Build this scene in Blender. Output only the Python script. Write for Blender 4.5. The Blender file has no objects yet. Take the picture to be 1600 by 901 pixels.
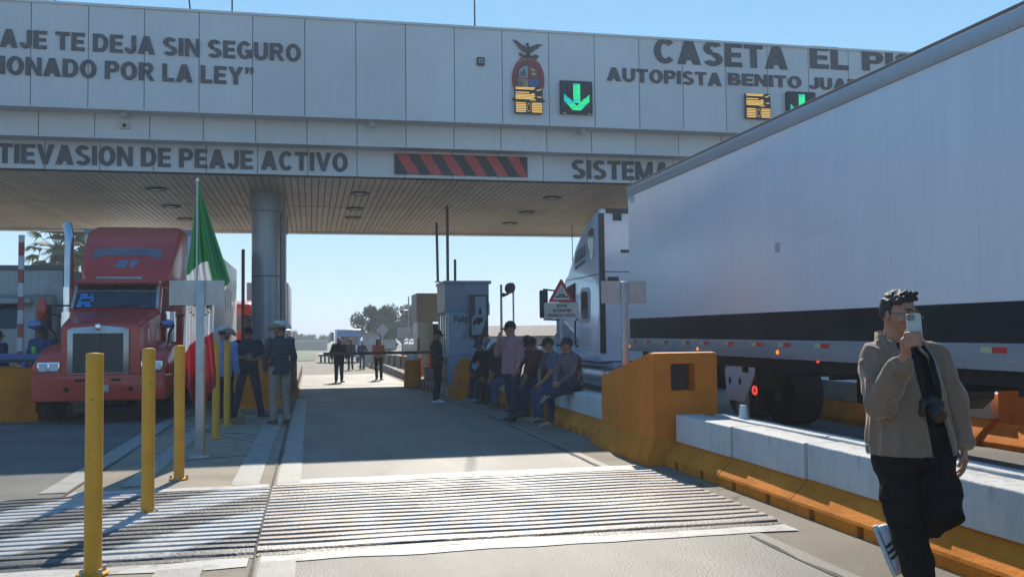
import bpy, bmesh, math, random
from math import sin, cos, pi, radians as R, sqrt
from mathutils import Vector, Matrix, noise

random.seed(7)
SC = bpy.context.scene
COL = SC.collection

# ------------------------------------------------------------------ camera
FPX = 1450.0                                   # focal length in photo pixels (photo 1600 wide)
YAW, PITCH, ROLL = math.atan(315 / FPX), math.atan(67 / FPX), 0.011
fw = Vector((sin(YAW) * cos(PITCH), cos(YAW) * cos(PITCH), sin(PITCH)))
r0 = Vector((cos(YAW), -sin(YAW), 0))
u0 = r0.cross(fw)
rt = cos(ROLL) * r0 - sin(ROLL) * u0
up = sin(ROLL) * r0 + cos(ROLL) * u0
cam = bpy.data.cameras.new('camera')
cam.sensor_width = 36
cam.lens = 36 * FPX / 1600
cam.clip_end = 3000
camo = bpy.data.objects.new('photo_camera', cam)
camo.matrix_world = Matrix((
    (rt.x, up.x, -fw.x, 0), (rt.y, up.y, -fw.y, 0), (rt.z, up.z, -fw.z, 1.55), (0, 0, 0, 1)))
COL.objects.link(camo)
SC.camera = camo

# ------------------------------------------------------------------ light
SUN_EL, SUN_AZ = R(38.0), R(10.5)              # azimuth from +Y towards +X
w = bpy.data.worlds.new('World')
SC.world = w
w.use_nodes = True
nt = w.node_tree
bg = nt.nodes['Background']
sky = nt.nodes.new('ShaderNodeTexSky')
sky.sky_type = 'NISHITA'
sky.sun_disc = False
sky.sun_elevation = SUN_EL
sky.sun_rotation = SUN_AZ
sky.air_density = 0.5
sky.dust_density = 0.0
sky.ozone_density = 3.0
sky.altitude = 300
# a phone's sky: the bright horizon is compressed, the blue kept
def vm(op, a, b):
    q = nt.nodes.new('ShaderNodeVectorMath')
    q.operation = op
    for i, v in enumerate((a, b)):
        if hasattr(v, 'is_linked'):
            nt.links.new(v, q.inputs[i])
        else:
            q.inputs[i].default_value = (v, v, v)
    return q.outputs[0]
sk = sky.outputs[0]
cmp_ = vm('MULTIPLY', vm('DIVIDE', sk, vm('ADD', vm('MULTIPLY', sk, .62), 1.)), 3.)
hs = nt.nodes.new('ShaderNodeHueSaturation')
hs.inputs['Saturation'].default_value = 1.42
nt.links.new(cmp_, hs.inputs['Color'])
tint = nt.nodes.new('ShaderNodeVectorMath')
tint.operation = 'MULTIPLY'
nt.links.new(hs.outputs[0], tint.inputs[0])
tint.inputs[1].default_value = (.77, .94, 1.04)
nt.links.new(tint.outputs[0], bg.inputs[0])
bg.inputs[1].default_value = 0.127
sun = bpy.data.lights.new('sun', 'SUN')
sun.energy = 2.9
sun.angle = R(0.5)
sun.color = (1.0, 0.92, 0.79)
suno = bpy.data.objects.new('sun', sun)
sd = Vector((sin(SUN_AZ) * cos(SUN_EL), cos(SUN_AZ) * cos(SUN_EL), sin(SUN_EL)))
suno.rotation_euler = sd.to_track_quat('Z', 'Y').to_euler()
COL.objects.link(suno)
vs = SC.view_settings
vs.view_transform = 'Standard'
vs.look = 'None'
vs.gamma = 1
vs.use_curve_mapping = False
vs.exposure = 1.0

# ------------------------------------------------------------------ helpers
def zg(y):
    pts = [(-30, 0), (17, 0), (20, -.05), (30, -.27), (38, -.32), (60, -.55), (100, -1.05), (400, -3), (1500, -6)]
    if y <= pts[0][0]:
        return 0.0
    for (a, za), (b, zb) in zip(pts, pts[1:]):
        if y <= b:
            return za + (zb - za) * (y - a) / (b - a)
    return pts[-1][1]


class MB:
    """collects shapes into one mesh"""
    def __init__(s):
        s.v = []
        s.f = []
        s.m = []
        s.cur = 0

    def mi(s, i):
        s.cur = i
        return s

    def add(s, vs_, fs_):
        o = len(s.v)
        s.v += [tuple(p) for p in vs_]
        for f in fs_:
            s.f.append([i + o for i in f])
            s.m.append(s.cur)
        return s

    def box(s, x0, x1, y0, y1, z0, z1):
        return s.hexa([(x0, y0), (x1, y0), (x1, y1), (x0, y1)], z0, [(x0, y0), (x1, y0), (x1, y1), (x0, y1)], z1)

    def hexa(s, b, zb, t, zt):
        vs_ = [(p[0], p[1], zb if len(p) < 3 else p[2]) for p in b] + [(p[0], p[1], zt if len(p) < 3 else p[2]) for p in t]
        return s.add(vs_, [(3, 2, 1, 0), (4, 5, 6, 7), (0, 1, 5, 4), (1, 2, 6, 5), (2, 3, 7, 6), (3, 0, 4, 7)])

    def prism(s, poly, axis, a0, a1):
        """poly in the plane across axis: 'x' -> (y,z), 'y' -> (x,z), 'z' -> (x,y)"""
        def P(p, a):
            return {'x': (a, p[0], p[1]), 'y': (p[0], a, p[1]), 'z': (p[0], p[1], a)}[axis]
        n = len(poly)
        vs_ = [P(p, a0) for p in poly] + [P(p, a1) for p in poly]
        fs_ = [list(range(n))[::-1], list(range(n, 2 * n))] + [(i, (i + 1) % n, n + (i + 1) % n, n + i) for i in range(n)]
        return s.add(vs_, fs_)

    def loft(s, rings, cap=True):
        n = len(rings[0])
        vs_ = [p for r in rings for p in r]
        fs_ = []
        for k in range(len(rings) - 1):
            for i in range(n):
                j = (i + 1) % n
                fs_.append((k * n + i, k * n + j, (k + 1) * n + j, (k + 1) * n + i))
        if cap:
            fs_.append(list(range(n))[::-1])
            fs_.append([(len(rings) - 1) * n + i for i in range(n)])
        return s.add(vs_, fs_)

    def tube(s, pts, r, n=10, cap=True):
        pts = [Vector(p) for p in pts]
        rr = r if isinstance(r, (list, tuple)) else [r] * len(pts)
        rings = []
        a = None
        for i, p in enumerate(pts):
            d = (pts[min(i + 1, len(pts) - 1)] - pts[max(i - 1, 0)]).normalized()
            if a is None:
                a = d.orthogonal().normalized()
            a = (a - a.dot(d) * d).normalized()
            b = d.cross(a)
            rings.append([p + rr[i] * (cos(2 * pi * k / n) * a + sin(2 * pi * k / n) * b) for k in range(n)])
        return s.loft(rings, cap)

    def cyl(s, p0, p1, r0_, r1_=None, n=16):
        return s.tube([p0, p1], [r0_, r0_ if r1_ is None else r1_], n)

    def ell(s, c, rx, ry, rz, nu=14, nv=9, fn=None, rot=None):
        c = Vector(c)
        vs_, fs_ = [], []
        def T(p):
            p = Vector(p)
            if fn:
                p = Vector(fn(p))
            p = Vector((p.x * rx, p.y * ry, p.z * rz))
            if rot:
                p = rot @ p
            return c + p
        vs_.append(T((0, 0, -1)))
        for j in range(1, nv):
            t = -pi / 2 + pi * j / nv
            for i in range(nu):
                a = 2 * pi * i / nu
                vs_.append(T((cos(t) * cos(a), cos(t) * sin(a), sin(t))))
        vs_.append(T((0, 0, 1)))
        L = len(vs_) - 1
        for i in range(nu):
            fs_.append((0, 1 + (i + 1) % nu, 1 + i))
            fs_.append((L, 1 + (nv - 2) * nu + i, 1 + (nv - 2) * nu + (i + 1) % nu))
        for j in range(nv - 2):
            for i in range(nu):
                a, b = 1 + j * nu + i, 1 + j * nu + (i + 1) % nu
                fs_.append((a, b, b + nu, a + nu))
        return s.add(vs_, fs_)

    def cap(s, p0, p1, ra, rb, n=10):
        """capsule with hemispherical ends"""
        p0, p1 = Vector(p0), Vector(p1)
        d = (p1 - p0)
        if d.length < 1e-5:
            return s.ell(p0, ra, ra, ra)
        d.normalize()
        pts, rr = [], []
        for k in range(4):
            t = pi / 2 * k / 4
            pts.append(p0 - d * ra * cos(t))
            rr.append(max(ra * sin(t), 1e-4))
        pts += [p0, p1]
        rr += [ra, rb]
        for k in range(3, -1, -1):
            t = pi / 2 * k / 4
            pts.append(p1 + d * rb * cos(t))
            rr.append(max(rb * sin(t), 1e-4))
        return s.tube(pts, rr, n)

    def lathe(s, prof, c=(0, 0, 0), n=20):
        rings = [[(c[0] + r * cos(2 * pi * k / n), c[1] + r * sin(2 * pi * k / n), c[2] + z) for k in range(n)] for r, z in prof]
        return s.loft(rings, True)

    def xf(s, M):
        s.v = [tuple(M @ Vector(p)) for p in s.v]
        return s

    def mesh(s, name, mats, bevel=0, seg=2, smooth=None, recalc=True):
        me = bpy.data.meshes.new(name)
        me.from_pydata(s.v, [], s.f)
        mats = mats if isinstance(mats, (list, tuple)) else [mats]
        for m in mats:
            me.materials.append(m)
        for p, i in zip(me.polygons, s.m):
            p.material_index = i
        bm = bmesh.new()
        bm.from_mesh(me)
        if recalc:
            bmesh.ops.recalc_face_normals(bm, faces=bm.faces)
        if bevel:
            es = [e for e in bm.edges if len(e.link_faces) == 2 and e.calc_face_angle(0) > 0.5]
            bmesh.ops.bevel(bm, geom=es, offset=bevel, segments=seg, affect='EDGES', profile=0.5, clamp_overlap=True)
        if smooth is None:
            smooth = bool(bevel)
        if smooth:
            for f in bm.faces:
                f.smooth = True
            ang = smooth if isinstance(smooth, float) else 0.6
            for e in bm.edges:
                if len(e.link_faces) == 2 and e.calc_face_angle(0) > ang:
                    e.smooth = False
        bm.to_mesh(me)
        bm.free()
        return me


def link(name, me, parent=None, world=True):
    o = bpy.data.objects.new(name, me)
    COL.objects.link(o)
    if parent is not None:
        o.parent = parent
        if world:
            o.matrix_parent_inverse = root_mat(parent).inverted()
    return o


def root_mat(p):
    """world matrix of a root or part from its own channels (no depsgraph needed)"""
    m = p.matrix_basis.copy()
    if p.parent is not None:
        m = root_mat(p.parent) @ p.matrix_parent_inverse @ m
    return m


def tag(o, label=None, cat=None, group=None, kind=None):
    if label: o['label'] = label
    if cat: o['category'] = cat
    if group: o['group'] = group
    if kind: o['kind'] = kind
    return o


def T(name, label, cat, loc=(0, 0, 0), rz=0, group=None):
    o = bpy.data.objects.new(name, None)
    o.empty_display_size = .1
    COL.objects.link(o)
    o.location = loc
    o.rotation_euler = (0, 0, rz)
    return tag(o, label, cat, group)


def P(name, mb, mats, parent, bevel=0, smooth=None, world=True, seg=2):
    return link(name, mb.mesh(name, mats, bevel, seg, smooth), parent, world)


def S(name, mb, mats, kind='structure', bevel=0, smooth=None):
    return tag(link(name, mb.mesh(name, mats, bevel, 2, smooth)), kind=kind)


def children(o):
    return [c for c in bpy.data.objects if c.parent == o]


def copy_tree(o, parent=None):
    c = o.copy()
    COL.objects.link(c)
    if parent is not None:
        inv = o.matrix_parent_inverse.copy()
        c.parent = parent
        c.matrix_parent_inverse = inv
    for ch in children(o):
        if ch is not c:
            copy_tree(ch, c)
    return c


def text_mesh(body, x0, x1, z0, z1, y, bold=.02, depth=.012, mat=None, face=-1, ref=None):
    """lettering standing in the XZ plane, fitted to the box x0..x1, z0..z1; ref: capital-height glyph box from the string itself"""
    cu = bpy.data.curves.new('lettering', 'FONT')
    cu.body = body
    cu.offset = bold
    cu.extrude = .02
    cu.resolution_u = 3
    ob = bpy.data.objects.new('lettering', cu)
    me = bpy.data.meshes.new_from_object(ob)
    bpy.data.objects.remove(ob)
    xs = [v.co.x for v in me.vertices]
    ys = [v.co.y for v in me.vertices]
    ax, bx, ay, by = min(xs), max(xs), min(ys), max(ys)
    for v in me.vertices:
        X = x0 + (v.co.x - ax) / (bx - ax) * (x1 - x0)
        Z = z0 + (v.co.y - ay) / (by - ay) * (z1 - z0)
        d = (v.co.z / .02 + 1) / 2 * depth
        v.co = (X, y - d, Z)
    me.materials.clear()
    me.materials.append(mat)
    return me


# heavy sans capitals for the fascia lettering, drawn stroke by stroke
def _arc(cx, cz, rx, rz, tx, tz, a0, a1, n=18):
    o, i = [], []
    for k in range(n + 1):
        a = R(a0 + (a1 - a0) * k / n)
        o.append((cx + rx * cos(a), cz + rz * sin(a)))
        i.append((cx + (rx - tx) * cos(a), cz + (rz - tz) * sin(a)))
    return [[o[k], o[k + 1], i[k + 1], i[k]] for k in range(n)]


def _rc(x0, x1, z0, z1): return [[(x0, z0), (x1, z0), (x1, z1), (x0, z1)]]
_V, _H = .255, .20
def _bowl(x0, z0, z1, w_):
    h = z1 - z0
    r_ = h / 2
    return _rc(x0, w_ - r_ * .8, z1 - _H * .95, z1) + _rc(x0, w_ - r_ * .8, z0, z0 + _H * .95) + _arc(w_ - r_ * .8, z0 + r_, r_ * .8, r_, _V * .95, _H * .95, -90, 90)
GLYPH = {
    'A': (.90, [[(0, 0), (.30, 0), (.59, 1), (.30, 1)], [(.90, 0), (.60, 0), (.31, 1), (.60, 1)]] + _rc(.2, .7, .18, .36)),
    'B': (.78, _rc(0, _V, 0, 1) + _bowl(.2, .46, 1, .72) + _bowl(.2, 0, .555, .78)),
    'C': (.80, _arc(.42, .5, .42, .52, _V, _H, 42, 318, 26)),
    'D': (.80, _rc(0, _V, 0, 1) + _bowl(.2, 0, 1, .80)),
    'E': (.68, _rc(0, _V, 0, 1) + _rc(.2, .68, .81, 1) + _rc(.2, .63, .41, .59) + _rc(.2, .68, 0, .19)),
    'G': (.84, _arc(.42, .5, .42, .52, _V, _H, 42, 330, 26) + _rc(.44, .83, .36, .54) + _rc(.62, .83, .06, .4)),
    'I': (_V, _rc(0, _V, 0, 1)),
    'J': (.62, _rc(.62 - _V, .62, .3, 1) + _arc(.31, .3, .31, .32, _V, _H, 180, 360)),
    'L': (.64, _rc(0, _V, 0, 1) + _rc(.2, .64, 0, .2)),
    'M': (1.0, _rc(0, .22, 0, 1) + _rc(.78, 1.0, 0, 1) + [[(.0, 1), (.26, 1), (.60, 0), (.40, 0)], [(1.0, 1), (.74, 1), (.40, 0), (.60, 0)]]),
    'N': (.80, _rc(0, .22, 0, 1) + _rc(.58, .80, 0, 1) + [[(0, 1), (.24, 1), (.80, 0), (.56, 0)]]),
    'O': (.86, _arc(.43, .5, .43, .52, _V, _H, 0, 360, 32)),
    'P': (.74, _rc(0, _V, 0, 1) + _bowl(.2, .38, 1, .74)),
    'R': (.82, _rc(0, _V, 0, 1) + _bowl(.2, .42, 1, .76) + [[(.32, .46), (.55, .46), (.84, 0), (.57, 0)]]),
    'S': (.76, _arc(.38, .73, .36, .285, _V, _H * .95, 25, 262, 22) + _arc(.38, .27, .38, .285, _V, _H * .95, -155, 92, 22)),
    'T': (.74, _rc(.37 - _V / 2, .37 + _V / 2, 0, .9) + _rc(0, .74, .81, 1)),
    'U': (.80, _rc(0, _V, .38, 1) + _rc(.8 - _V, .8, .38, 1) + _arc(.4, .38, .4, .40, _V, _H, 180, 360)),
    'V': (.86, [[(0, 1), (.25, 1), (.55, 0), (.31, 0)], [(.86, 1), (.61, 1), (.31, 0), (.55, 0)]]),
    'Y': (.84, [[(0, 1), (.27, 1), (.54, .42), (.30, .42)], [(.84, 1), (.57, 1), (.30, .42), (.54, .42)]] + _rc(.42 - _V / 2, .42 + _V / 2, 0, .46)),
    'Z': (.72, _rc(0, .72, .81, 1) + _rc(0, .72, 0, .19) + [[(0, .19), (.27, .19), (.72, .81), (.45, .81)]]),
    '\u201d': (.50, [[(.02, 1), (.22, 1), (.22, .8), (.10, .62), (.02, .66), (.10, .8), (.02, .8)], [(.28, 1), (.48, 1), (.48, .8), (.36, .62), (.28, .66), (.36, .8), (.28, .8)]]),
}


def caps_mesh(body, x0, x1, z0, z1, y, depth, mat, gap=.085, space=.34):
    adv, items = 0., []
    for ch in body:
        if ch == ' ':
            adv += space
            continue
        w_, polys = GLYPH[ch]
        items.append((adv, polys))
        adv += w_ + gap
    sx = (x1 - x0) / (adv - gap)
    mb = MB()
    k = 0
    for a, polys in items:
        for pl_ in polys:
            k = (k + 1) % 24
            e = .00025 * k
            mb.prism([(x0 + (a + px_) * sx, z0 + pz_ * (z1 - z0)) for px_, pz_ in pl_], 'y', y - depth - e, y)
    return mb.mesh('lettering', mat)


# ------------------------------------------------------------------ materials
def M(name, rgb, rough=.6, metal=0., var=.12, scale=3., bump=0., bscale=60., spec=.5, tint=None, stretch=None,
      streak=0., fine=0., coat=0., emit=None, estr=0., island=0., alpha=1.):
    m = bpy.data.materials.new(name)
    m.use_nodes = True
    n, l = m.node_tree.nodes, m.node_tree.links
    b = n['Principled BSDF']
    b.inputs['Roughness'].default_value = rough
    b.inputs['Metallic'].default_value = metal
    b.inputs['Specular IOR Level'].default_value = spec
    b.inputs['Coat Weight'].default_value = coat
    if emit:
        b.inputs['Emission Color'].default_value = (*emit, 1)
        b.inputs['Emission Strength'].default_value = estr
    tc = n.new('ShaderNodeTexCoord')
    mp = n.new('ShaderNodeMapping')
    l.new(tc.outputs['Object'], mp.inputs[0])
    if stretch:
        mp.inputs['Scale'].default_value = stretch
    tx = n.new('ShaderNodeTexNoise')
    tx.inputs['Scale'].default_value = scale
    tx.inputs['Detail'].default_value = 6
    tx.inputs['Roughness'].default_value = .65
    l.new(mp.outputs[0], tx.inputs['Vector'])
    mx = n.new('ShaderNodeMix')
    mx.data_type = 'RGBA'
    a = [max(0, c * (1 - var * 1.6)) for c in rgb]
    c2 = [min(1, c * (1 + var)) for c in rgb] if tint is None else list(tint)
    mx.inputs['A'].default_value = (*a, 1)
    mx.inputs['B'].default_value = (*c2, 1)
    mr = n.new('ShaderNodeMapRange')
    mr.inputs['From Min'].default_value = .3
    mr.inputs['From Max'].default_value = .7
    l.new(tx.outputs['Fac'], mr.inputs['Value'])
    l.new(mr.outputs[0], mx.inputs['Factor'])
    out = mx.outputs['Result']

    def mult(sock, fac):
        q = n.new('ShaderNodeMix')
        q.data_type = 'RGBA'
        q.blend_type = 'MULTIPLY'
        q.inputs['Factor'].default_value = 1
        l.new(sock, q.inputs['A'])
        l.new(fac, q.inputs['B'])
        return q.outputs['Result']
    if streak:
        mp2 = n.new('ShaderNodeMapping')
        mp2.inputs['Scale'].default_value = (7, 7, .35)
        l.new(tc.outputs['Object'], mp2.inputs[0])
        t2 = n.new('ShaderNodeTexNoise')
        t2.inputs['Scale'].default_value = 1.6
        t2.inputs['Detail'].default_value = 5
        l.new(mp2.outputs[0], t2.inputs['Vector'])
        r2 = n.new('ShaderNodeMapRange')
        r2.inputs['From Min'].default_value = .35
        r2.inputs['From Max'].default_value = .75
        r2.inputs['To Min'].default_value = 1
        r2.inputs['To Max'].default_value = 1 - streak
        l.new(t2.outputs['Fac'], r2.inputs['Value'])
        out = mult(out, r2.outputs[0])
    if fine:
        t3 = n.new('ShaderNodeTexNoise')
        t3.inputs['Scale'].default_value = 90
        t3.inputs['Detail'].default_value = 3
        l.new(tc.outputs['Object'], t3.inputs['Vector'])
        r3 = n.new('ShaderNodeMapRange')
        r3.inputs['From Min'].default_value = .3
        r3.inputs['From Max'].default_value = .7
        r3.inputs['To Min'].default_value = 1 - fine
        r3.inputs['To Max'].default_value = 1 + fine * .6
        l.new(t3.outputs['Fac'], r3.inputs['Value'])
        out = mult(out, r3.outputs[0])
    if island:
        g = n.new('ShaderNodeNewGeometry')
        r4 = n.new('ShaderNodeMapRange')
        r4.inputs['To Min'].default_value = 1 - island
        r4.inputs['To Max'].default_value = 1 + island * .5
        l.new(g.outputs['Random Per Island'], r4.inputs['Value'])
        out = mult(out, r4.outputs[0])
    l.new(out, b.inputs['Base Color'])
    # gloss follows the dirt a little
    rr = n.new('ShaderNodeMapRange')
    rr.inputs['To Min'].default_value = min(1, rough * 1.12)
    rr.inputs['To Max'].default_value = rough * .88
    l.new(tx.outputs['Fac'], rr.inputs['Value'])
    l.new(rr.outputs[0], b.inputs['Roughness'])
    if bump:
        t4 = n.new('ShaderNodeTexNoise')
        t4.inputs['Scale'].default_value = bscale
        t4.inputs['Detail'].default_value = 4
        l.new(mp.outputs[0], t4.inputs['Vector'])
        bp = n.new('ShaderNodeBump')
        bp.inputs['Strength'].default_value = bump
        bp.inputs['Distance'].default_value = .02
        l.new(t4.outputs['Fac'], bp.inputs['Height'])
        l.new(bp.outputs[0], b.inputs['Normal'])
    m['out_hint'] = name
    return m


def nodes(m):
    return m.node_tree.nodes, m.node_tree.links


def base_chain(m):
    """socket that feeds Base Color now"""
    n, l = nodes(m)
    b = n['Principled BSDF']
    return b.inputs['Base Color'].links[0].from_socket, b


def over(m, fac_builder, rgb, rgb_var=None):
    """lay a second colour over the base where fac_builder's socket is 1"""
    n, l = nodes(m)
    src, b = base_chain(m)
    fac = fac_builder(n, l)
    q = n.new('ShaderNodeMix')
    q.data_type = 'RGBA'
    l.new(fac, q.inputs['Factor'])
    l.new(src, q.inputs['A'])
    q.inputs['B'].default_value = (*rgb, 1)
    l.new(q.outputs['Result'], b.inputs['Base Color'])
    return m


def noise_mask(scale, lo, hi, stretch=(1, 1, 1), detail=6, off=(0, 0, 0)):
    def f(n, l):
        tc = n.new('ShaderNodeTexCoord')
        mp = n.new('ShaderNodeMapping')
        mp.inputs['Scale'].default_value = stretch
        mp.inputs['Location'].default_value = off
        l.new(tc.outputs['Object'], mp.inputs[0])
        t = n.new('ShaderNodeTexNoise')
        t.inputs['Scale'].default_value = scale
        t.inputs['Detail'].default_value = detail
        t.inputs['Roughness'].default_value = .7
        l.new(mp.outputs[0], t.inputs['Vector'])
        r = n.new('ShaderNodeMapRange')
        r.inputs['From Min'].default_value = lo
        r.inputs['From Max'].default_value = hi
        l.new(t.outputs['Fac'], r.inputs['Value'])
        return r.outputs[0]
    return f


def crack_mask(scale, width, warp=.25):
    def f(n, l):
        tc = n.new('ShaderNodeTexCoord')
        t = n.new('ShaderNodeTexNoise')
        t.inputs['Scale'].default_value = 2.5
        t.inputs['Detail'].default_value = 6
        l.new(tc.outputs['Object'], t.inputs['Vector'])
        a = n.new('ShaderNodeVectorMath')
        a.operation = 'SCALE'
        a.inputs['Scale'].default_value = warp
        l.new(t.outputs['Color'], a.inputs[0])
        b = n.new('ShaderNodeVectorMath')
        l.new(tc.outputs['Object'], b.inputs[0])
        l.new(a.outputs[0], b.inputs[1])
        v = n.new('ShaderNodeTexVoronoi')
        v.feature = 'DISTANCE_TO_EDGE'
        v.inputs['Scale'].default_value = scale
        l.new(b.outputs[0], v.inputs['Vector'])
        r = n.new('ShaderNodeMapRange')
        r.inputs['From Min'].default_value = width
        r.inputs['From Max'].default_value = width * .3
        l.new(v.outputs['Distance'], r.inputs['Value'])
        return r.outputs[0]
    return f


def band_mask(dx, dy, dz, period, duty, soft=.02, warp=0.):
    """stripes across the direction (dx,dy,dz), on Object coordinates"""
    def f(n, l):
        tc = n.new('ShaderNodeTexCoord')
        d = n.new('ShaderNodeVectorMath')
        d.operation = 'DOT_PRODUCT'
        d.inputs[1].default_value = (dx, dy, dz)
        l.new(tc.outputs['Object'], d.inputs[0])
        src = d.outputs['Value']
        if warp:
            t = n.new('ShaderNodeTexNoise')
            t.inputs['Scale'].default_value = 3
            t.inputs['Detail'].default_value = 5
            l.new(tc.outputs['Object'], t.inputs['Vector'])
            ma = n.new('ShaderNodeMath')
            ma.operation = 'MULTIPLY_ADD'
            ma.inputs[1].default_value = warp
            l.new(t.outputs['Fac'], ma.inputs[0])
            l.new(src, ma.inputs[2])
            src = ma.outputs[0]
        m1 = n.new('ShaderNodeMath')
        m1.operation = 'DIVIDE'
        m1.inputs[1].default_value = period
        l.new(src, m1.inputs[0])
        m2 = n.new('ShaderNodeMath')
        m2.operation = 'FRACT'
        l.new(m1.outputs[0], m2.inputs[0])
        m3 = n.new('ShaderNodeMath')
        m3.operation = 'SUBTRACT'
        m3.inputs[1].default_value = .5
        l.new(m2.outputs[0], m3.inputs[0])
        m4 = n.new('ShaderNodeMath')
        m4.operation = 'ABSOLUTE'
        l.new(m3.outputs[0], m4.inputs[0])
        r = n.new('ShaderNodeMapRange')
        r.inputs['From Min'].default_value = duty / 2 + soft
        r.inputs['From Max'].default_value = duty / 2 - soft
        l.new(m4.outputs[0], r.inputs['Value'])
        return r.outputs[0]
    return f


def mul_mask(a, b):
    def f(n, l):
        q = n.new('ShaderNodeMath')
        q.operation = 'MULTIPLY'
        l.new(a(n, l), q.inputs[0])
        l.new(b(n, l), q.inputs[1])
        return q.outputs[0]
    return f


concrete = M('concrete', (.195, .16, .11), .8, var=.16, scale=.7, bump=.25, bscale=45, fine=.16)
over(concrete, noise_mask(.5, .55, .75, (1, .25, 1)), (.17, .155, .135))
over(concrete, crack_mask(.33, .006), (.05, .048, .045))
lane_asphalt = M('lane_pavement', (.185, .165, .135), .62, var=.16, scale=.9, bump=.3, bscale=70, fine=.2, stretch=(1, .35, 1))
over(lane_asphalt, noise_mask(.8, .56, .74, (1.1, .12, 1)), (.12, .112, .1))
over(lane_asphalt, crack_mask(.21, .004), (.04, .04, .04))
dark_asphalt = M('dark_asphalt', (.13, .122, .11), .75, var=.18, scale=1.1, bump=.35, bscale=80, fine=.2)
island_conc = M('island_concrete', (.30, .24, .165), .82, var=.14, scale=1.2, bump=.25, bscale=50, fine=.14)
over(island_conc, crack_mask(.6, .006), (.09, .075, .06))
over(island_conc, noise_mask(.9, .56, .72), (.22, .185, .14))
road_white = M('worn_white_paint', (.36, .34, .30), .6, var=.1, scale=4, bump=.2, fine=.1)
over(road_white, noise_mask(4, .44, .62), (.235, .215, .18))
bright_white = M('bright_white_paint', (.5, .475, .43), .55, var=.08, scale=5, fine=.08)
over(bright_white, noise_mask(5, .46, .62), (.29, .26, .22))
earth = M('dry_earth', (.27, .24, .15), .95, var=.2, scale=.05, fine=.2)
crack_fill = M('crack_tar', (.075, .07, .06), .85, var=.3, scale=6, bump=.3)

panel_grey = M('grey_cladding', (.65, .635, .62), .42, var=.05, scale=.4, island=.07, streak=.045, spec=.5)
panel_dark = M('seam_backing', (.06, .06, .065), .7)
soffit_mat = M('soffit_slat', (.58, .49, .37), .5, var=.08, scale=.8, island=.12)
letter_grey = M('letter_grey', (.075, .075, .085), .55, var=.08)
black_plastic = M('black_plastic', (.02, .02, .022), .5)
black_matte = M('black_matte', (.012, .012, .014), .85)
orange = M('orange_paint', (.72, .20, .012), .6, spec=.3, var=.1, scale=2.2, bump=.12, bscale=30, fine=.06)
over(orange, noise_mask(5, .66, .72), (.32, .12, .03))
orange_worn = M('worn_orange_paint', (.68, .205, .014), .8, spec=.15, var=.16, scale=2.5, bump=.25, bscale=30, fine=.12)
over(orange_worn, noise_mask(7, .63, .72), (.25, .12, .05))
over(orange_worn, noise_mask(14, .68, .74), (.05, .04, .035))
white_conc = M('whitewashed_concrete', (.58, .565, .53), .75, var=.08, scale=2, bump=.3, bscale=35, fine=.08, streak=.1)
over(white_conc, mul_mask(noise_mask(.8, .52, .6, (1, 1, .3)), noise_mask(11, .5, .56, (1, 1.5, .5))), (.34, .335, .31))
over(white_conc, noise_mask(16, .63, .68, (1, 1, .6)), (.2, .195, .18))
over(white_conc, noise_mask(2.2, .6, .7, (1, 1.2, .6)), (.5, .49, .46))
yellow = M('yellow_paint', (.74, .34, .018), .45, var=.1, scale=3, bump=.08, bscale=20)
over(yellow, noise_mask(6, .64, .7), (.5, .24, .03))
over(yellow, mul_mask(noise_mask(24, .62, .68), noise_mask(3, .52, .6)), (.12, .06, .03))
over(orange, mul_mask(noise_mask(18, .6, .66, (1, 1, .3)), noise_mask(2, .54, .62)), (.2, .09, .03))
steel = M('galvanised_steel', (.45, .46, .46), .45, .6, var=.12, scale=6)
sign_back = M('sign_back_metal', (.5, .5, .48), .5, .3, var=.1, scale=5, streak=.1)
column_paint = M('column_metal', (.30, .32, .35), .32, .35, var=.05, scale=1.5)
chrome = M('chrome', (.75, .75, .75), .12, 1., var=.05)
alu = M('aluminium', (.27, .28, .30), .5, .2, var=.1, scale=2, stretch=(1, .3, 4))
white_paint = M('white_trailer_paint', (.74, .74, .77), .36, var=.035, scale=.45, streak=.05, spec=.45, bump=.03, bscale=1.3)
over(white_paint, mul_mask(noise_mask(2.6, .55, .72, (1, .35, 1.2)), noise_mask(.35, .5, .62, off=(2, 0, 0))), (.64, .64, .67))
over(white_paint, noise_mask(1.1, .62, .85, (1, .3, 1)), (.67, .67, .70))
over(white_paint, band_mask(0, 1, 0, 1.2263, .006, .0015), (.62, .62, .65))
cab_white = M('white_cab_paint', (.62, .66, .72), .16, var=.03, coat=.4)
red_paint = M('red_truck_paint', (.60, .036, .02), .3, var=.12, scale=1.5, coat=.3)
over(red_paint, noise_mask(4, .6, .75), (.2, .05, .045))
glass = M('dark_glass', (.02, .025, .03), .06, var=.1, spec=.8)
rubber = M('tyre_rubber', (.018, .018, .018), .85, bump=.3)
stripe_black = M('black_band', (.010, .011, .015), .55, spec=.25, var=.3, streak=.0, scale=3)
red_tape = M('red_reflector', (.55, .03, .025), .4)
cream_tape = M('cream_reflector', (.5, .48, .28), .4)
amber_lamp = M('amber_lamp', (.8, .25, .02), .3, emit=(1, .3, .02), estr=.5)
red_lamp = M('red_lamp', (.7, .03, .02), .3, emit=(1, .06, .04), estr=.45)
blue_paint = M('blue_paint', (.06, .12, .28), .45)
booth_blue = M('booth_blue_grey', (.25, .32, .46), .45, var=.07, scale=1.2, streak=.12)
booth_light = M('booth_pale_metal', (.55, .57, .55), .5, var=.12, scale=2, streak=.2)
booth_brown = M('booth_brown', (.38, .33, .28), .6, var=.07, scale=1.5)
# ------------------------------------------------------------------ ground, road, paint
YB = [-30, -8, 0, 5, 10, 17, 18.5, 20, 23, 26, 30, 34, 38, 48, 60, 80, 100, 140, 200, 300, 400]


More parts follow.
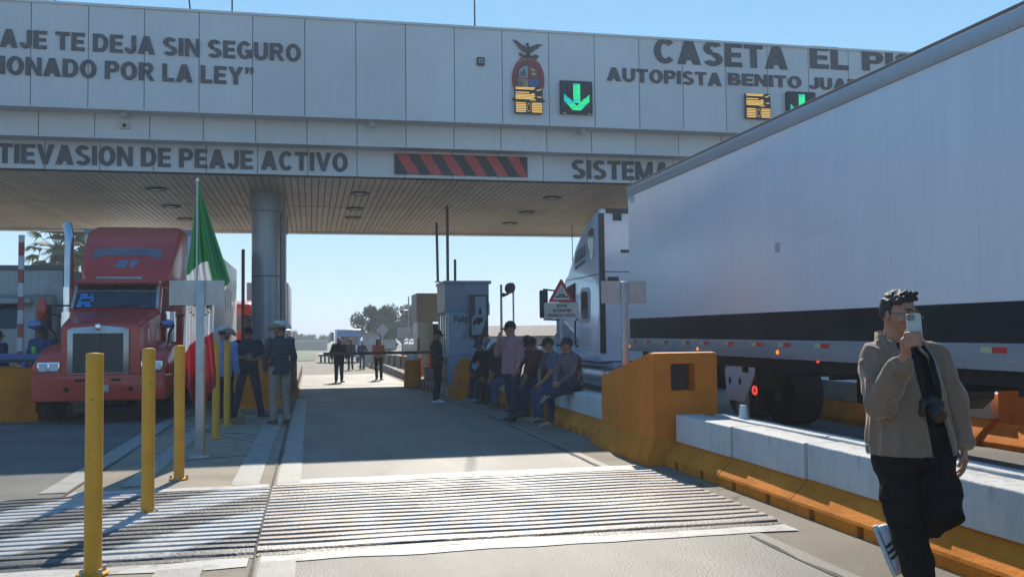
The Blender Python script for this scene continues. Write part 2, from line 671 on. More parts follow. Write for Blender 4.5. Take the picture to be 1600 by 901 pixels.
def strip(mb, x0, x1, y0, y1, dz, nx=1, jag=0.):
    """sheet that follows the ground; jag wobbles the long edges"""
    ys = [y0] + [y for y in YB if y0 < y < y1] + [y1]
    if jag:
        yy = []
        for a, b in zip(ys, ys[1:]):
            k = max(1, int((b - a) / .35))
            yy += [a + (b - a) * i / k for i in range(k)]
        ys = yy + [y1]
    rows = []
    for y in ys:
        e = (lambda s: jag * (noise.noise(Vector((y * 1.3, s, 3.1))) + .5 * noise.noise(Vector((y * 5.3, s, 1.1))))) if jag else (lambda s: 0)
        rows.append([(x0 + (x1 - x0) * i / nx + (e(0) if i == 0 else e(9) if i == nx else 0), y, zg(y) + dz) for i in range(nx + 1)])
    vs_ = [p for r in rows for p in r]
    k = nx + 1
    return mb.add(vs_, [(j * k + i, j * k + i + 1, (j + 1) * k + i + 1, (j + 1) * k + i) for j in range(len(rows) - 1) for i in range(nx)])


g = MB()
strip(g, -900, 900, -60, 1500, -.03, 6)
S('ground', g, earth)
g = MB()
strip(g, -26, 30, -40, 100, -.004, 4)
S('plaza_pavement', g, concrete)
g = MB()
strip(g, -.36, 3.35, -20, 45, .0, 2)
S('lane_road', g, lane_asphalt)
g = MB()
strip(g, -6.2, -2.36, -20, 60, .0, 2)
S('lane_road', g, dark_asphalt)
g = MB()
strip(g, 5.2, 8.5, -20, 60, .0, 2)
S('lane_road', g, dark_asphalt)
g = MB()
strip(g, -2.34, -.40, -20, 19.2, .0, 2)
S('island_pavement', g, island_conc)

# painted markings
g = MB()
strip(g, -2.62, -2.36, -18, 6.72, .008, 1, .012)
strip(g, -2.62, -2.36, 10.0, 22, .008, 1, .012)
strip(g, -.34, -.10, -18, 6.6, .008, 1, .012)
strip(g, -.34, -.10, 10.0, 25, .008, 1, .012)
strip(g, -.80, -.52, 10.0, 17.5, .008, 1, .02)
strip(g, -1.0, -.70, 2.0, 6.55, .008, 1, .03)
strip(g, -6.0, -5.8, 12, 30, .008, 1, .012)
strip(g, -1.9, -1.68, 10.2, 17, .008, 1, .02)
strip(g, -.3, 3.5, 33.6, 33.9, .008, 1)
strip(g, -.3, 3.4, 30.6, 31.0, .008, 1)
S('road_markings', g, road_white)
g = MB()
for a, b in (((-2.2, 12.0), (-.45, 12.6)), ((-1.7, 15.9), (-.77, 13.95)), ((-2.3, 13.6), (-1.6, 12.5)), ((-2.2, 16.3), (-.5, 14.7)), ((-2.25, 18.2), (-.5, 16.6))):
    d = (Vector(b) - Vector(a)).normalized()
    n_ = Vector((-d.y, d.x)) * .045
    g.add([(a[0] - n_.x, a[1] - n_.y, .0075), (b[0] - n_.x, b[1] - n_.y, .0075), (b[0] + n_.x, b[1] + n_.y, .0075), (a[0] + n_.x, a[1] + n_.y, .0075)], [(0, 1, 2, 3)])
S('island_markings', g, road_white)
# open joints in the concrete
g = MB()
strip(g, -.392, -.372, -18, 22, .016, 1, .022)
strip(g, 3.20, 3.235, -18, 6.5, .005, 1, .05)
strip(g, 3.19, 3.24, 10.2, 24, .006, 1, .05)
strip(g, -2.36, -2.33, -18, 20, .010, 1, .015)
S('road_joints', g, crack_fill)


# rumble strips: real ribs across the lanes
def rumble(name, x0, x1, y0, y1, pitch, amp, mat, wob=.012, dz=.004):
    nx = int((x1 - x0) / .12)
    ny = int((y1 - y0) / pitch * 14)
    vs_, fs_ = [], []
    for j in range(ny + 1):
        for i in range(nx + 1):
            x = x0 + (x1 - x0) * i / nx
            y = y0 + (y1 - y0) * j / ny
            yy = y + wob * noise.noise(Vector((x * .55, y * .35, 4.))) * 4 + .004 * noise.noise(Vector((x * 3, y * 3, 2.)))
            t = (yy - y0) / pitch
            q = abs((t % 1.0) - .5) * 2          # 0 in the groove, 1 on the rib
            h = min(1., max(0., (q - .20) / .26))
            h = h * h * (3 - 2 * h) * (1 - .15 * (1 - q))
            wear = .92 + .25 * noise.noise(Vector((x * 1.2, y * 1.2, 8.)))
            edge = min(1, (y - y0) / .2, (y1 - y) / .2)
            vs_.append((x, y, dz + amp * h * wear * max(0, edge)))
    for j in range(ny):
        for i in range(nx):
            a = j * (nx + 1) + i
            fs_.append((a, a + 1, a + nx + 2, a + nx + 1))
    mb = MB().add(vs_, fs_)
    return S(name, mb, mat, smooth=True)


def rib_mat(name, white, groove, pitch, y0, left):
    m = M(name, white, .5, var=.1, scale=5, bump=.25, bscale=40, fine=.12)
    n, l = nodes(m)
    # grooves stay unpainted, with the ribs' shade put in their colour: height decides
    def groove_f(n, l):
        tc = n.new('ShaderNodeTexCoord')
        sp = n.new('ShaderNodeSeparateXYZ')
        l.new(tc.outputs['Object'], sp.inputs[0])
        t = n.new('ShaderNodeTexNoise')
        t.inputs['Scale'].default_value = 7
        t.inputs['Detail'].default_value = 6
        l.new(tc.outputs['Object'], t.inputs['Vector'])
        ma = n.new('ShaderNodeMath')
        ma.operation = 'MULTIPLY_ADD'
        ma.inputs[1].default_value = .010
        l.new(t.outputs['Fac'], ma.inputs[0])
        l.new(sp.outputs['Z'], ma.inputs[2])
        r = n.new('ShaderNodeMapRange')
        r.inputs['From Min'].default_value = .026
        r.inputs['From Max'].default_value = .018
        l.new(ma.outputs[0], r.inputs['Value'])
        return r.outputs[0]
    if left:
        over(m, band_mask(.80, -.60, 0, 1.02, .50, .03, .12), (.07, .066, .062))
        over(m, noise_mask(2.2, .62, .70, (1, 2, 1)), (.16, .15, .14))
    else:
        over(m, noise_mask(.8, .42, .64, (.8, .8, 1)), (.31, .20, .14))
        over(m, mul_mask(noise_mask(3.5, .46, .62, (.3, 1.2, 1)), noise_mask(.55, .48, .62, off=(1, 4, 0))), (.25, .165, .115))
        over(m, mul_mask(noise_mask(6, .55, .66, (.5, 1, 1)), noise_mask(.8, .54, .64, off=(3, 1, 0))), (.2, .14, .10))
        over(m, mul_mask(noise_mask(8, .5, .62, (.4, .5, 1)), noise_mask(.6, .52, .68, (.9, .5, 1), off=(7, 2, 0))), (.5, .30, .10))
    over(m, groove_f, groove)
    return m


rib_l = rib_mat('zebra_rib_paint', (.46, .44, .40), (.05, .048, .045), .14, 6.8, True)
rib_r = rib_mat('white_rib_paint', (.38, .325, .27), (.055, .035, .025), .14, 6.8, False)
rumble('rumble_strip', -9.0, -.392, 6.75, 9.75, .158, .032, rib_l, .014)
rumble('rumble_strip', -.372, 3.66, 6.8, 9.85, .158, .032, rib_r, .008)
g = MB()
def across(mb, x0, x1, y0, y1, dz, jag):
    k = int((x1 - x0) / .1)
    vs_ = []
    for i in range(k + 1):
        x = x0 + (x1 - x0) * i / k
        vs_ += [(x, y0 + jag * noise.noise(Vector((x * 2, 1, 0))), dz), (x, y1 + jag * noise.noise(Vector((x * 2.5, 5, 0))), dz)]
    mb.add(vs_, [(2 * i, 2 * i + 2, 2 * i + 3, 2 * i + 1) for i in range(k)])
across(g, -.34, 3.66, 9.87, 10.20, .006, .05)
across(g, -.34, 3.66, 6.58, 6.79, .006, .05)
across(g, -2.3, -.42, 9.77, 9.98, .006, .06)
across(g, -6, -.42, 6.5, 6.74, .006, .08)
S('crossing_markings', g, bright_white)

# ------------------------------------------------------------------ toll gantry
GX0, GX1 = -22., 31.
gan = T('toll_gantry', 'long grey panelled toll plaza canopy spanning all the lanes under big lettering', 'toll canopy', (4.5, 31, 0))
PW = 1.2555


def tier(name, y, z0, z1, xs0, back=39.2):
    b = MB().box(GX0, GX1, y + .02, back, z0, z1)
    body = P(name, b, panel_dark, gan)
    q = MB()
    k0 = int((GX0 - xs0) / PW)
    x = xs0 + k0 * PW
    random.seed(int(y * 10))
    while x < GX1:
        a, c = max(x, GX0), min(x + PW, GX1)
        d = [random.uniform(-.006, .006) for _ in range(4)]
        g_ = .010
        q.add([(a + g_, y + d[0], z0 - .004), (c - g_, y + d[1], z0 - .004), (c - g_, y + d[2], z1 + .004), (a + g_, y + d[3], z1 + .004),
               (a + g_, y + .03, z0 - .004), (c - g_, y + .03, z0 - .004), (c - g_, y + .03, z1 + .004), (a + g_, y + .03, z1 + .004)],
              [(0, 1, 2, 3), (5, 4, 7, 6), (4, 5, 1, 0), (3, 2, 6, 7), (4, 0, 3, 7), (1, 5, 6, 2)])
        x += PW
    P('cladding_panels', q, panel_grey, body)
    return body


up_t = tier('upper_fascia', 23.4, 6.96, 9.40, -6.414)
mid_t = tier('middle_fascia', 23.9, 6.36, 6.95, -6.364)
low_t = tier('lower_fascia', 24.4, 5.64, 6.35, -6.344, 24.8)
under = MB()
under.box(GX0, GX1, 23.4, 23.9, 6.93, 6.955)
under.box(GX0, GX1, 23.9, 24.4, 6.335, 6.355)
P('soffit_lip', under, panel_grey, gan)
top = MB().box(GX0, GX1, 23.36, 23.5, 9.40, 9.46)
P('coping', top, panel_grey, gan)
# slatted soffit
sf = MB()
n_sl = int((GX1 - GX0) / .19)
for k in range(n_sl):
    x = GX0 + k * .19
    for ya, yb in ((24.55, 30.95), (31.05, 38.75)):
        sf.hexa([(x + .012, ya), (x + .168, ya), (x + .168, yb), (x + .012, yb)], 5.72,
                [(x, ya), (x + .18, ya), (x + .18, yb), (x, yb)], 5.755)
P('soffit', sf, soffit_mat, gan)
P('soffit_backing', MB().box(GX0, GX1, 24.5, 39.1, 5.76, 5.8), panel_dark, gan)
P('rear_edge', MB().box(GX0, GX1, 38.75, 39.25, 5.66, 6.4), panel_grey, gan)

# recessed round lamps under the soffit
lamp_metal = M('lamp_trim', (.55, .53, .5), .4, .4)
lamp_glass = M('lamp_lens', (.55, .55, .52), .2)
proto_l = None
for i, (x, y) in enumerate([(1.45, 27.86), (1.45, 31.3), (1.5, 33.73), (7.4, 27.97), (7.42, 31.55), (7.5, 34.8), (-4.3, 27.81), (-4.4, 31.5), (-4.38, 34.86), (-10.2, 28), (-10.3, 31.5), (13.3, 28), (13.3, 31.5)]):
    if proto_l is None:
        mb = MB()
        for k in range(24):
            a, b = 2 * pi * k / 24, 2 * pi * (k + 1) / 24
            ring = []
            mb.add([(.20 * cos(a), .20 * sin(a), 0), (.30 * cos(a), .30 * sin(a), 0), (.30 * cos(b), .30 * sin(b), 0), (.20 * cos(b), .20 * sin(b), 0),
                    (.20 * cos(a), .20 * sin(a), -.05), (.30 * cos(a), .30 * sin(a), -.035), (.30 * cos(b), .30 * sin(b), -.035), (.20 * cos(b), .20 * sin(b), -.05)],
                   [(0, 1, 2, 3), (4, 7, 6, 5), (1, 5, 6, 2), (0, 3, 7, 4)])
        proto_l = link('downlight', mb.mesh('downlight', black_plastic), gan, False)
        proto_l.matrix_parent_inverse = root_mat(gan).inverted()
        lens = link('lens', MB().lathe([(.0, -.005), (.19, -.005), (.17, -.03), (.05, -.05), (0, -.05)]).mesh('lens', lamp_glass), proto_l, False)
        proto_l.location = (x, y, 5.72)
    else:
        c = copy_tree(proto_l, gan)
        c.location = (x, y, 5.72)

# lettering
def lett(s, x0, x1, z0, z1, y, bold=.022, parent=up_t, mat=None):
    link('lettering', caps_mesh(s, x0, x1, z0, z1, y - .004, .03, mat or letter_grey), parent)
lett('AJE TE DEJA SIN SEGURO', -7.08, -.23, 8.30, 8.73, 23.4, .035)
lett('CIONADO POR LA LEY\u201d', -7.45, -1.36, 7.66, 8.09, 23.4, .035)
lett('CASETA', 9.08, 13.03, 8.76, 9.42, 23.4, .05)
lett('EL', 13.72, 14.92, 8.84, 9.47, 23.4, .05)
lett('PIS', 15.36, 17.1, 8.86, 9.40, 23.4, .05)
lett('AUTOPISTA', 7.73, 11.03, 8.20, 8.56, 23.4, .045)
lett('BENITO', 11.22, 13.44, 8.25, 8.58, 23.4, .045)
lett('JUAREZ', 13.68, 16.0, 8.25, 8.58, 23.4, .045)
lett('TIEVASION DE PEAJE ACTIVO', -7.4, .95, 5.75, 6.23, 24.4, .02, low_t)
lett('SISTEMA', 7.01, 9.87, 5.72, 6.24, 24.4, .02, low_t)

# red and black slanted warning panel
wp = MB().box(2.16, 5.76, 24.36, 24.395, 5.72, 6.27)
wpan = P('warning_panel', wp, M('panel_black', (.02, .02, .024), .5), low_t)
st = MB()
for k in range(6):
    x = 2.20 + k * .60
    st.add([(x, 24.357, 6.265), (x + .30, 24.357, 6.265), (min(x + .64, 5.755), 24.357, 5.725), (x + .34, 24.357, 5.725)], [(0, 1, 2, 3)])
P('red_stripes', st, M('panel_red', (.55, .06, .05), .5), wpan)

# small fittings
cb = MB().box(4.21, 4.41, 23.33, 23.41, 8.43, 8.64)
c1 = P('sensor_box', cb, black_plastic, gan, .01)
P('lens', MB().box(4.25, 4.37, 23.315, 23.331, 8.48, 8.59), M('lens_face', (.3, .32, .35), .2), c1)
P('lens', MB().cyl((4.31, 23.316, 8.535), (4.31, 23.30, 8.535), .025), black_matte, c1)
for x in (-4.4, 1.55, 7.1):
    q = P('knob_lamp', MB().lathe([(.0, 0), (.09, 0), (.11, -.06), (.08, -.13), (0, -.14)], (x, 23.65, 6.93), 14), lamp_metal, gan, smooth=True)
q = P('sensor_box', MB().box(-4.55, -4.30, 23.84, 23.905, 6.58, 6.72), booth_light, gan, .008)
P('lens', MB().cyl((-4.42, 23.84, 6.65), (-4.42, 23.82, 6.65), .045), black_matte, q)
P('loop_bracket', MB().tube([(4.3, 27.2, 5.72), (4.3, 27.2, 5.45), (4.55, 27.2, 5.45), (4.55, 27.2, 5.72)], .02, 6), steel, gan)

# state crest on the fascia
cr_red = M('crest_red', (.30, .045, .04), .5)
cr_dark = M('crest_dark', (.085, .06, .05), .5)
cr_blue = M('crest_blue', (.05, .12, .42), .5)
cr_tan = M('crest_tan', (.42, .27, .14), .5)
cr_green = M('crest_green', (.10, .16, .12), .5)
cr_grey = M('crest_grey', (.33, .36, .40), .5)
cr_cream = M('crest_cream', (.55, .48, .33), .5)
YC = 23.395
def oval(cx, cz, rx, rz, y, d=.02, n=40, egg=.0):
    return [(cx + rx * cos(2 * pi * k / n) * (1 + egg * sin(2 * pi * k / n)), cz + rz * sin(2 * pi * k / n)) for k in range(n)]
crest = P('crest', MB().prism(oval(5.575, 8.14, .435, .60, YC, egg=-.02), 'y', YC - .03, YC + .004), cr_red, up_t)
P('inner_shield', MB().prism(oval(5.575, 8.14, .335, .48, YC), 'y', YC - .036, YC - .0305), M('crest_inner', (.22, .05, .045), .5), crest)
def quarter(nm, pts, m):
    P(nm, MB().prism(pts, 'y', YC - .043, YC - .037), m, crest)
quarter('quarter', [(5.33, 8.16), (5.56, 8.16), (5.56, 8.48), (5.44, 8.46), (5.33, 8.36)], cr_grey)
quarter('quarter', [(5.59, 8.16), (5.82, 8.16), (5.82, 8.36), (5.71, 8.46), (5.59, 8.48)], M('crest_maroon', (.26, .08, .06), .5))
quarter('quarter', [(5.29, 8.13), (5.565, 8.13), (5.565, 7.86), (5.33, 7.86)], cr_tan)
quarter('quarter', [(5.585, 8.13), (5.87, 8.13), (5.83, 7.86), (5.585, 7.86)], cr_blue)
em = MB()
em.prism([(5.36, 8.2), (5.5, 8.2), (5.5, 8.3), (5.47, 8.44), (5.42, 8.34), (5.36, 8.3)], 'y', YC - .048, YC - .044)
em.prism([(5.36 + .08 * cos(k), 8.0 + .08 * sin(k)) for k in [i * .6283 for i in range(10)]], 'y', YC - .048, YC - .044)
em.prism([(5.64, 8.05), (5.70, 8.02), (5.79, 8.11), (5.81, 8.03), (5.74, 7.97), (5.78, 7.9), (5.70, 7.92), (5.66, 7.89), (5.66, 7.97)], 'y', YC - .048, YC - .044)
P('charge', em, cr_green, crest)
em = MB()
em.prism([(5.62, 8.42), (5.72, 8.40), (5.76, 8.34), (5.68, 8.36)], 'y', YC - .048, YC - .044)
em.prism([(5.66, 8.3), (5.78, 8.3), (5.76, 8.24), (5.68, 8.24)], 'y', YC - .048, YC - .044)
for k in range(7):
    a = pi / 2 + (k - 3) * .2
    em.prism([(5.575 + .385 * cos(a) - .02, 8.14 + .54 * sin(a)), (5.575 + .385 * cos(a) + .02, 8.14 + .54 * sin(a)), (5.575 + .385 * cos(a) + .01, 8.18 + .54 * sin(a))], 'y', YC - .04, YC - .0365)
P('charge', em, cr_cream, crest)
eg = MB()
def ply(pts):
    eg.prism(pts, 'y', YC - .05, YC - .005)
ply([(5.54, 8.72), (5.61, 8.72), (5.65, 8.86), (5.62, 8.97), (5.585, 9.04), (5.54, 9.0), (5.51, 8.86)])
ply([(5.52, 8.84), (5.54, 8.97), (5.42, 9.02), (5.30, 9.12), (5.18, 9.16), (5.22, 9.10), (5.28, 9.05), (5.31, 8.98), (5.38, 8.92), (5.44, 8.86)])
ply([(5.64, 8.84), (5.62, 8.97), (5.72, 9.03), (5.82, 9.07), (5.97, 9.06), (5.88, 9.02), (5.84, 8.96), (5.77, 8.93), (5.72, 8.87)])
ply([(5.585, 9.03), (5.60, 9.08), (5.56, 9.10), (5.52, 9.06)])
ply([(5.32, 8.78), (5.42, 8.74), (5.55, 8.70), (5.72, 8.72), (5.84, 8.70), (5.86, 8.76), (5.76, 8.79), (5.70, 8.76), (5.6, 8.76), (5.5, 8.75), (5.44, 8.79), (5.36, 8.83)])
ply([(5.34, 8.66), (5.44, 8.70), (5.7, 8.70), (5.8, 8.66), (5.7, 8.74), (5.45, 8.74)])
ply([(5.12, 7.58), (5.22, 7.66), (5.22, 7.54)])
ply([(5.92, 7.66), (6.02, 7.56), (5.92, 7.54)])
P('eagle', eg, cr_dark, crest)


# columns
def column(x, y, zt):
    b = MB().cyl((x, y, zg(y) - .1), (x, y, zt - .02), .405, n=40)
    c = P('column', b, column_paint, gan, smooth=True)
    P('capital', MB().lathe([(.0, 5.13), (.46, 5.13), (.475, 5.15), (.475, 5.74), (0, 5.74)], (x, y, 0), 40), column_paint, c, smooth=True)
    P('ring_joint', MB().lathe([(.40, 3.225), (.409, 3.227), (.409, 3.25), (.40, 3.252)], (x, y, 0), 40), panel_dark, c, smooth=True)
    return c
column(-1.29, 28.2, 5.7)
column(-1.25, 34.2, 5.7)
column(10.75, 28.2, 5.7)
column(10.95, 34.2, 5.7)
P('drain_pipe', MB().cyl((-.84, 28.25, -.2), (-.84, 28.25, 5.7), .04, n=10), alu, gan, smooth=True)
P('drain_pipe', MB().cyl((-.76, 28.6, -.2), (-.76, 28.6, 5.7), .028, n=8), steel, gan, smooth=True)

# rods and cables above the roof
for x, dx in ((-6.02, -.05), (-2.9, -.06), (-1.92, 0), (4.26, .0)):
    P('roof_rod', MB().tube([(x, 23.9, 9.4), (x + dx * 1, 23.9, 10.0), (x + dx * 4, 23.95, 12.2)], [.022, .02, .012], 6), black_plastic, gan)


# ------------------------------------------------------------------ lane signals hung on the fascia
led_off = M('led_housing', (.022, .024, .028), .5)
led_green = M('led_green', (.0, .4, .2), .4, emit=(.02, .9, .32), estr=.6, var=.05)
led_teal = M('led_teal', (.0, .4, .3), .4, emit=(.0, .62, .62), estr=.55, var=.05)
led_amber = M('led_amber', (.6, .35, .08), .4, emit=(1, .62, .16), estr=.4, var=.05)


def arrow_signal(x0, label):
    t = T('lane_signal', label, 'lane signal', (x0, 23.36, 7.25), 0, 'green arrow lane signals on the fascia')
    s = .87
    h = link('housing', MB().box(0, s, -.10, .03, 0, s).mesh('housing', led_off, .012), t, False)
    clips = MB()
    for cx in (.1, .77):
        for cz in (-.012, s - .012):
            clips.box(cx - .04, cx + .04, -.115, -.05, cz, cz + .024)
    link('clip', clips.mesh('clip', steel), t, False)
    a, b = MB(), MB()
    N = 26
    for i in range(N):
        for j in range(N):
            u, v = (i + .5) / N - .5, (j + .5) / N
            on = (abs(u) < .115 and .30 < v < .93) or (abs(abs(u) * .92 + .03 - (v - .06)) < .125 and v < .56 and abs(u) < .43 and v > .0)
            on = on and not (v < .06)
            if on:
                x, z = .435 + u * s * .94, v * s * .96 + .02
                r = .0115
                tgt = b if noise.noise(Vector((u * 4, v * 4, 1.7))) > .12 else a
                tgt.box(x - r, x + r, -.108, -.101, z - r, z + r)
    link('arrow', a.mesh('arrow', led_green), h, False)
    link('arrow', b.mesh('arrow', led_teal), h, False)
    return t


arrow_signal(6.42, 'square black lane signal showing a whole green arrow, right of the crest')
arrow_signal(12.93, 'black lane signal whose green arrow is half cut off by the white trailer')


def price_sign(x0, z0, label):
    t = T('price_sign', label, 'display sign', (x0, 23.36, z0), 0, 'amber line displays on the fascia')
    wd, hh = .74, .69
    h = link('housing', MB().box(0, wd, -.10, .0, 0, hh).mesh('housing', led_off, .01), t, False)
    q = MB()
    rows = [(.62, .0, .68), (.655, 0, .72), (.53, .0, .5), (.475, .0, .70), (.435, .0, .72), (.40, .0, .66), (.365, 0, .58)]
    for z, a, b in rows:
        q.box(.015 + a, .015 + b * .98 * wd, -.108, -.101, z, z + .02)
    for z, a, b in ((.60, .78, .9), (.63, .9, .97), (.5, .6, .7), (.42, .8, .95), (.38, .62, .7), (.34, .55, .75)):
        q.box(a * wd, b * wd, -.108, -.101, z, z + .016)
    for k in range(6):
        z = .025 + k * .045
        q.box(.02, .29, -.108, -.101, z, z + .022)
        q.box(.45, .72, -.108, -.101, z, z + .022)
    link('light_bars', q.mesh('light_bars', led_amber), h, False)
    zero = MB()
    for k in range(12):
        a = 2 * pi * k / 12
        x, z = .37 + .055 * cos(a), .15 + .10 * sin(a)
        zero.box(x - .014, x + .014, -.108, -.101, z - .012, z + .012)
    link('figure_zero', zero.mesh('figure_zero', M('led_amber_dim', (.3, .2, .1), .4, emit=(.6, .35, .1), estr=.25)), h, False)
    return t


price_sign(5.19, 7.21, 'amber striped display covering the lower half of the crest')
price_sign(11.68, 7.32, 'amber striped display directly below the words about the motorway')
# ------------------------------------------------------------------ bollards
def make_bollard():
    t = T('bollard', 'x', 'bollard', (0, 0, 0), 0, 'row of yellow steel bollards on the island')
    link('post', MB().cyl((0, 0, .01), (0, 0, 1.425), .055, n=24).mesh('post', yellow, 0, 2, True), t, False)
    link('cap', MB().lathe([(.0, 1.422), (.056, 1.422), (.051, 1.436), (0, 1.442)], n=24).mesh('cap', yellow, 0, 2, True), t, False)
    bp = link('base_plate', MB().lathe([(0, .004), (.10, .004), (.10, .018), (.064, .02), (0, .02)], n=24).mesh('base_plate', yellow, 0), t, False)
    q = MB()
    for k in range(4):
        a = pi / 4 + k * pi / 2
        q.cyl((.083 * cos(a), .083 * sin(a), .015), (.083 * cos(a), .083 * sin(a), .05), .014, n=6)
    link('bolts', q.mesh('bolts', steel), bp, False)
    return t
bl = make_bollard()
for i, (y, lb) in enumerate([
        (6.55, 'tallest looking yellow bollard, standing in front of the striped rumble strip'),
        (8.63, 'yellow bollard standing on the black and white striped rumble strip'),
        (10.59, 'yellow bollard in sunlight just behind the rumble strip, left of the flag'),
        (12.62, 'yellow bollard right behind the steel post of the blank sign'),
        (14.56, 'yellow bollard in shade next to the lower right edge of the flag'),
        (16.45, 'yellow bollard in front of the man in the light blue shirt'),
        (18.5, 'small far yellow bollard beside the legs of the man in the dark shirt')]):
    o = bl if i == 0 else copy_tree(bl)
    o.location = (-1.385, y, 0)
    o.rotation_euler.z = .4 * i
    o['label'] = lb


# ------------------------------------------------------------------ blank signs seen from behind
def blank_sign(x, y, label, px, tilt=0):
    t = T('sign', label, 'road sign', (x, y, 0), 0, 'blank sign backs on single posts')
    link('plate', MB().prism([(-.34 + px, 1.93), (.34 + px, 1.93), (.34 + px, 2.25), (-.34 + px, 2.25)], 'y', .03, .036).mesh('plate', sign_back, .0), t, False)
    link('post', MB().box(-.05, .05, -.03, .028, 0, 2.24).mesh('post', steel, .006), t, False)
    q = MB()
    for z in (2.0, 2.17):
        q.cyl((0, -.032, z), (0, -.045, z), .014, n=6)
    link('bolts', q.mesh('bolts', steel), t, False)
    link('foot', MB().box(-.12, .12, -.10, .10, .0, .02).mesh('foot', steel), t, False)
    return t
blank_sign(-1.385, 12.5, 'blank grey rectangular sign back on a steel post in front of the flag', -.045)
blank_sign(4.36, 12.55, 'blank grey rectangular sign back rising behind the big orange block', .005)

# ------------------------------------------------------------------ flag
def lerp(a, b, t): return a + (b - a) * t
def prof(tab, z):
    if z >= tab[0][0]: return tab[0][1]
    for (za, a), (zb, b) in zip(tab, tab[1:]):
        if z >= zb: return lerp(a, b, (za - z) / (za - zb))
    return tab[-1][1]
def sst(a, b, x):
    t = min(1, max(0, (x - a) / (b - a)))
    return t * t * (3 - 2 * t)
fl_left = [(3.52, -1.455), (3.0, -1.52), (2.41, -1.60), (2.1, -1.60), (1.57, -1.625), (.95, -1.65), (.55, -1.60)]
fl_right = [(3.52, -1.435), (3.0, -1.275), (2.41, -1.09), (2.26, -1.045), (2.16, -1.10), (1.95, -1.25), (1.57, -1.262), (1.0, -1.22), (.55, -1.22)]
def fgb(u): return lerp(2.34, 2.52, sst(0, .5, u)) - .38 * sst(.56, .66, u) + .06 * sst(.8, 1, u)
def frb(u): return 1.28 + .36 * u + .05 * sin(5 * u)
def fbot(u): return .92 - .36 * sst(.0, .5, u) + .30 * sst(.55, 1, u)
def fpt(u, z):
    x = lerp(prof(fl_left, z), prof(fl_right, z), u)
    d = min(1, (3.52 - z) / 1.0)
    y = 12.78 + d * (.075 * sin(u * 13 + z * .7) + .03 * sin(u * 27 + 2 + z * 1.9) + .012 * sin(u * 55 + z * 3.1)) + .02 * noise.noise(Vector((u * 3, z * 2, 0)))
    if u > .55: y -= .07 * d * sst(.55, .62, u) * (1 - sst(.62, .95, u))
    return (x, y, z)
fg = T('flag', 'green white and red flag hanging limp from a thin pole on the island', 'flag', (-1.44, 12.72, 0))
cl = MB()
NU, NV = 72, 60
for mi_, (za, zb) in enumerate(((lambda u: 3.52, fgb), (fgb, frb), (frb, fbot))):
    cl.mi(mi_)
    vs_ = [fpt(i / NU, lerp(za(i / NU), zb(i / NU), j / NV)) for j in range(NV + 1) for i in range(NU + 1)]
    cl.add(vs_, [(j * (NU + 1) + i, j * (NU + 1) + i + 1, (j + 1) * (NU + 1) + i + 1, (j + 1) * (NU + 1) + i) for j in range(NV) for i in range(NU)])
def cloth_mat(nm, rgb):
    m = M(nm, rgb, .7, var=.06, scale=6, bump=.05, bscale=200)
    n, l = nodes(m)
    src, b = base_chain(m)
    tr = n.new('ShaderNodeBsdfTranslucent')
    l.new(src, tr.inputs['Color'])
    mixs = n.new('ShaderNodeMixShader')
    mixs.inputs[0].default_value = .35
    l.new(b.outputs[0], mixs.inputs[1])
    l.new(tr.outputs[0], mixs.inputs[2])
    l.new(mixs.outputs[0], n['Material Output'].inputs['Surface'])
    return m
cloth = P('cloth', cl, [cloth_mat('flag_green', (.01, .17, .055)), cloth_mat('flag_white', (.68, .69, .72)), cloth_mat('flag_red', (.42, .02, .035))], fg, smooth=3.0)
P('pole', MB().cyl((-1.447, 12.66, .0), (-1.447, 12.66, 3.55), .013, n=8), steel, fg)
P('finial', MB().ell((-1.447, 12.66, 3.57), .022, .022, .035), chrome, fg, smooth=True)
eb, egr = MB(), MB()
def on_flag(x, z, off=.035):
    l_, r_ = prof(fl_left, z), prof(fl_right, z)
    u = (x - l_) / (r_ - l_)
    return (x, fpt(u, z)[1] - off, z)
def patch(mb, pts):
    c = (sum(p[0] for p in pts) / len(pts), sum(p[1] for p in pts) / len(pts))
    mb.add([on_flag(*p) for p in pts], [list(range(len(pts)))])
for k in range(11):
    a = pi + pi * k / 10
    x, z = -1.415 + .135 * cos(a), 1.93 + .15 * sin(a)
    patch(egr, [(x - .016, z), (x, z - .014), (x + .016, z), (x, z + .014)])
for dx, dz, s in ((0, .0, .045), (.045, .03, .03), (-.04, .02, .03), (.02, -.05, .028), (-.01, .06, .03), (.06, -.01, .02)):
    patch(eb, [(-1.41 + 1.7 * dx + 1.3 * s * cos(k * 1.0472), 1.93 + 1.3 * dz + 1.3 * s * sin(k * 1.0472)) for k in range(6)])
P('emblem', egr, M('emblem_green', (.06, .16, .07), .7), cloth)
P('emblem', eb, M('emblem_brown', (.17, .10, .04), .7), cloth)


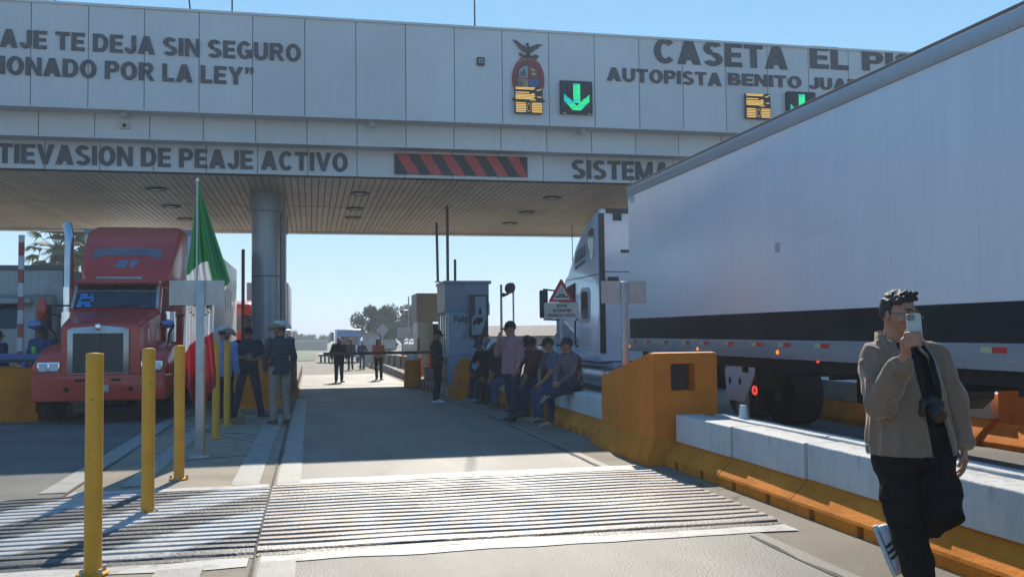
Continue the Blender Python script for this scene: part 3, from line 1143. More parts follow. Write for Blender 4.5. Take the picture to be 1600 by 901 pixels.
# ------------------------------------------------------------------ truck pieces
HUB = M('hub_grey', (.2, .2, .21), .6, .2, var=.2, scale=8)
def wheel(parent, x, y, z, r=.5, w_=.28, side=-1, dual=False):
    """tyre and rim with the axle along x; side = direction of the outer face"""
    k = 28
    def ring(rad, xx): return [(x + xx, y + rad * cos(2 * pi * i / k), z + rad * sin(2 * pi * i / k)) for i in range(k)]
    ww = w_ * (2.1 if dual else 1)
    t = MB().loft([ring(r * .56, -ww / 2), ring(r * .93, -ww / 2), ring(r, -ww / 2 + .04), ring(r, ww / 2 - .04), ring(r * .93, ww / 2), ring(r * .56, ww / 2)])
    o = P('wheel', t, rubber, parent, smooth=True)
    xo = side * ww / 2
    xi = -xo
    inner = MB().loft([ring(r * .56, xi * .99), ring(r * .5, xi * .9), ring(r * .3, xi * .85), ring(r * .26, xi * 1.02), ring(.02, xi * 1.02)])
    P('inner_hub', inner, HUB, o, smooth=True)
    rim = MB().loft([ring(r * .565, xo * .98), ring(r * .55, xo + side * .012), ring(r * .42, xo - side * .10), ring(r * .2, xo - side * .09), ring(r * .16, xo + side * .03), ring(.02, xo + side * .035)])
    P('rim', rim, steel, o, smooth=True)
    return o


# ------------------------------------------------------------------ red lorry in the left lane
XC = -3.70
rt_ = T('truck', 'red long-nosed tractor unit with a chrome grille facing the camera', 'truck', (XC, 19.5, 0))
def rx(v): return XC + v
# bumper with rounded ends
def sect(y, hw, z0, z1, rnd=.12, n=5):
    pts = []
    for cx, cz, a0 in ((hw - rnd, z1 - rnd, 0), (-(hw - rnd), z1 - rnd, pi / 2), (-(hw - rnd), z0 + rnd, pi), (hw - rnd, z0 + rnd, 3 * pi / 2)):
        for k in range(n):
            a = a0 + pi / 2 * k / (n - 1)
            pts.append((XC + cx + rnd * cos(a), y, cz + rnd * sin(a)))
    return pts
bm_ = MB().loft([sect(17.86, 1.08, .41, .85, .05), sect(17.89, 1.13, .39, .87, .06), sect(18.3, 1.16, .39, .87, .06), sect(18.6, 1.16, .5, .87, .06)])
bp = P('bumper', bm_, red_paint, rt_, smooth=True)
for x, wd in ((-.32, .17), (.28, .17)):
    P('air_slot', MB().box(rx(x - wd / 2), rx(x + wd / 2), 17.852, 17.88, .74, .785), black_matte, bp)
P('fog_lamp', MB().box(rx(-.98), rx(-.76), 17.862, 17.93, .60, .73), M('fog_glass', (.22, .2, .19), .2), bp, .01)
P('number_plate', MB().box(rx(-.12), rx(.16), 17.846, 17.86, .55, .68), M('plate_white', (.42, .42, .42), .5), bp)
P('tow_hook', MB().ell((rx(.53), 17.87, .60), .05, .03, .05), black_matte, bp, smooth=True)
P('tow_hook', MB().ell((rx(-.55), 17.87, .60), .05, .03, .05), black_matte, bp, smooth=True)
# hood
hood = MB().loft([sect(17.98, .66, .80, 1.72, .06), sect(18.03, .68, .80, 1.78, .08), sect(18.7, .74, .80, 1.93, .11), sect(19.45, .82, .80, 2.06, .13)])
hd = P('hood', hood, red_paint, rt_, smooth=True)
for s in (-1, 1):
    fnd = MB()
    rings = []
    for y, z1, xo in ((18.0, 1.14, 1.10), (18.06, 1.19, 1.16), (18.5, 1.33, 1.19), (19.0, 1.42, 1.19), (19.5, 1.36, 1.16), (19.62, 1.30, 1.14)):
        pts = [(.55, .84), (xo - .02, .84), (xo, .95), (xo, z1 - .16), (xo - .06, z1 - .05), (xo - .18, z1), (.55, z1 + .05)]
        if s < 0: pts = pts[::-1]
        rings.append([(rx(s * a), y, b) for a, b in pts])
    fnd.loft(rings)
    fd = P('fender', fnd, red_paint, rt_, smooth=True)
    hl = P('headlight', MB().box(rx(s * .87 - .185), rx(s * .87 + .185), 17.955, 18.03, .91, 1.09), chrome, fd, .008)
    for k in (-1, 1):
        P('lens', MB().box(rx(s * .87 + k * .086 - .072), rx(s * .87 + k * .086 + .072), 17.945, 17.957, .935, 1.065), M('headlight_lens', (.72, .74, .76), .12), hl)
    wheel(rt_, rx(s * 1.0), 18.95, .5, .5, .28, s)
gf = P('grille', MB().prism([(rx(-.56), .80), (rx(.48), .80), (rx(.48), 1.66), (rx(.40), 1.70), (rx(.05), 1.74), (rx(-.48), 1.70), (rx(-.56), 1.66)], 'y', 17.94, 17.99), M('grille_frame', (.42, .41, .40), .3, .85, var=.15), hd, .008)
P('grille_mesh', MB().box(rx(-.465), rx(.385), 17.934, 17.945, .89, 1.60), M('grille_dark', (.035, .035, .038), .4), gf)
sl = MB()
for k in range(22):
    z = .905 + k * .0318
    sl.box(rx(-.46), rx(.38), 17.920, 17.936, z, z + .009)
sl.box(rx(-.055), rx(-.035), 17.917, 17.936, .89, 1.60)
P('grille_bars', sl, M('grille_bar', (.07, .075, .085), .4, .5), gf)
P('ornament', MB().prism([(rx(-.08), 1.66), (rx(.0), 1.66), (rx(.01), 1.75), (rx(-.04), 1.78), (rx(-.09), 1.75)], 'y', 17.90, 17.96), chrome, hd, .012)
# cab
cab = MB().loft([sect(19.45, .93, .85, 2.02, .06), sect(19.5, .95, .85, 2.08, .06), sect(19.85, .95, .85, 2.60, .1), sect(21.1, .95, .85, 2.66, .1)])
cb_ = P('cab', cab, red_paint, rt_, smooth=True)
def quadp(name, pts, th, m, parent):
    a, b, c = Vector(pts[0]), Vector(pts[1]), Vector(pts[2])
    n_ = (b - a).cross(c - a).normalized() * th
    mb = MB()
    k = len(pts)
    mb.add([tuple(Vector(p)) for p in pts] + [tuple(Vector(p) + n_) for p in pts], [list(range(k)), list(range(2 * k - 1, k - 1, -1))] + [(i, (i + 1) % k, k + (i + 1) % k, k + i) for i in range(k)])
    return P(name, mb, m, parent)
ws = quadp('windscreen', [(rx(-.86), 19.49, 2.09), (rx(.86), 19.49, 2.09), (rx(.83), 19.80, 2.55), (rx(-.83), 19.80, 2.55)], .02, glass, cb_)
quadp('sun_strip', [(rx(-.84), 19.700, 2.425), (rx(.84), 19.700, 2.425), (rx(.84), 19.708, 2.437), (rx(-.84), 19.708, 2.437)], .02, M('strip_grey', (.3, .32, .36), .4), ws)
st_ = MB()
random.seed(3)
for i in range(6):
    for j in range(5):
        if random.random() < .72:
            x, z = -.80 + i * .05 + .012 * j, 2.12 + j * .055
            y = 19.49 + (z - 2.09) / .46 * .31 - .05
            st_.add([(rx(x), y, z), (rx(x + .045), y, z), (rx(x + .045), y + .03, z + .042), (rx(x), y + .03, z + .042)], [(0, 1, 2, 3)])
P('sticker', st_, M('sticker_blue', (.03, .34, .75), .4, emit=(.02, .2, .5), estr=.0), ws)
for k_ in (-1, 1):
    P('wiper', MB().tube([(rx(k_ * .12), 19.455, 2.095), (rx(k_ * .12 + .42), 19.50, 2.17)], .008, 5), black_plastic, ws)
P('roof_visor', MB().prism([(19.68, 2.56), (19.60, 2.60), (19.75, 2.68), (20.0, 2.70), (20.0, 2.56)], 'x', rx(-.92), rx(.92)), red_paint, cb_, .02)
P('visor_trim', MB().box(rx(-.5), rx(.5), 19.86, 19.95, 2.68, 2.74), M('trim_grey', (.3, .3, .32), .3, .5), cb_, .01)
for s in (-1, 1):
    quadp('side_window', [(rx(s * .955), 19.75, 2.02), (rx(s * .955), 20.7, 2.02), (rx(s * .955), 20.7, 2.52), (rx(s * .955), 19.95, 2.52)], .004 * s, glass, cb_)
    P('a_pillar', MB().tube([(rx(s * .90), 19.46, 2.07), (rx(s * .87), 19.79, 2.56)], .035, 8), M('pillar_light', (.45, .42, .40), .3, .4), cb_)
    ac = P('air_cleaner', MB().cyl((rx(s * .93), 19.60, 1.42), (rx(s * .93), 19.60, 2.02), .14, n=20), chrome, rt_, smooth=True)
    P('door_handle', MB().box(rx(s * .95) - .02, rx(s * .95) + .02, 20.55, 20.75, 1.62, 1.66), chrome, cb_)
    # mirrors
    mr_ = P('mirror', MB().ell((rx(s * 1.47 - .02), 19.9, 2.10), .10, .07, .24, fn=lambda p: (max(-.75, min(.75, p[0] * 1.2)), p[1], max(-.85, min(.85, p[2] * 1.15)))), red_paint if s < 0 else black_plastic, rt_, smooth=True)
    P('mirror_arm', MB().tube([(rx(s * .95), 20.0, 2.16), (rx(s * 1.42), 19.92, 2.16)], .018, 6).tube([(rx(s * .95), 20.0, 1.9), (rx(s * 1.42), 19.92, 2.02)], .018, 6), black_plastic, mr_)
    fm = P('fender_mirror', MB().ell((rx(s * 1.22 + (-.14 if s < 0 else -.22)), 18.9, 1.77), .13, .08, .085), M('mirror_blue', (.12, .22, .42), .25, .5), rt_, smooth=True)
    P('mirror_arm', MB().tube([(rx(s * 1.0), 19.0, 1.36), (rx(s * 1.02), 19.0, 1.6), (rx(s * 1.12), 18.93, 1.74)], .025, 6), black_plastic, fm)
# sleeper and fairing
def desc(o):
    r_ = [o]
    for c in children(o):
        r_ += desc(c)
    return r_
def narrow(o, cx_new, k):
    for q_ in desc(o):
        for v in q_.data.vertices:
            v.co.x = cx_new + (v.co.x - XC) * k
narrow(cb_, XC - .06, .87)
slp = P('sleeper', MB().loft([sect(21.1, 1.0, .85, 2.72, .08), sect(22.0, 1.0, .85, 2.72, .08)]), red_paint, rt_, smooth=True)
fr = MB().loft([sect(19.98, .80, 2.60, 2.70, .04), sect(20.15, .92, 2.60, 2.95, .10), sect(20.6, .99, 2.6, 3.48, .15), sect(21.05, 1.03, 2.6, 3.80, .17), sect(21.5, 1.04, 2.6, 3.91, .18), sect(21.95, 1.04, 2.6, 3.92, .18)])
fa = P('roof_fairing', fr, red_paint, rt_, smooth=True)
def fair_y(z):
    return prof([(3.76, 21.05), (3.48, 20.6), (2.95, 20.15), (2.7, 19.98)], z)
wn_ = MB()
def fz(x, z): return (rx(x), fair_y(z) - .012, z)
for pts in ([(-.80, 3.12), (-.42, 3.20), (-.42, 3.37), (-.72, 3.33)], [(-.42, 3.20), (.0, 3.21), (.0, 3.385), (-.42, 3.37)], [(.0, 3.21), (.40, 3.20), (.40, 3.37), (.0, 3.385)], [(.40, 3.20), (.70, 3.12), (.68, 3.34), (.40, 3.37)]):
    wn_.add([fz(*p_) for p_ in pts], [(0, 1, 2, 3)])
P('fairing_window', wn_, M('fairing_glass', (.16, .15, .17), .25), fa)
lgm = MB()
for q_ in ([(-.27, 2.93), (-.02, 2.93), (.02, 3.10), (-.16, 3.10)], [(.05, 2.93), (.14, 2.93), (.26, 3.10), (.06, 3.10)]):
    lgm.add([(rx(a), fair_y(b) - .014, b) for a, b in q_], [(0, 1, 2, 3)])
P('emblem', lgm, M('fairing_mark', (.16, .19, .26), .4), fa)
P('side_extender', MB().hexa([(rx(.99), 21.3), (rx(1.03), 21.3), (rx(1.08), 22.3), (rx(1.04), 22.3)], .9, [(rx(.99), 21.3), (rx(1.03), 21.3), (rx(1.08), 22.3), (rx(1.04), 22.3)], 3.3), M('extender_grey', (.42, .38, .38), .4), fa)
P('side_extender', MB().hexa([(rx(-1.03), 21.3), (rx(-.99), 21.3), (rx(-1.04), 22.3), (rx(-1.08), 22.3)], .9, [(rx(-1.03), 21.3), (rx(-.99), 21.3), (rx(-1.04), 22.3), (rx(-1.08), 22.3)], 3.3), red_paint, fa)
narrow(fa, XC + .03, .92)
ex = P('exhaust_stack', MB().tube([(rx(-1.38), 21.5, .9), (rx(-1.38), 21.5, 3.45), (rx(-1.39), 21.55, 3.72), (rx(-1.46), 21.62, 3.98)], .095, 16), M('stack_chrome', (.5, .53, .58), .22, .9), rt_, smooth=True)
P('heat_shield', MB().cyl((rx(-1.38), 21.5, 1.3), (rx(-1.38), 21.5, 2.6), .115, n=16), chrome, ex, smooth=True)
P('chassis', MB().box(rx(-.45), rx(.45), 18.4, 25.5, .62, .9), black_matte, rt_)
for y in (23.9, 25.2):
    for s in (-1, 1):
        wheel(rt_, rx(s * .93), y, zg(y) + .5, .5, .27, s, True)
for s in (-1, 1):
    P('fuel_tank', MB().cyl((rx(s * .92), 20.3, .72), (rx(s * .92), 22.0, .72), .3, n=20), chrome, rt_, smooth=True)

tl = T('semi_trailer', 'white box trailer coupled behind the red tractor unit', 'trailer', (XC - .2, 29.5, 0))
bd = P('body', MB().box(-5.05, -2.72, 22.75, 36.3, 1.0, 3.98), white_paint, tl, .02)
P('corner_trim', MB().box(-5.06, -2.71, 22.70, 22.78, 3.88, 4.0), alu, bd)
P('side_rail', MB().box(-2.72, -2.70, 22.8, 36.3, .86, 1.10), alu, tl)
gm = MB()
for k in range(3):
    gm.box(-2.718, -2.708, 31.6 + k * .9, 32.3 + k * .9, 2.3 + .1 * (k % 2), 3.1)
P('side_panel', gm, M('panel_pale', (.55, .57, .6), .4), bd)
for y in (33.4, 34.7):
    for s in (-1, 1):
        wheel(tl, XC - .19 + s * 1.0, y, zg(y) + .5, .5, .27, s, True)

# further red tractor in the next queue
r2 = T('truck', 'red tractor unit partly hidden by the round grey column', 'truck', (-2.35, 39, zg(39)))
P('cab', MB().loft([[(-3.1 + x, 38.0, z) for x, z in ((0, .9), (.9, .9), (.9, 2.3), (.78, 2.75), (.1, 2.75), (0, 2.5))], [(-3.1 + x, 41.0, z) for x, z in ((0, .9), (.95, .9), (.95, 2.5), (.82, 3.0), (.1, 3.0), (0, 2.7))]]), red_paint, r2, .06)
P('mirror', MB().box(-2.2, -2.05, 38.1, 38.2, 1.75, 2.15), M('mirror_white', (.5, .5, .5), .4), r2, .03)
P('windscreen', MB().box(-3.0, -2.3, 37.98, 37.995, 1.7, 2.3), glass, r2)
P('bumper', MB().box(-3.1, -2.1, 37.9, 38.4, .0, .7), chrome, r2, .05)
wheel(r2, -2.3, 39.0, zg(39) + .5, .5, .28, 1)

# grey lorry far behind the column
r3 = T('box_truck', 'pale box truck with a dark front, seen right beside the grey column', 'truck', (-1.5, 46, zg(46)))
P('body', MB().box(-2.9, -1.02, 44.6, 52, .6, 3.95), M('box_grey', (.45, .45, .44), .6), r3, .03)
P('front_panel', MB().box(-2.6, -1.33, 44.3, 44.59, 2.6, 4.1), black_plastic, r3, .05)
P('cab', MB().box(-2.6, -.84, 42.6, 44.28, .2, 1.75), M('cab_offwhite', (.55, .55, .55), .4), r3, .1)
P('windscreen', MB().box(-2.4, -1.0, 42.585, 42.598, 1.0, 1.55), glass, r3)
wheel(r3, -1.0, 43.3, zg(43) + .45, .45, .25, 1)
wheel(r3, -1.15, 50.5, zg(50) + .45, .45, .25, 1)

# white lorry at the far left
dirty_white = M('dirty_white', (.5, .48, .43), .5, var=.16, scale=1.5, streak=.25)
wt = T('box_truck', 'dusty white cab-over box truck at the left edge behind the orange block', 'truck', (-7.6, 25.5, 0))
P('body', MB().box(-9.0, -6.12, 25.3, 33, .8, 3.28), dirty_white, wt, .02)
P('roof_edge', MB().box(-9.02, -6.10, 25.26, 25.36, 3.22, 3.34), M('edge_brown', (.16, .13, .12), .6), wt, .01)
P('cab', MB().loft([[(x, 23.0, z) for x, z in ((-8.330, .6), (-6.130, .6), (-6.130, 1.75), (-8.330, 1.75))], [(x, 23.25, z) for x, z in ((-8.330, .5), (-6.130, .5), (-6.180, 2.4), (-8.280, 2.4))], [(x, 25.0, z) for x, z in ((-8.330, .5), (-6.130, .5), (-6.180, 2.6), (-8.280, 2.6))]]), dirty_white, wt, .05)
quadp('windscreen', [(-8.180, 22.99, 1.74), (-6.530, 22.99, 1.74), (-6.560, 23.18, 2.28), (-8.160, 23.18, 2.28)], .02, glass, wt)
P('sun_visor', MB().box(-8.230, -6.230, 22.95, 23.3, 2.30, 2.42), dirty_white, wt, .03)
P('side_window', MB().box(-6.165, -6.120, 23.5, 24.3, 1.75, 2.3), glass, wt)
P('mirror', MB().box(-6.030, -5.880, 23.0, 23.08, 1.5, 2.0), black_plastic, wt, .02)
P('bumper', MB().box(-8.380, -6.080, 22.85, 23.1, .35, .75), dirty_white, wt, .05)
P('number_plate', MB().box(-6.480, -6.180, 22.84, 22.86, .6, .72), M('plate_w', (.5, .5, .5), .4), wt)
for y in (23.9, 31.5):
    wheel(wt, -6.75, y, zg(y) + .48, .48, .27, 1)
    wheel(wt, -8.5, y, zg(y) + .48, .48, .27, -1)
pl2 = T('semi_trailer', 'long pale trailer side standing between the white box truck and the red tractor', 'trailer', (-6.6, 38, 0))
P('body', MB().box(-7.9, -5.75, 31, 44, 1.0, 3.55), white_paint, pl2, .02)
P('side_rail', MB().box(-5.75, -5.73, 31, 44, .8, 1.0), alu, pl2)
for y in (41, 42.4):
    wheel(pl2, -5.95, y, zg(y) + .5, .5, .27, 1)

# orange block, blue rail and boom on the left island
ob = T('orange_block', 'orange concrete island nose at the left edge below the blue rail', 'concrete block', (-5.7, 19.6, 0))
P('body', MB().prism([(-7.4, -.05), (-5.04, -.05), (-5.04, .96), (-7.4, .96)], 'y', 19.0, 21.5), orange_worn, ob, .02)
P('foot', MB().box(-7.45, -4.99, 18.95, 21.55, -.06, .12), orange_worn, ob, .02)
br = T('guard_rail', 'thick blue pipe rail standing on the left orange block', 'rail', (-5.6, 19.5, .96))
P('pipe', MB().cyl((-7.3, 19.4, 1.17), (-4.92, 19.4, 1.14), .085, n=16), blue_paint, br, smooth=True)
P('post', MB().cyl((-5.35, 19.4, .96), (-5.35, 19.4, 1.12), .06, n=12), blue_paint, br)
P('post', MB().cyl((-6.9, 19.4, .96), (-6.9, 19.4, 1.12), .06, n=12), blue_paint, br)


bar_red = M('bar_red', (.36, .05, .05), .45)
bar_white = M('bar_white', (.5, .5, .52), .45)
def raised_boom(x, y, z0, L, label, period, mat):
    t = T('barrier_gate', label, 'barrier gate', (x, y, z0 - .9), 0, 'raised barrier arms')
    link('cabinet', MB().box(-.18, .18, -.1, .35, -.1, .95).mesh('cabinet', orange_worn, .02), t, False)
    link('arm', MB().box(-.05, .05, -.18, -.12, .86, .9 + L).mesh('arm', mat, .004, 1), t, False)
    link('pivot', MB().cyl((0, -.21, .86), (0, -.1, .86), .09, n=14).mesh('pivot', steel), t, False)
    return t
arm_rw = over(M('arm_red_white', (.36, .05, .05), .45), band_mask(0, 0, 1, .54, .5, .01), (.5, .5, .52))
arm_dk = over(M('arm_dark_red', (.05, .035, .035), .45), band_mask(0, 0, 1, 5.2, .35, .01), (.33, .06, .06))
raised_boom(-5.62, 20.2, .95, 2.62, 'raised red and white barrier arm at the left edge near the worker', .54, arm_rw)
raised_boom(-2.06, 30.2, .75, 3.45, 'raised dark barrier arm in front of the far red tractor, left of the column', 5, arm_dk)

# island under the column: orange blocks and rails
isl = MB()
isl.prism([(-2.3, 19.2), (-.42, 19.2), (-.42, 48), (-2.3, 48)], 'z', -.5, .02)
S('island_kerb', isl, concrete)
cbk = T('orange_block', 'orange concrete block at the foot of the round grey column', 'concrete block', (-1.2, 20.6, 0))
P('body', MB().prism([(20.0, -.2), (27.6, -.2), (27.6, .7), (21.5, 1.07), (20.0, 1.07)], 'x', -1.86, -.62), orange_worn, cbk, .03)
P('foot', MB().box(-1.92, -.56, 19.9, 27.7, -.2, .16), orange_worn, cbk, .02)
hs = T('hoist_bin', 'small blue grey drum standing on the orange block before the column', 'drum', (-.95, 20.5, 1.07))
P('body', MB().lathe([(.0, 1.07), (.16, 1.07), (.17, 1.1), (.17, 1.28), (.12, 1.32), (0, 1.32)], (-.95, 20.5, 0), 18), M('drum_blue', (.12, .17, .25), .4), hs, smooth=True)
P('handle', MB().tube([(-1.05, 20.5, 1.30), (-1.0, 20.5, 1.40), (-.9, 20.5, 1.40), (-.85, 20.5, 1.30)], .012, 6), steel, hs)
for i, (x, y, lb) in enumerate(((-.46, 25.4, 'rust brown rail post at the edge of the column island'), (-.46, 27.6, 'second rust brown rail post behind the first at the column island'), (-.5, 30.2, 'third and farthest rust brown rail post at the column island'))):
    rp = T('rail_post', lb, 'post', (x, y, zg(y)), 0, 'rust brown posts on the column island')
    P('post', MB().box(x - .07, x + .07, y - .07, y + .07, zg(y) - .1, zg(y) + 1.15), M('rust_brown', (.20, .085, .04), .7), rp, .01)
    P('foot', MB().box(x - .14, x + .14, y - .14, y + .14, zg(y) - .1, zg(y) + .12), orange_worn, rp, .01)
kb = T('wooden_block', 'low wooden block lying behind the bollards by the blue shirted man', 'block', (-1.28, 16.9, 0))
P('body', MB().box(-1.52, -1.12, 16.75, 17.0, .0, .10), M('timber', (.25, .14, .07), .8, bump=.3), kb, .01)
# ------------------------------------------------------------------ segmented concrete barrier, right of the lane
BGRP = 'white over orange concrete barrier pieces along the right kerb'
def barrier_piece(L, notches=(.34, 1.02)):
    t = T('concrete_barrier', 'x', 'barrier', (0, 0, 0), 0, BGRP)
    b = MB()
    ys = [0.006]
    for n_ in notches:
        ys += [n_, n_ + .085]
    ys.append(L - .006)
    b.prism([(.045, .083), (.055, .105), (.236, .27), (.53, .27), (.53, .083)], 'y', .006, L - .006)
    for i, (a, c) in enumerate(zip(ys, ys[1:])):
        if i % 2 == 0:
            b.prism([(.047, -.02), (.045, .0835), (.53, .0835), (.53, -.02)], 'y', a, c)
        else:
            b.prism([(.14, -.02), (.14, .0835), (.53, .0835), (.53, -.02)], 'y', a, c)
    link('base', b.mesh('base', orange_worn), t, False)
    k = MB()
    n = 8
    rings = []
    for i in range(n + 1):
        y = .002 + (L - .004) * i / n
        e = .004 * noise.noise(Vector((y * 5, L * 7, 1)))
        rings.append([(.186 + e, y, .266), (.188 + e, y, .562 + e), (.198, y, .572 + e), (.50, y, .572 - e), (.512, y, .56), (.515, y, .266)])
    k.loft(rings)
    link('cap', k.mesh('cap', white_conc, .003, 1), t, False)
    return t
random.seed(11)
bar_a = barrier_piece(1.42)
ordn = ['first', 'second', 'third', 'fourth', 'fifth', 'sixth', 'seventh', 'eighth']
desc = ['white end face showing', 'with grey streaks on its side', 'just left of the walking man', 'partly behind the walking man', 'right of the walking man', 'cut by the right edge', 'barely in view']
tw = [.3, 1.0, 1.3, .4, 1.4, .8, .3]
y = 10.12 - 1.42
for i in range(7):
    o = bar_a if i == 0 else copy_tree(bar_a)
    o.location = (3.925 + random.uniform(-.006, .006), y - 1.425 * i, random.uniform(-.006, .006))
    o.rotation_euler.z = R(random.uniform(-.3, .2))
    for ch in children(o):
        if ch.name.startswith('cap'):
            ch.rotation_euler.z = -R(tw[i])
    o['label'] = '%s sunlit barrier this side of the big orange block, %s' % (ordn[i], desc[i])
y = 12.25
sdesc = ['bare at its near end', 'below the checked and grey shirts', 'below the man in maroon', 'behind the man in pink', 'below the straw hat', 'below the black jacket', 'next to the far orange block']
for i in range(7):
    o = copy_tree(bar_a)
    o.location = (3.925 + random.uniform(-.01, .012), y + 1.425 * i, zg(y + 1.425 * i))
    o.rotation_euler.z = R(random.uniform(-.4, .4))
    o['label'] = '%s barrier beyond the big orange block, %s' % (ordn[i], sdesc[i])
    o['group'] = 'shaded barrier pieces used as a bench'

# island top between the two kerb walls
g = MB()
g.prism([(4.40, -12), (5.16, -12), (5.16, 10.3), (4.40, 10.3)], 'z', -.05, .26)
g.prism([(4.40, 12), (5.2, 12), (5.2, 22.5), (4.40, 22.5)], 'z', -.3, .30)
g.prism([(3.75, 24.2), (6.6, 24.2), (6.6, 48), (3.75, 48)], 'z', -.6, -.06)
S('island_pavement', g, concrete)
# low concrete walls on the far side of the island
wl = None
for i, lb in enumerate(('low whitewashed wall piece behind the barriers, with the small white cup on it', 'low whitewashed wall piece behind the barriers, left of the walking man', 'low whitewashed wall piece behind the barriers, right of the walking man', 'low whitewashed wall piece behind the barriers, cut by the right edge')):
    if i == 0:
        wl = T('low_wall', lb, 'low wall', (0, 0, 0), 0, 'low whitewashed wall pieces along the lorry lane')
        n = 10
        rings = []
        for k in range(n + 1):
            yy = .01 + 2.38 * k / n
            e = .007 * noise.noise(Vector((yy * 4, 2, 1)))
            rings.append([(0, yy, .0), (0 + e, yy, .555 + e), (.015, yy, .567 + e), (.17, yy, .567 - e), (.185, yy, .555), (.185, yy, .0)])
        link('wall', MB().loft(rings).mesh('wall', white_conc, .008, 1), wl, False)
        o = wl
    else:
        o = copy_tree(wl)
        o['label'] = lb
    o.location = (4.575 + .01 * (i % 2), 10.1 - 2.4 * (i + 1), .0)
    o.rotation_euler.z = R(.25 - .3 * (i % 2))

# big orange island nose with the recessed window
ok = T('orange_block', 'big orange concrete block with a dark recessed window, sloping down away from the camera', 'concrete block', (4.3, 11, 0))
xa, xb = 3.885, 4.68
prf = [(10.2, .22), (10.2, 1.275), (10.34, 1.285), (12.2, .93), (12.2, .22)]
body = MB()
# front face with a real recess
wx0, wx1, wz0, wz1 = 4.10, 4.40, .84, 1.15
yF = 10.2
fr_ = [(xa, .22), (xb, .22), (xb, 1.275), (xa, 1.275)]
wn = [(wx0, wz0), (wx1, wz0), (wx1, wz1), (wx0, wz1)]
vs_ = [(x, yF, z) for x, z in fr_] + [(x, yF, z) for x, z in wn] + [(x, yF + .22, z) for x, z in wn]
fs_ = [(i, (i + 1) % 4, 4 + (i + 1) % 4, 4 + i) for i in range(4)] + [(4 + i, 4 + (i + 1) % 4, 8 + (i + 1) % 4, 8 + i) for i in range(4)]
o_ = len(vs_)
side_l = [(xa, y_, z_) for y_, z_ in prf]
side_r = [(xb, y_, z_) for y_, z_ in prf]
vs_ += side_l + side_r
k = len(prf)
fs_ += [list(range(o_, o_ + k)), list(range(o_ + k, o_ + 2 * k))[::-1]]
fs_ += [(o_ + i, o_ + (i + 1) % k, o_ + k + (i + 1) % k, o_ + k + i) for i in range(1, k)]
body.add(vs_, fs_)
me = body.mesh('body', orange, recalc=False)
bmx = bmesh.new(); bmx.from_mesh(me)
bmesh.ops.remove_doubles(bmx, verts=bmx.verts, dist=.0005)
bmesh.ops.recalc_face_normals(bmx, faces=bmx.faces)
bmesh.ops.bevel(bmx, geom=[e for e in bmx.edges if len(e.link_faces) == 2 and e.calc_face_angle(0) > .6], offset=.012, segments=2, affect='EDGES')
bmx.to_mesh(me); bmx.free()
link('body', me, ok)
ftm = MB().loft([[(xa - .13, 10.13, -.02), (xb + .02, 10.13, -.02), (xb + .02, 12.32, -.02), (xa - .13, 12.32, -.02)],
                [(xa - .13, 10.13, .06), (xb + .02, 10.13, .06), (xb + .02, 12.32, .06), (xa - .13, 12.32, .06)],
                [(xa - .004, 10.195, .30), (xb + .004, 10.195, .30), (xb + .004, 12.21, .30), (xa - .004, 12.21, .30)]])
P('foot', ftm, orange_worn, ok, .012)
P('window_panel', MB().box(wx0 + .002, wx1 - .002, yF + .205, yF + .215, wz0 + .002, wz1 - .002), M('window_dark', (.07, .055, .05), .25, spec=.6), ok)

cup = T('cup', 'small white plastic cup upturned on the low wall by the lorry', 'cup', (4.665, 9.52, .569))
P('body', MB().lathe([(.0, .526), (.052, .526), (.05, .54), (.036, .665), (.034, .668), (0, .668)], (4.665, 9.52, .043), 18), M('cup_white', (.75, .75, .72), .4), cup, smooth=True)
P('rim', MB().lathe([(.0, .524), (.057, .524), (.057, .534), (0, .534)], (4.665, 9.52, .043), 18), M('cup_rim', (.6, .6, .58), .4), cup, smooth=True)

# opposite side of the lorry lane
x0 = 8.45
far_b = T('concrete_barrier', 'x', 'barrier', (x0, 8.2, 0), 0, 'barriers seen under the white trailer')
link('base', MB().prism([(.0, -.02), (.0, .09), (.25, .33), (.62, .33), (.62, -.02)], 'y', .01, 2.3).mesh('base', orange_worn, .008, 1), far_b, False)
link('cap', MB().box(.24, .62, .012, 2.298, .332, .66).mesh('cap', white_conc, .01, 1), far_b, False)
for i, (y, lb) in enumerate(((10.6, 'white over orange barrier seen under the trailer, beside the right orange block'), (13.0, 'white over orange barrier seen under the trailer between its dark axles'), (15.4, 'farthest white over orange barrier glimpsed under the trailer'))):
    o = far_b if i == 0 else copy_tree(far_b)
    o.location = (x0, y, 0)
    o['label'] = lb
rb = T('orange_block', 'orange block at the right edge under the trailer, with a black cable on it', 'concrete block', (9.0, 9.8, 0))
P('body', MB().prism([(9.0, .2), (10.5, .2), (10.5, 1.55), (9.0, 1.6)], 'x', 8.72, 9.75), orange, rb, .015)
P('foot', MB().loft([[(8.5, 8.9, -.02), (9.8, 8.9, -.02), (9.8, 10.56, -.02), (8.5, 10.56, -.02)], [(8.5, 8.9, .07), (9.8, 8.9, .07), (9.8, 10.56, .07), (8.5, 10.56, .07)], [(8.71, 8.99, .3), (9.76, 8.99, .3), (9.76, 10.51, .3), (8.71, 10.51, .3)]]), orange_worn, rb, .01)
P('cable', MB().tube([(8.705, 10.2, 1.5), (8.70, 10.15, .95), (8.70, 10.05, .80), (8.70, 9.85, .72), (8.70, 9.6, .70)], .012, 6), black_matte, rb)

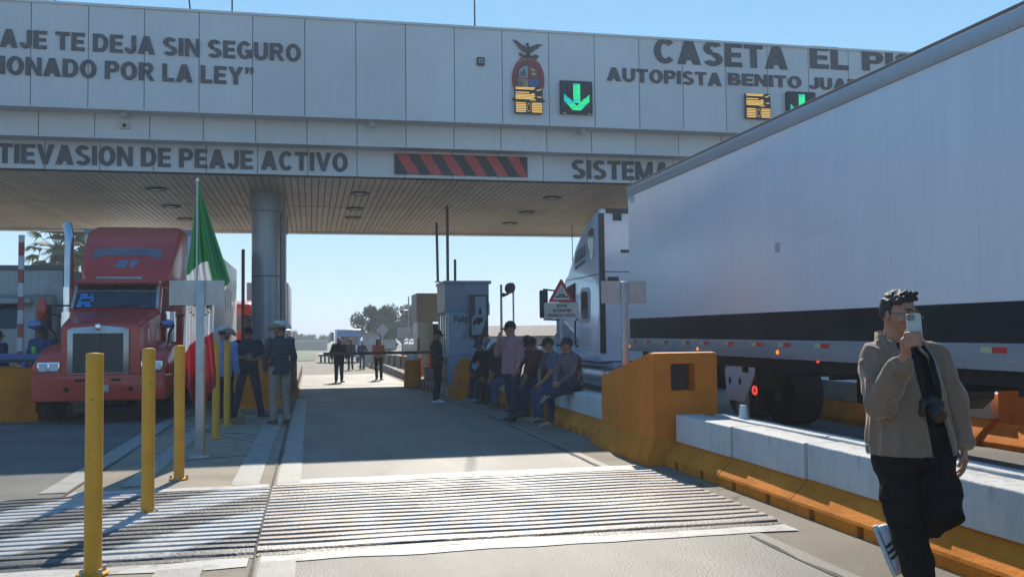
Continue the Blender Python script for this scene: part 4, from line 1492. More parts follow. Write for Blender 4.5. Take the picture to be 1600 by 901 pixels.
# ------------------------------------------------------------------ white trailer
XT = 5.48
tr = T('semi_trailer', 'huge white box trailer with a black band filling the right side', 'trailer', (6.75, 7.5, 0))
bd = P('body', MB().box(XT, 8.02, -.6, 15.5, 1.412, 3.90), white_paint, tl and tr, .012)
P('black_band', MB().box(XT - .004, XT + .05, -.6, 15.497, 1.415, 1.748), stripe_black, bd)
bnd = M('top_rail_alu', (.40, .42, .45), .45, .35, var=.06, stretch=(1, .3, 3))
P('top_rail', MB().box(XT - .018, 8.04, -.62, 15.515, 3.90, 4.06), bnd, bd, .008)
P('roof_edge', MB().box(XT - .012, 8.03, -.61, 15.51, 4.06, 4.10), M('roof_edge_brown', (.18, .14, .12), .5), bd, .01)
rv = MB()
for k in range(160):
    yy = -.5 + k * .1
    rv.box(XT - .0215, XT - .0175, yy, yy + .012, 3.915, 3.927)
P('rivets', rv, alu, bd)
rail = P('bottom_rail', MB().box(XT - .02, 8.04, -.6, 15.5, 1.19, 1.411), alu, tr, .006)
rv = MB()
random.seed(5)
for k in range(90):
    yy = -.4 + k * .175
    for zz in (1.375, 1.24):
        rv.box(XT - .0235, XT - .0195, yy, yy + .014, zz, zz + .014)
P('rivets', rv, alu, rail)
P('lower_lip', MB().box(XT - .026, XT, -.6, 15.5, 1.19, 1.21), alu, rail)
TY = [15.27, 14.63, 13.84, 13.0, 12.34, 11.55, 10.75, 10.06, 9.24, 8.1, 6.62, 5.3, 4.0]
tp_r = tp_c = None
for i, yy in enumerate(TY):
    if i == 0:
        tp_r = P('reflective_tape', MB().box(-.002, 0, -.17, .0, -.025, .025), red_tape, rail, world=False)
        tp_c = P('tape_end', MB().box(-.002, 0, .0005, .13, -.025, .025), cream_tape, tp_r, world=False)
        tp_r.matrix_parent_inverse = root_mat(rail).inverted()
        o = tp_r
    else:
        o = copy_tree(tp_r, rail)
    o.location = (XT - .0205, yy, 1.355)
for i, (yy, zz, m, r) in enumerate(((15.5 - .02, 1.27, amber_lamp, .026), (12.55, 1.27, amber_lamp, .026), (10.2, 1.265, amber_lamp, .028), (9.3, 1.18, red_lamp, .016), (6.0, 1.27, amber_lamp, .028))):
    P('marker_lamp', MB().ell((XT - .022, yy, zz), .02, r, r), m, rail, smooth=True)
P('scuff_mark', MB().box(XT - .0022, XT - .001, 10.12, 10.24, 2.46, 2.58), M('scuff', (.42, .41, .40), .5), bd)
P('underframe', MB().box(5.6, 7.9, -.4, 15.2, 1.05, 1.188), black_matte, tr)
cm = MB()
for k in range(22):
    cm.box(5.56, 7.94, .1 + k * .7, .16 + k * .7, .98, 1.05)
P('cross_members', cm, black_matte, tr)
# landing gear: white gusset plates with holes, legs and feet
hole = M('hole_dark', (.015, .015, .015), .8)
for x in (5.62, 7.75):
    gp = P('landing_gear', MB().prism([(12.05, 1.19), (10.95, 1.19), (11.45, .58), (11.95, .58)], 'x', x, x + .03), M('gear_white', (.55, .56, .57), .5, var=.1), tr, .004)
    for yy, zz in ((11.85, 1.1), (11.38, 1.10), (11.18, 1.12), (11.55, .85), (11.85, .85)):
        P('hole', MB().prism([(yy + .035 * cos(a * .524), zz + .055 * sin(a * .524)) for a in range(12)], 'x', x - .003, x - .0005), hole, gp)
    P('leg', MB().box(x + .04, x + .16, 11.6, 11.75, .25, 1.18), steel, gp, .008)
    P('foot', MB().box(x, x + .2, 11.52, 11.83, .21, .25), steel, gp)
rl = P('ring_lamp', MB().tube([(.05 * cos(a_), .05 * sin(a_), .02) for a_ in [2 * pi * k_ / 20 for k_ in range(21)]], .014, 6).xf(Matrix.Translation((5.60, 11.05, .76)) @ Matrix.Rotation(R(-90), 4, 'Y')), red_lamp, tr, smooth=True)
P('lamp_bracket', MB().box(5.60, 5.64, 11.03, 11.07, .6, 1.18), black_matte, rl)
for y in (1.2, 2.5):
    for s in (-1, 1):
        wheel(tr, 6.73 + s * 1.0, y, .5, .5, .27, s, True)
P('tool_box', MB().loft([[(7.0, 9.75, .56), (7.9, 9.75, .56), (7.9, 11.0, .56), (7.0, 11.0, .56)], [(7.0, 9.55, .70), (7.9, 9.55, .70), (7.9, 11.0, .70), (7.0, 11.0, .70)], [(7.0, 9.5, 1.16), (7.9, 9.5, 1.16), (7.9, 11.0, 1.16), (7.0, 11.0, 1.16)]]), M('box_black', (.035, .035, .034), .6, bump=.3, bscale=15), tr, .02)

# ------------------------------------------------------------------ white tractor in front of it
ta = T('truck', 'white sleeper tractor unit pulling the big white trailer under the canopy', 'truck', (6.75, 19, 0))
prof_c = [(17.45, .95), (17.45, 3.93), (17.55, 3.97), (17.85, 3.90), (18.3, 3.76), (18.75, 3.58), (19.15, 3.36), (19.5, 3.05), (19.8, 2.80), (20.05, 2.70), (20.75, 1.95), (20.9, 1.85), (20.9, .95)]
def ring_x(x, ins):
    c = (18.9, 2.3)
    return [(x, p[0] + (c[0] - p[0]) * ins * (.6 if p[0] > 17.5 else 0), p[1] + (c[1] - p[1]) * ins * (1 if p[1] > 1.2 else 0)) for p in prof_c]
cabm = MB().loft([ring_x(5.58, .03), ring_x(5.60, .012), ring_x(5.68, .0), ring_x(7.82, .0), ring_x(7.90, .012), ring_x(7.92, .03)])
cb2 = P('cab', cabm, cab_white, ta, smooth=.75)
P('edge_seal', MB().prism([(17.42, 1.1), (17.50, 1.1), (17.50, 3.84), (17.42, 3.86)], 'x', 5.56, 5.66), black_plastic, cb2)
P('edge_seal', MB().box(5.7, 7.8, 17.42, 17.46, 3.86, 3.96), black_plastic, cb2)
P('rear_vent', MB().box(6.0, 6.42, 17.43, 17.46, 3.08, 3.14), black_plastic, cb2)
P('rear_lamp', MB().box(5.85, 6.02, 17.40, 17.47, 3.72, 3.86), black_plastic, cb2, .01)
P('rear_box', MB().box(5.72, 5.92, 17.35, 17.46, 2.42, 2.60), black_plastic, cb2, .01)
P('seam', MB().box(5.575, 5.60, 17.5, 20.0, 2.66, 2.675), black_plastic, cb2)
P('rear_seam', MB().box(5.65, 7.9, 17.44, 17.455, 2.70, 2.712), black_plastic, cb2)
def side_shape(nm, poly, m, parent, x=5.572, d=.02):
    return P(nm, MB().prism(poly, 'x', x, x + d), m, parent)
def rrect(y0, y1, z0, z1, r, n=5):
    pts = []
    for cy, cz, a0 in ((y1 - r, z1 - r, 0), (y0 + r, z1 - r, pi / 2), (y0 + r, z0 + r, pi), (y1 - r, z0 + r, 3 * pi / 2)):
        pts += [(cy + r * cos(a0 + pi / 2 * k / (n - 1)), cz + r * sin(a0 + pi / 2 * k / (n - 1))) for k in range(n)]
    return pts
side_shape('roof_window', [(17.86, 3.60), (18.05, 3.63), (18.22, 3.58), (18.28, 3.48), (18.22, 3.28), (18.08, 3.02), (17.98, 2.98), (17.88, 3.2)], glass, cb2, 5.572)
fw_ = side_shape('sleeper_window_frame', rrect(18.2, 18.86, 1.72, 2.44, .14), M('frame_grey', (.35, .38, .42), .3), cb2, 5.569)
side_shape('sleeper_window', rrect(18.3, 18.76, 1.80, 2.36, .11), glass, fw_, 5.561)
dw = side_shape('door_window', [(19.25, 1.98), (20.35, 1.98), (20.2, 2.2), (19.85, 2.52), (19.25, 2.58)], glass, cb2, 5.568)
lk = side_shape('locker_door', rrect(18.2, 18.95, 1.14, 1.60, .06), M('locker_white', (.5, .53, .58), .3), cb2, 5.568)
lv = MB()
for k in range(6):
    lv.box(5.562, 5.568, 18.35, 18.8, 1.24 + k * .05, 1.26 + k * .05)
P('louvres', lv, steel, lk)
P('grab_handle', MB().tube([(5.57, 19.1, 1.2), (5.52, 19.1, 1.25), (5.52, 19.1, 1.75), (5.57, 19.1, 1.8)], .02, 6), black_plastic, cb2)
P('step_skirt', MB().box(5.56, 5.70, 17.5, 20.9, .93, 1.06), M('skirt_white', (.5, .53, .57), .3), ta, .01)
# painted company letters on the fairing (worn, hard to read)
lg = MB()
random.seed(9)
for k in range(6):
    yy = 19.22 - k * .13
    zb = 2.98 + k * .02
    lg.prism([(yy, zb), (yy - .09, zb + .01), (yy - .09, zb + .26), (yy - .03, zb + .28), (yy - .03, zb + .12), (yy, zb + .12)], 'x', 5.574, 5.60)
lg.prism([(19.25, 2.86), (18.5, 2.98), (18.5, 3.03), (19.25, 2.92)], 'x', 5.574, 5.60)
P('lettering', lg, M('letter_dark', (.04, .045, .055), .5), cb2)
hdm = MB().loft([[(6.0 - .1 * (1 - s_), y, .55), (7.5 + .1 * (1 - s_), y, .55), (7.5 + .05, y, z), (5.95, y, z)] for y, z, s_ in ((20.85, 1.90, 0), (21.8, 1.75, .3), (22.5, 1.5, .8), (22.8, 1.0, 1))])
P('hood', hdm, cab_white, ta, .08)
for s in (-1, 1):
    P('fender', MB().prism([(20.9, .6), (21.1, 1.05), (21.5, 1.22), (22.0, 1.2), (22.4, 1.0), (22.55, .5), (22.45, .5), (22.2, .95), (21.8, 1.1), (21.4, 1.05), (21.1, .6)], 'x', 6.75 + s * 1.15 - .2, 6.75 + s * 1.15 + .2 - .22 * (s > 0)), cab_white, ta, .02)
    wheel(ta, 6.75 + s * 1.02, 21.8, zg(21.8) + .5, .5, .28, s)
    for y in (15.3, 13.9):
        wheel(ta, 6.75 + s * .95, y, .5, .5, .27, s, True)
    tk = P('fuel_tank', MB().cyl((6.75 + s * .92, 16.7, .62), (6.75 + s * .92, 19.2, .62), .31, n=24), M('tank_metal', (.42, .47, .55), .3, .6), ta, smooth=True)
    for yy in (17.2, 18.6):
        P('tank_strap', MB().cyl((6.75 + s * .92, yy - .03, .62), (6.75 + s * .92, yy + .03, .62), .318, n=24), steel, tk, smooth=True)
    P('side_step', MB().box(6.75 + s * 1.22 - .05, 6.75 + s * 1.22 + .05, 16.8, 19.3, .86, .90), alu, tk)
    P('side_step', MB().box(6.75 + s * 1.24 - .05, 6.75 + s * 1.24 + .05, 17.2, 18.9, .48, .52), alu, tk)
    mr = P('mirror', MB().box(6.75 + s * 1.45 - .10, 6.75 + s * 1.45 + .10, 20.9, 20.98, 1.85, 2.5), black_plastic, ta, .03)
    P('mirror_arm', MB().tube([(6.75 + s * 1.15, 20.5, 2.45), (6.75 + s * 1.45, 20.95, 2.52)], .02, 6).tube([(6.75 + s * 1.15, 20.6, 1.8), (6.75 + s * 1.45, 20.95, 1.82)], .02, 6), black_plastic, mr)
P('chassis', MB().box(6.3, 7.2, 13.2, 22.5, .62, .95), black_matte, ta)
P('aerial', MB().cyl((5.7, 19.85, 2.7), (5.7, 19.87, 3.95), .009, n=6), black_plastic, ta)

# ------------------------------------------------------------------ warning sign with the toll text
wg = T('warning_sign', 'red triangle warning sign above a white plate of black capitals, beside the tractor', 'road sign', (4.6, 16.6, .3))
YS = 16.6
cx, sc_ = 4.545, .87
wp_ = P('post', MB().cyl((cx, YS + .06, .25), (cx, YS + .06, 2.35), .03, n=10), steel, wg, smooth=True)
def tri(r, z0, rnd=.03):
    h = r * 1.5
    P_ = [(cx, z0 + h), (cx - r * .866 * 1.0, z0), (cx + r * .866 * 1.0, z0)]
    return P_
tr_r = P('triangle', MB().prism([(cx + .015, 2.505), (cx - .015, 2.505), (cx - .245, 2.10), (cx - .235, 2.08), (cx + .235, 2.08), (cx + .245, 2.10)], 'y', YS + .01, YS + .018), M('sign_red', (.5, .035, .03), .45), wg)
P('face', MB().prism([(cx, 2.415), (cx - .172, 2.125), (cx + .172, 2.125)], 'y', YS + .006, YS + .0095), M('sign_face', (.62, .58, .50), .5), tr_r)
ic = MB()
ic.prism([(cx - .12, 2.17), (cx + .12, 2.17), (cx + .12, 2.195), (cx - .12, 2.195)], 'y', YS + .003, YS + .0055)
ic.prism([(cx - .07, 2.205), (cx - .03, 2.24), (cx, 2.215), (cx + .04, 2.245), (cx + .075, 2.205)], 'y', YS + .003, YS + .0055)
for a, b in ((-.03, 2.27), (.02, 2.29), (.0, 2.32)):
    ic.prism([(cx + a - .012, b - .012), (cx + a + .012, b - .012), (cx + a, b + .016)], 'y', YS + .003, YS + .0055)
P('pictogram', ic, black_matte, tr_r)
pl = P('text_plate', MB().prism([(a, b) for a, b in rrect(cx - .335, cx + .335, 1.775, 2.075, .025)], 'y', YS + .0, YS + .008), M('plate_cream', (.58, .54, .47), .5), wg)
def words(s, a, b, c, d, bold=.03):
    link('lettering', text_mesh(s, a, b, c, d, YS - .001, bold, .003, black_matte), pl)
words('EVITE', cx - .09, cx + .10, 1.985, 2.04)
words('ACCIDENTES', cx - .175, cx + .175, 1.90, 1.955)
words('PAGUE SU CUOTA', cx - .26, cx + .26, 1.81, 1.865)

# ------------------------------------------------------------------ orange block and booths of the right island
o2 = T('orange_block', 'orange block in shade at the feet of the toll booth, beside the seated men', 'concrete block', (4, 23.5, zg(23)))
P('body', MB().prism([(22.7, -.2), (22.7, .88), (23.0, .90), (24.3, .55), (24.3, -.2)], 'x', 3.66, 4.45), orange_worn, o2, .02)
P('foot', MB().box(3.55, 4.5, 22.6, 24.4, -.3, .16), orange_worn, o2, .02)

bt = T('toll_booth', 'blue grey metal toll booth with a framed car and hand board on its front', 'toll booth', (5, 31, zg(31)))
def slab(nm, a, b, c, d, e, f, m, par, bev=.01):
    return P(nm, MB().box(a, b, c, d, e, f), m, par, bev)
slab('base_panel', 4.32, 5.70, 30.0, 31.9, -.3, .80, M('booth_deep_blue', (.16, .22, .33), .4, streak=.1), bt)
wl_ = slab('wall', 4.34, 5.69, 30.02, 31.88, .80, 2.20, M('booth_wall_blue', (.29, .37, .49), .45, streak=.1), bt)
up_ = slab('upper_panel', 4.29, 5.73, 29.97, 31.95, 2.20, 3.16, booth_blue, bt)
slab('side_sheet', 4.275, 4.29, 30.0, 31.9, 2.22, 3.14, booth_light, up_, 0)
slab('roof_lip', 4.24, 5.80, 29.9, 32.0, 3.12, 3.22, booth_blue, bt)
slab('side_window', 4.325, 4.345, 30.15, 31.7, 1.0, 2.1, glass, bt, 0)
for y_ in (30.03, 30.55, 31.1, 31.75):
    slab('window_post', 4.30, 4.345, y_, y_ + .09, .80, 2.2, booth_light, bt, .004)
slab('sill', 4.26, 4.345, 30.0, 31.9, .76, .82, booth_light, bt, .004)
slab('corner_trim', 4.335, 4.40, 30.0, 30.06, .8, 2.2, booth_light, bt, .004)
link('lettering', text_mesh('Feliz', 4.57, 5.04, 1.86, 2.08, 30.015, .04, .006, letter_grey), wl_)
link('lettering', text_mesh('Viaje', 4.66, 5.04, 1.78, 1.84, 30.015, .0, .006, letter_grey), wl_)
link('lettering', text_mesh('Or', 4.83, 4.97, 1.34, 1.46, 30.015, .02, .006, letter_grey), wl_)
P('notice', MB().box(4.84, 5.05, 30.005, 30.018, 1.5, 1.75), M('notice_grey', (.3, .36, .42), .5), wl_)
P('door_handle', MB().box(4.76, 4.79, 29.96, 29.995, .35, .62), chrome, bt)
P('side_pipe', MB().box(5.70, 5.80, 30.2, 30.35, 2.1, 2.5), steel, bt, .01)
bo = T('display_board', 'dark framed board with a hand and car pictogram on the booth front', 'sign board', (5.37, 29.9, 1.4))
P('frame', MB().box(5.07, 5.67, 29.80, 29.95, 1.38, 2.76), M('frame_dark', (.03, .032, .036), .4), bo, .01)
P('face', MB().prism([(5.24, 2.70), (5.60, 2.70), (5.60, 1.95), (5.42, 1.45), (5.12, 1.45), (5.12, 2.0), (5.24, 2.12)], 'y', 29.785, 29.799), M('board_face', (.27, .34, .42), .4), bo)
pic = MB()
pic.prism([(5.36, 2.12), (5.40, 2.10), (5.45, 2.14), (5.45, 2.26), (5.42, 2.28), (5.41, 2.36), (5.385, 2.36), (5.38, 2.26), (5.35, 2.24)], 'y', 29.775, 29.784)
pic.prism([(5.16, 1.78), (5.16, 1.88), (5.22, 1.92), (5.27, 2.0), (5.46, 2.02), (5.5, 1.95), (5.48, 1.88), (5.40, 1.85), (5.38, 1.78), (5.33, 1.78), (5.31, 1.83), (5.24, 1.82), (5.22, 1.76)], 'y', 29.775, 29.784)
P('pictogram', pic, black_matte, bo)
P('bracket', MB().tube([(5.25, 29.88, 1.38), (5.32, 29.9, 1.2), (5.32, 30.0, 1.1)], .04, 8).tube([(5.5, 29.88, 1.38), (5.43, 29.9, 1.2), (5.43, 30.0, 1.1)], .04, 8), black_plastic, bo)
for i, (x, y, z0, z1, lean, lb) in enumerate(((4.13, 30.6, 3.1, 5.2, -.03, 'shorter leaning aerial pole on the left of the booth roof'), (4.42, 30.3, 3.1, 5.72, .0, 'tallest aerial pole on the booth roof, reaching the canopy'), (4.68, 30.4, 3.1, 3.95, .0, 'short dark pole stub on the booth roof'))):
    a_ = T('aerial_pole', lb, 'pole', (x, y, z0), 0, 'poles on the toll booth roof')
    P('pole', MB().tube([(x, y, 3.2), (x + lean, y, z1)], .045 if i != 1 else .05, 10), M('pole_green_grey', (.10, .115, .11), .5), a_, smooth=True)
    P('foot', MB().box(x - .09, x + .09, y - .09, y + .09, 3.2, 3.24), steel, a_)

b2 = T('toll_booth', 'brown topped toll booth standing behind the blue grey booth', 'toll booth', (5, 39, zg(39)))
slab('upper_panel', 4.29, 5.75, 38.25, 40.3, 2.0, 3.17, booth_brown, b2)
slab('side_sheet', 4.28, 4.29, 38.3, 40.3, 2.02, 3.15, M('brown_light', (.33, .29, .26), .6), b2, 0)
slab('wall', 4.33, 5.70, 38.3, 40.25, -.35, .75, booth_light, b2)
slab('window', 4.95, 5.68, 38.32, 38.34, .75, 1.9, glass, b2, 0)
slab('wall_side', 4.34, 4.9, 38.31, 40.2, .75, 2.0, booth_light, b2)
slab('door_frame', 4.80, 4.94, 38.26, 38.32, -.3, 2.0, booth_brown, b2)
sl_ = T('stop_light', 'round red stop lamp on a dark box between the two booths', 'lamp', (4.7, 34.4, 1.3))
P('lamp', MB().cyl((4.77, 34.4, 1.83), (4.77, 34.3, 1.83), .14, n=18), M('lamp_red_off', (.25, .04, .03), .4), sl_)
P('box', MB().box(4.55, 5.0, 34.42, 34.7, 1.15, 1.62), black_plastic, sl_, .04)
P('post', MB().cyl((4.77, 34.5, -.3), (4.77, 34.5, 1.9), .05, n=10), black_plastic, sl_)
cab_o = T('control_cabinet', 'tall orange control cabinet behind the man in black', 'cabinet', (4.8, 32.9, zg(33)))
P('body', MB().box(4.52, 5.0, 32.7, 33.2, -.3, 1.02), orange_worn, cab_o, .02)
P('door', MB().box(4.56, 4.96, 32.685, 32.70, .1, .95), orange, cab_o, .004)
P('top', MB().box(4.5, 5.02, 32.68, 33.22, 1.02, 1.07), booth_light, cab_o, .005)
bm2 = T('barrier_gate', 'lowered red and dark barrier arm right across the lane before the walkers', 'barrier gate', (4.2, 33, zg(33)))
P('arm', MB().box(.43, 4.25, 32.97, 33.03, .79, .89), over(M('arm_dark', (.05, .045, .06), .45), band_mask(1, 0, 0, 1.6, .4, .01), (.16, .06, .075)), bm2)
P('cabinet', MB().box(4.1, 4.42, 32.8, 33.3, -.3, .78), orange_worn, bm2, .02)
P('pivot', MB().cyl((4.25, 32.9, .84), (4.25, 33.12, .84), .1, n=14), steel, bm2)
for i, (x, y, lb) in enumerate(((3.38, 31.6, 'fat orange post with a white top at the end of the right kerb'), (3.75, 34.2, 'fat orange post with a white top behind the first one'))):
    fp = T('fat_post', lb, 'post', (x, y, zg(y)), 0, 'fat orange posts on the booth island')
    P('body', MB().lathe([(.0, -.35), (.30, -.35), (.27, .55), (.24, .62), (0, .62)], (x, y, 0), 20), orange_worn, fp, smooth=True)
    P('top', MB().lathe([(.0, .6), (.2, .62), (.2, .74), (.16, .8), (0, .82)], (x, y, 0), 20), M('post_white', (.7, .7, .68), .5), fp, smooth=True)
tb = T('waste_bin', 'grey bucket with a red rim beside the booth door', 'bin', (4.05, 32.2, zg(32)))
P('body', MB().lathe([(.0, -.1), (.18, -.1), (.22, .3), (0, .3)], (4.02, 32.2, 0), 16), M('bin_grey', (.3, .3, .3), .5), tb, smooth=True)
P('rim', MB().lathe([(.21, .3), (.235, .3), (.235, .34), (.21, .34)], (4.02, 32.2, 0), 16), M('bin_red', (.4, .05, .04), .5), tb, smooth=True)
for i, (x, y, z, lb) in enumerate(((4.0, 30.4, 1.0, 'thin dark post at the left corner of the blue grey booth'), (4.02, 35.4, 1.35, 'thin dark post at the corner of the brown topped booth'))):
    tp_ = T('thin_post', lb, 'post', (x, y, zg(y)), 0, 'thin dark posts by the booths')
    P('post', MB().cyl((x, y, -.35), (x, y, z), .04, n=8), M('post_brown', (.1, .07, .06), .6), tp_)
    P('foot', MB().lathe([(.0, -.30), (.1, -.30), (.06, -.05), (0, -.05)], (x, y, 0), 12), steel, tp_)
# painted kerb of the booth island
kb_ = MB()
strip(kb_, 3.70, 3.752, 24.3, 31.2, .004)
kbm = MB().prism([(3.60, 24.3), (3.752, 24.3), (3.752, 48), (3.60, 48)], 'z', -.6, -.055)
S('booth_kerb', kbm, over(M('kerb_paint', (.35, .32, .27), .8, var=.2, fine=.1), band_mask(0, 1, 0, .9, .5, .02, .3), (.14, .12, .10)))

# camera-and-lamp masts right of the booth
ms = T('lamp_mast', 'two thin masts with a black floodlight right of the blue grey booth', 'lamp mast', (6.3, 30.2, 0))
P('mast', MB().cyl((6.17, 30.1, -.3), (6.17, 30.1, 3.1), .04, n=8), steel, ms)
P('mast', MB().cyl((6.58, 30.1, -.3), (6.58, 30.1, 3.16), .03, n=8), steel, ms)
fh = P('floodlight', MB().lathe([(.0, -.16), (.15, -.16), (.18, 0), (.15, .16), (0, .18)], n=18).xf(Matrix.Translation((6.45, 30.0, 2.98)) @ Matrix.Rotation(R(80), 4, 'X')), black_plastic, ms, smooth=True)
P('bracket', MB().tube([(6.18, 30.1, 2.78), (6.3, 30.05, 2.76), (6.42, 30.03, 2.82)], .045, 8), black_plastic, fh)
P('bulb', MB().ell((6.24, 30.08, 2.76), .08, .07, .07), black_plastic, ms, smooth=True)

# ------------------------------------------------------------------ beyond the plaza
for i in range(7):
    y = 40 + i * 2.35
    if i == 0:
        jb = T('jersey_barrier', 'x', 'barrier', (0, 0, 0), 0, 'grey jersey barriers beyond the booths')
        link('body', MB().prism([(-.3, -.05), (-.3, .12), (-.12, .35), (-.08, .85), (.08, .85), (.12, .35), (.3, .12), (.3, -.05)], 'y', 0.02, 2.28).mesh('body', concrete, .01, 1), jb, False)
        link('foot_band', MB().box(-.31, .31, .03, 2.27, -.06, .07).mesh('foot_band', orange_worn), jb, False)
        o = jb
    else:
        o = copy_tree(jb)
    o.location = (4.15 - .085 * i, y, zg(y))
    o['label'] = ('grey jersey barrier beyond the booths, %s' % ['nearest of the row', 'second of the row from the booth', 'third of the row, behind the woman in pink', 'fourth of the row, behind the woman in pink', 'fifth of the row from the booth', 'second to last of the row', 'farthest of the row'][i])
ob3 = T('orange_block', 'far sunlit orange block with a white top, beyond the lowered barrier arm', 'concrete block', (4.2, 44, zg(44)))
P('body', MB().box(4.7, 6.2, 46.5, 48, -.4, .62), orange, ob3, .03)
P('top', MB().box(4.68, 6.22, 46.48, 48.02, .62, 1.0), M('block_white', (.65, .65, .62), .6), ob3, .03)

def far_sign(name, label, x, y, z, shape, m, h=None):
    t = T(name, label, 'road sign', (x, y, zg(y)), 0, 'signs beyond the toll plaza')
    P('plate', MB().prism([(x + a, z + b) for a, b in shape], 'y', y - .02, y), m, t)
    P('post', MB().cyl((x, y + .04, zg(y) - .1), (x, y + .04, z + .2), .04, n=8), steel, t)
    return t
gm_ = M('sign_grey', (.45, .46, .45), .5)
far_sign('road_sign', 'grey back of a diamond road sign far beyond the barrier arm', 4.35, 58, 1.72, [(0, .4), (.4, 0), (0, -.4), (-.4, 0)], gm_)
far_sign('road_sign', 'grey rectangular sign plate below the far diamond sign', 4.45, 57.8, .85, [(-.6, .28), (.6, .28), (.6, -.28), (-.6, -.28)], gm_)
far_sign('road_sign', 'cream square sign left of the trapezoid sign by the brown booth', 5.45, 56, 1.55, [(-.38, .32), (.38, .32), (.38, -.32), (-.38, -.32)], M('sign_cream', (.5, .46, .38), .6))
far_sign('road_sign', 'pale trapezoid sign back just left of the brown topped booth', 4.95, 45, 1.75, [(-.45, -.5), (.55, -.5), (.55, .6), (.15, .7)], M('sign_pale', (.42, .44, .40), .6))
kk = T('notice_kiosk', 'tall cream information panel standing behind the woman in pink', 'kiosk', (3.8, 60, zg(60)))
P('body', MB().box(3.25, 4.25, 60, 60.4, -.6, 1.5), M('kiosk_cream', (.45, .40, .33), .7), kk, .02)
P('panel', MB().box(3.3, 4.2, 59.97, 59.998, .75, 1.2), gm_, kk)
P('cap', MB().box(3.2, 4.3, 59.95, 60.45, 1.5, 1.58), M('kiosk_cap', (.4, .3, .22), .7), kk)
dm = T('camera_mast', 'thin mast with a white dome camera left of the brown booth', 'camera mast', (4.95, 48, zg(48)))
P('mast', MB().cyl((4.95, 48, -.4), (4.95, 48, 3.4), .035, n=8), steel, dm)
P('arm', MB().cyl((4.95, 48, 2.7), (4.62, 48, 2.7), .025, n=8), steel, dm)
P('dome', MB().ell((4.6, 48, 2.78), .13, .13, .17), M('dome_white', (.75, .75, .75), .3), dm, smooth=True)
P('dome_glass', MB().ell((4.6, 48, 2.64), .10, .10, .11), M('dome_red', (.3, .05, .05), .3), dm, smooth=True)
fe = T('fence', 'low wire fence on posts behind the far signs', 'fence', (5, 66, zg(66)))
q = MB()
for k in range(9):
    q.cyl((3.4 + k * 1.2, 66, -.7), (3.4 + k * 1.2, 66, 1.0), .035, n=6)
P('posts', q, steel, fe)
q = MB()
for z in (.98, .55, .1):
    q.cyl((3.4, 66, z), (13.0, 66, z), .018, n=5)
P('wires', q, steel, fe)

# blue and white truck far down the road
bv = T('box_truck', 'distant blue and white box truck behind the walking men', 'truck', (2.7, 72, zg(72)))
P('box', MB().box(1.95, 3.75, 72, 78, .1, 1.75), M('truck_blue', (.16, .30, .52), .4), bv, .12)
P('roof', MB().box(1.9, 3.78, 71.95, 78.05, 1.72, 1.85), M('truck_white', (.72, .74, .76), .3), bv, .05)
P('nose', MB().box(1.9, 3.6, 70.6, 71.95, -.25, .62), M('truck_white2', (.6, .62, .64), .3), bv, .12)
P('windscreen', MB().box(2.2, 3.55, 71.92, 71.97, .75, 1.3), glass, bv)
P('mirror', MB().box(1.45, 1.72, 71.4, 71.5, .95, 1.65), M('mirror_grey', (.25, .27, .26), .4), bv, .04)
for x in (2.15, 3.5):
    wheel(bv, x, 71.6, zg(71.6) + .36, .36, .22, -1)
lw = T('flat_trailer', 'low dark flat trailer standing left of the distant blue truck', 'trailer', (1.2, 74, zg(74)))
P('deck', MB().box(.6, 1.75, 72.5, 77, -.2, -.05), black_plastic, lw)
for x in (.7, 1.0, 1.3):
    P('wheel', MB().cyl((x, 73, -.45), (x + .14, 73, -.45), .26, n=14), rubber, lw)

# verge, far wall, hedge line
g = MB()
strip(g, -60, .4, 84, 170, .05, 4)
S('grass_verge', g, over(M('verge_green', (.16, .2, .09), .95, var=.2, scale=.4, fine=.2), noise_mask(.3, .5, .65), (.3, .27, .16)), 'stuff')
fw2 = T('boundary_wall', 'long low tan and orange boundary wall on the far horizon', 'wall', (-8, 175, zg(175)))
P('wall', MB().box(-40, 3.0, 175, 175.6, -1.8, .05), over(M('wall_tan', (.42, .30, .2), .8, var=.1), band_mask(1, 0, 0, 14, .5), (.42, .16, .07)), fw2)
P('top_rail', MB().box(-40, 3.0, 174.9, 175.7, .05, .35), M('wall_cream', (.5, .45, .36), .8), fw2)
sh = T('roadside_shed', 'long low shed with a brown roof seen past the seated men', 'shed', (16, 60, zg(60)))
P('wall', MB().box(11.8, 24, 60, 66, -.6, 1.3), M('shed_wall', (.42, .38, .33), .8), sh)
P('roof', MB().prism([(59.4, 1.25), (63, 1.95), (66.6, 1.25), (66.6, 1.18), (59.4, 1.18)], 'x', 11.4, 24.4), M('shed_roof', (.17, .13, .105), .8), sh)
for i, (x, y, z, m, lb) in enumerate(((9.4, 40, .75, yellow, 'yellow marker post past the man in the maroon shirt'), (10.6, 44, 1.3, bar_red, 'red marker post past the man in the maroon shirt'), (10.3, 40, .9, road_white, 'white marker post near the front of the white tractor'))):
    mp_ = T('marker_post', lb, 'post', (x, y, zg(y)), 0, 'marker posts in front of the shed')
    P('post', MB().cyl((x, y, -.4), (x, y, z), .09, n=10), m, mp_)
    P('band', MB().cyl((x, y, z - .35), (x, y, z - .2), .094, n=10), M('band_white', (.7, .7, .68), .5), mp_)


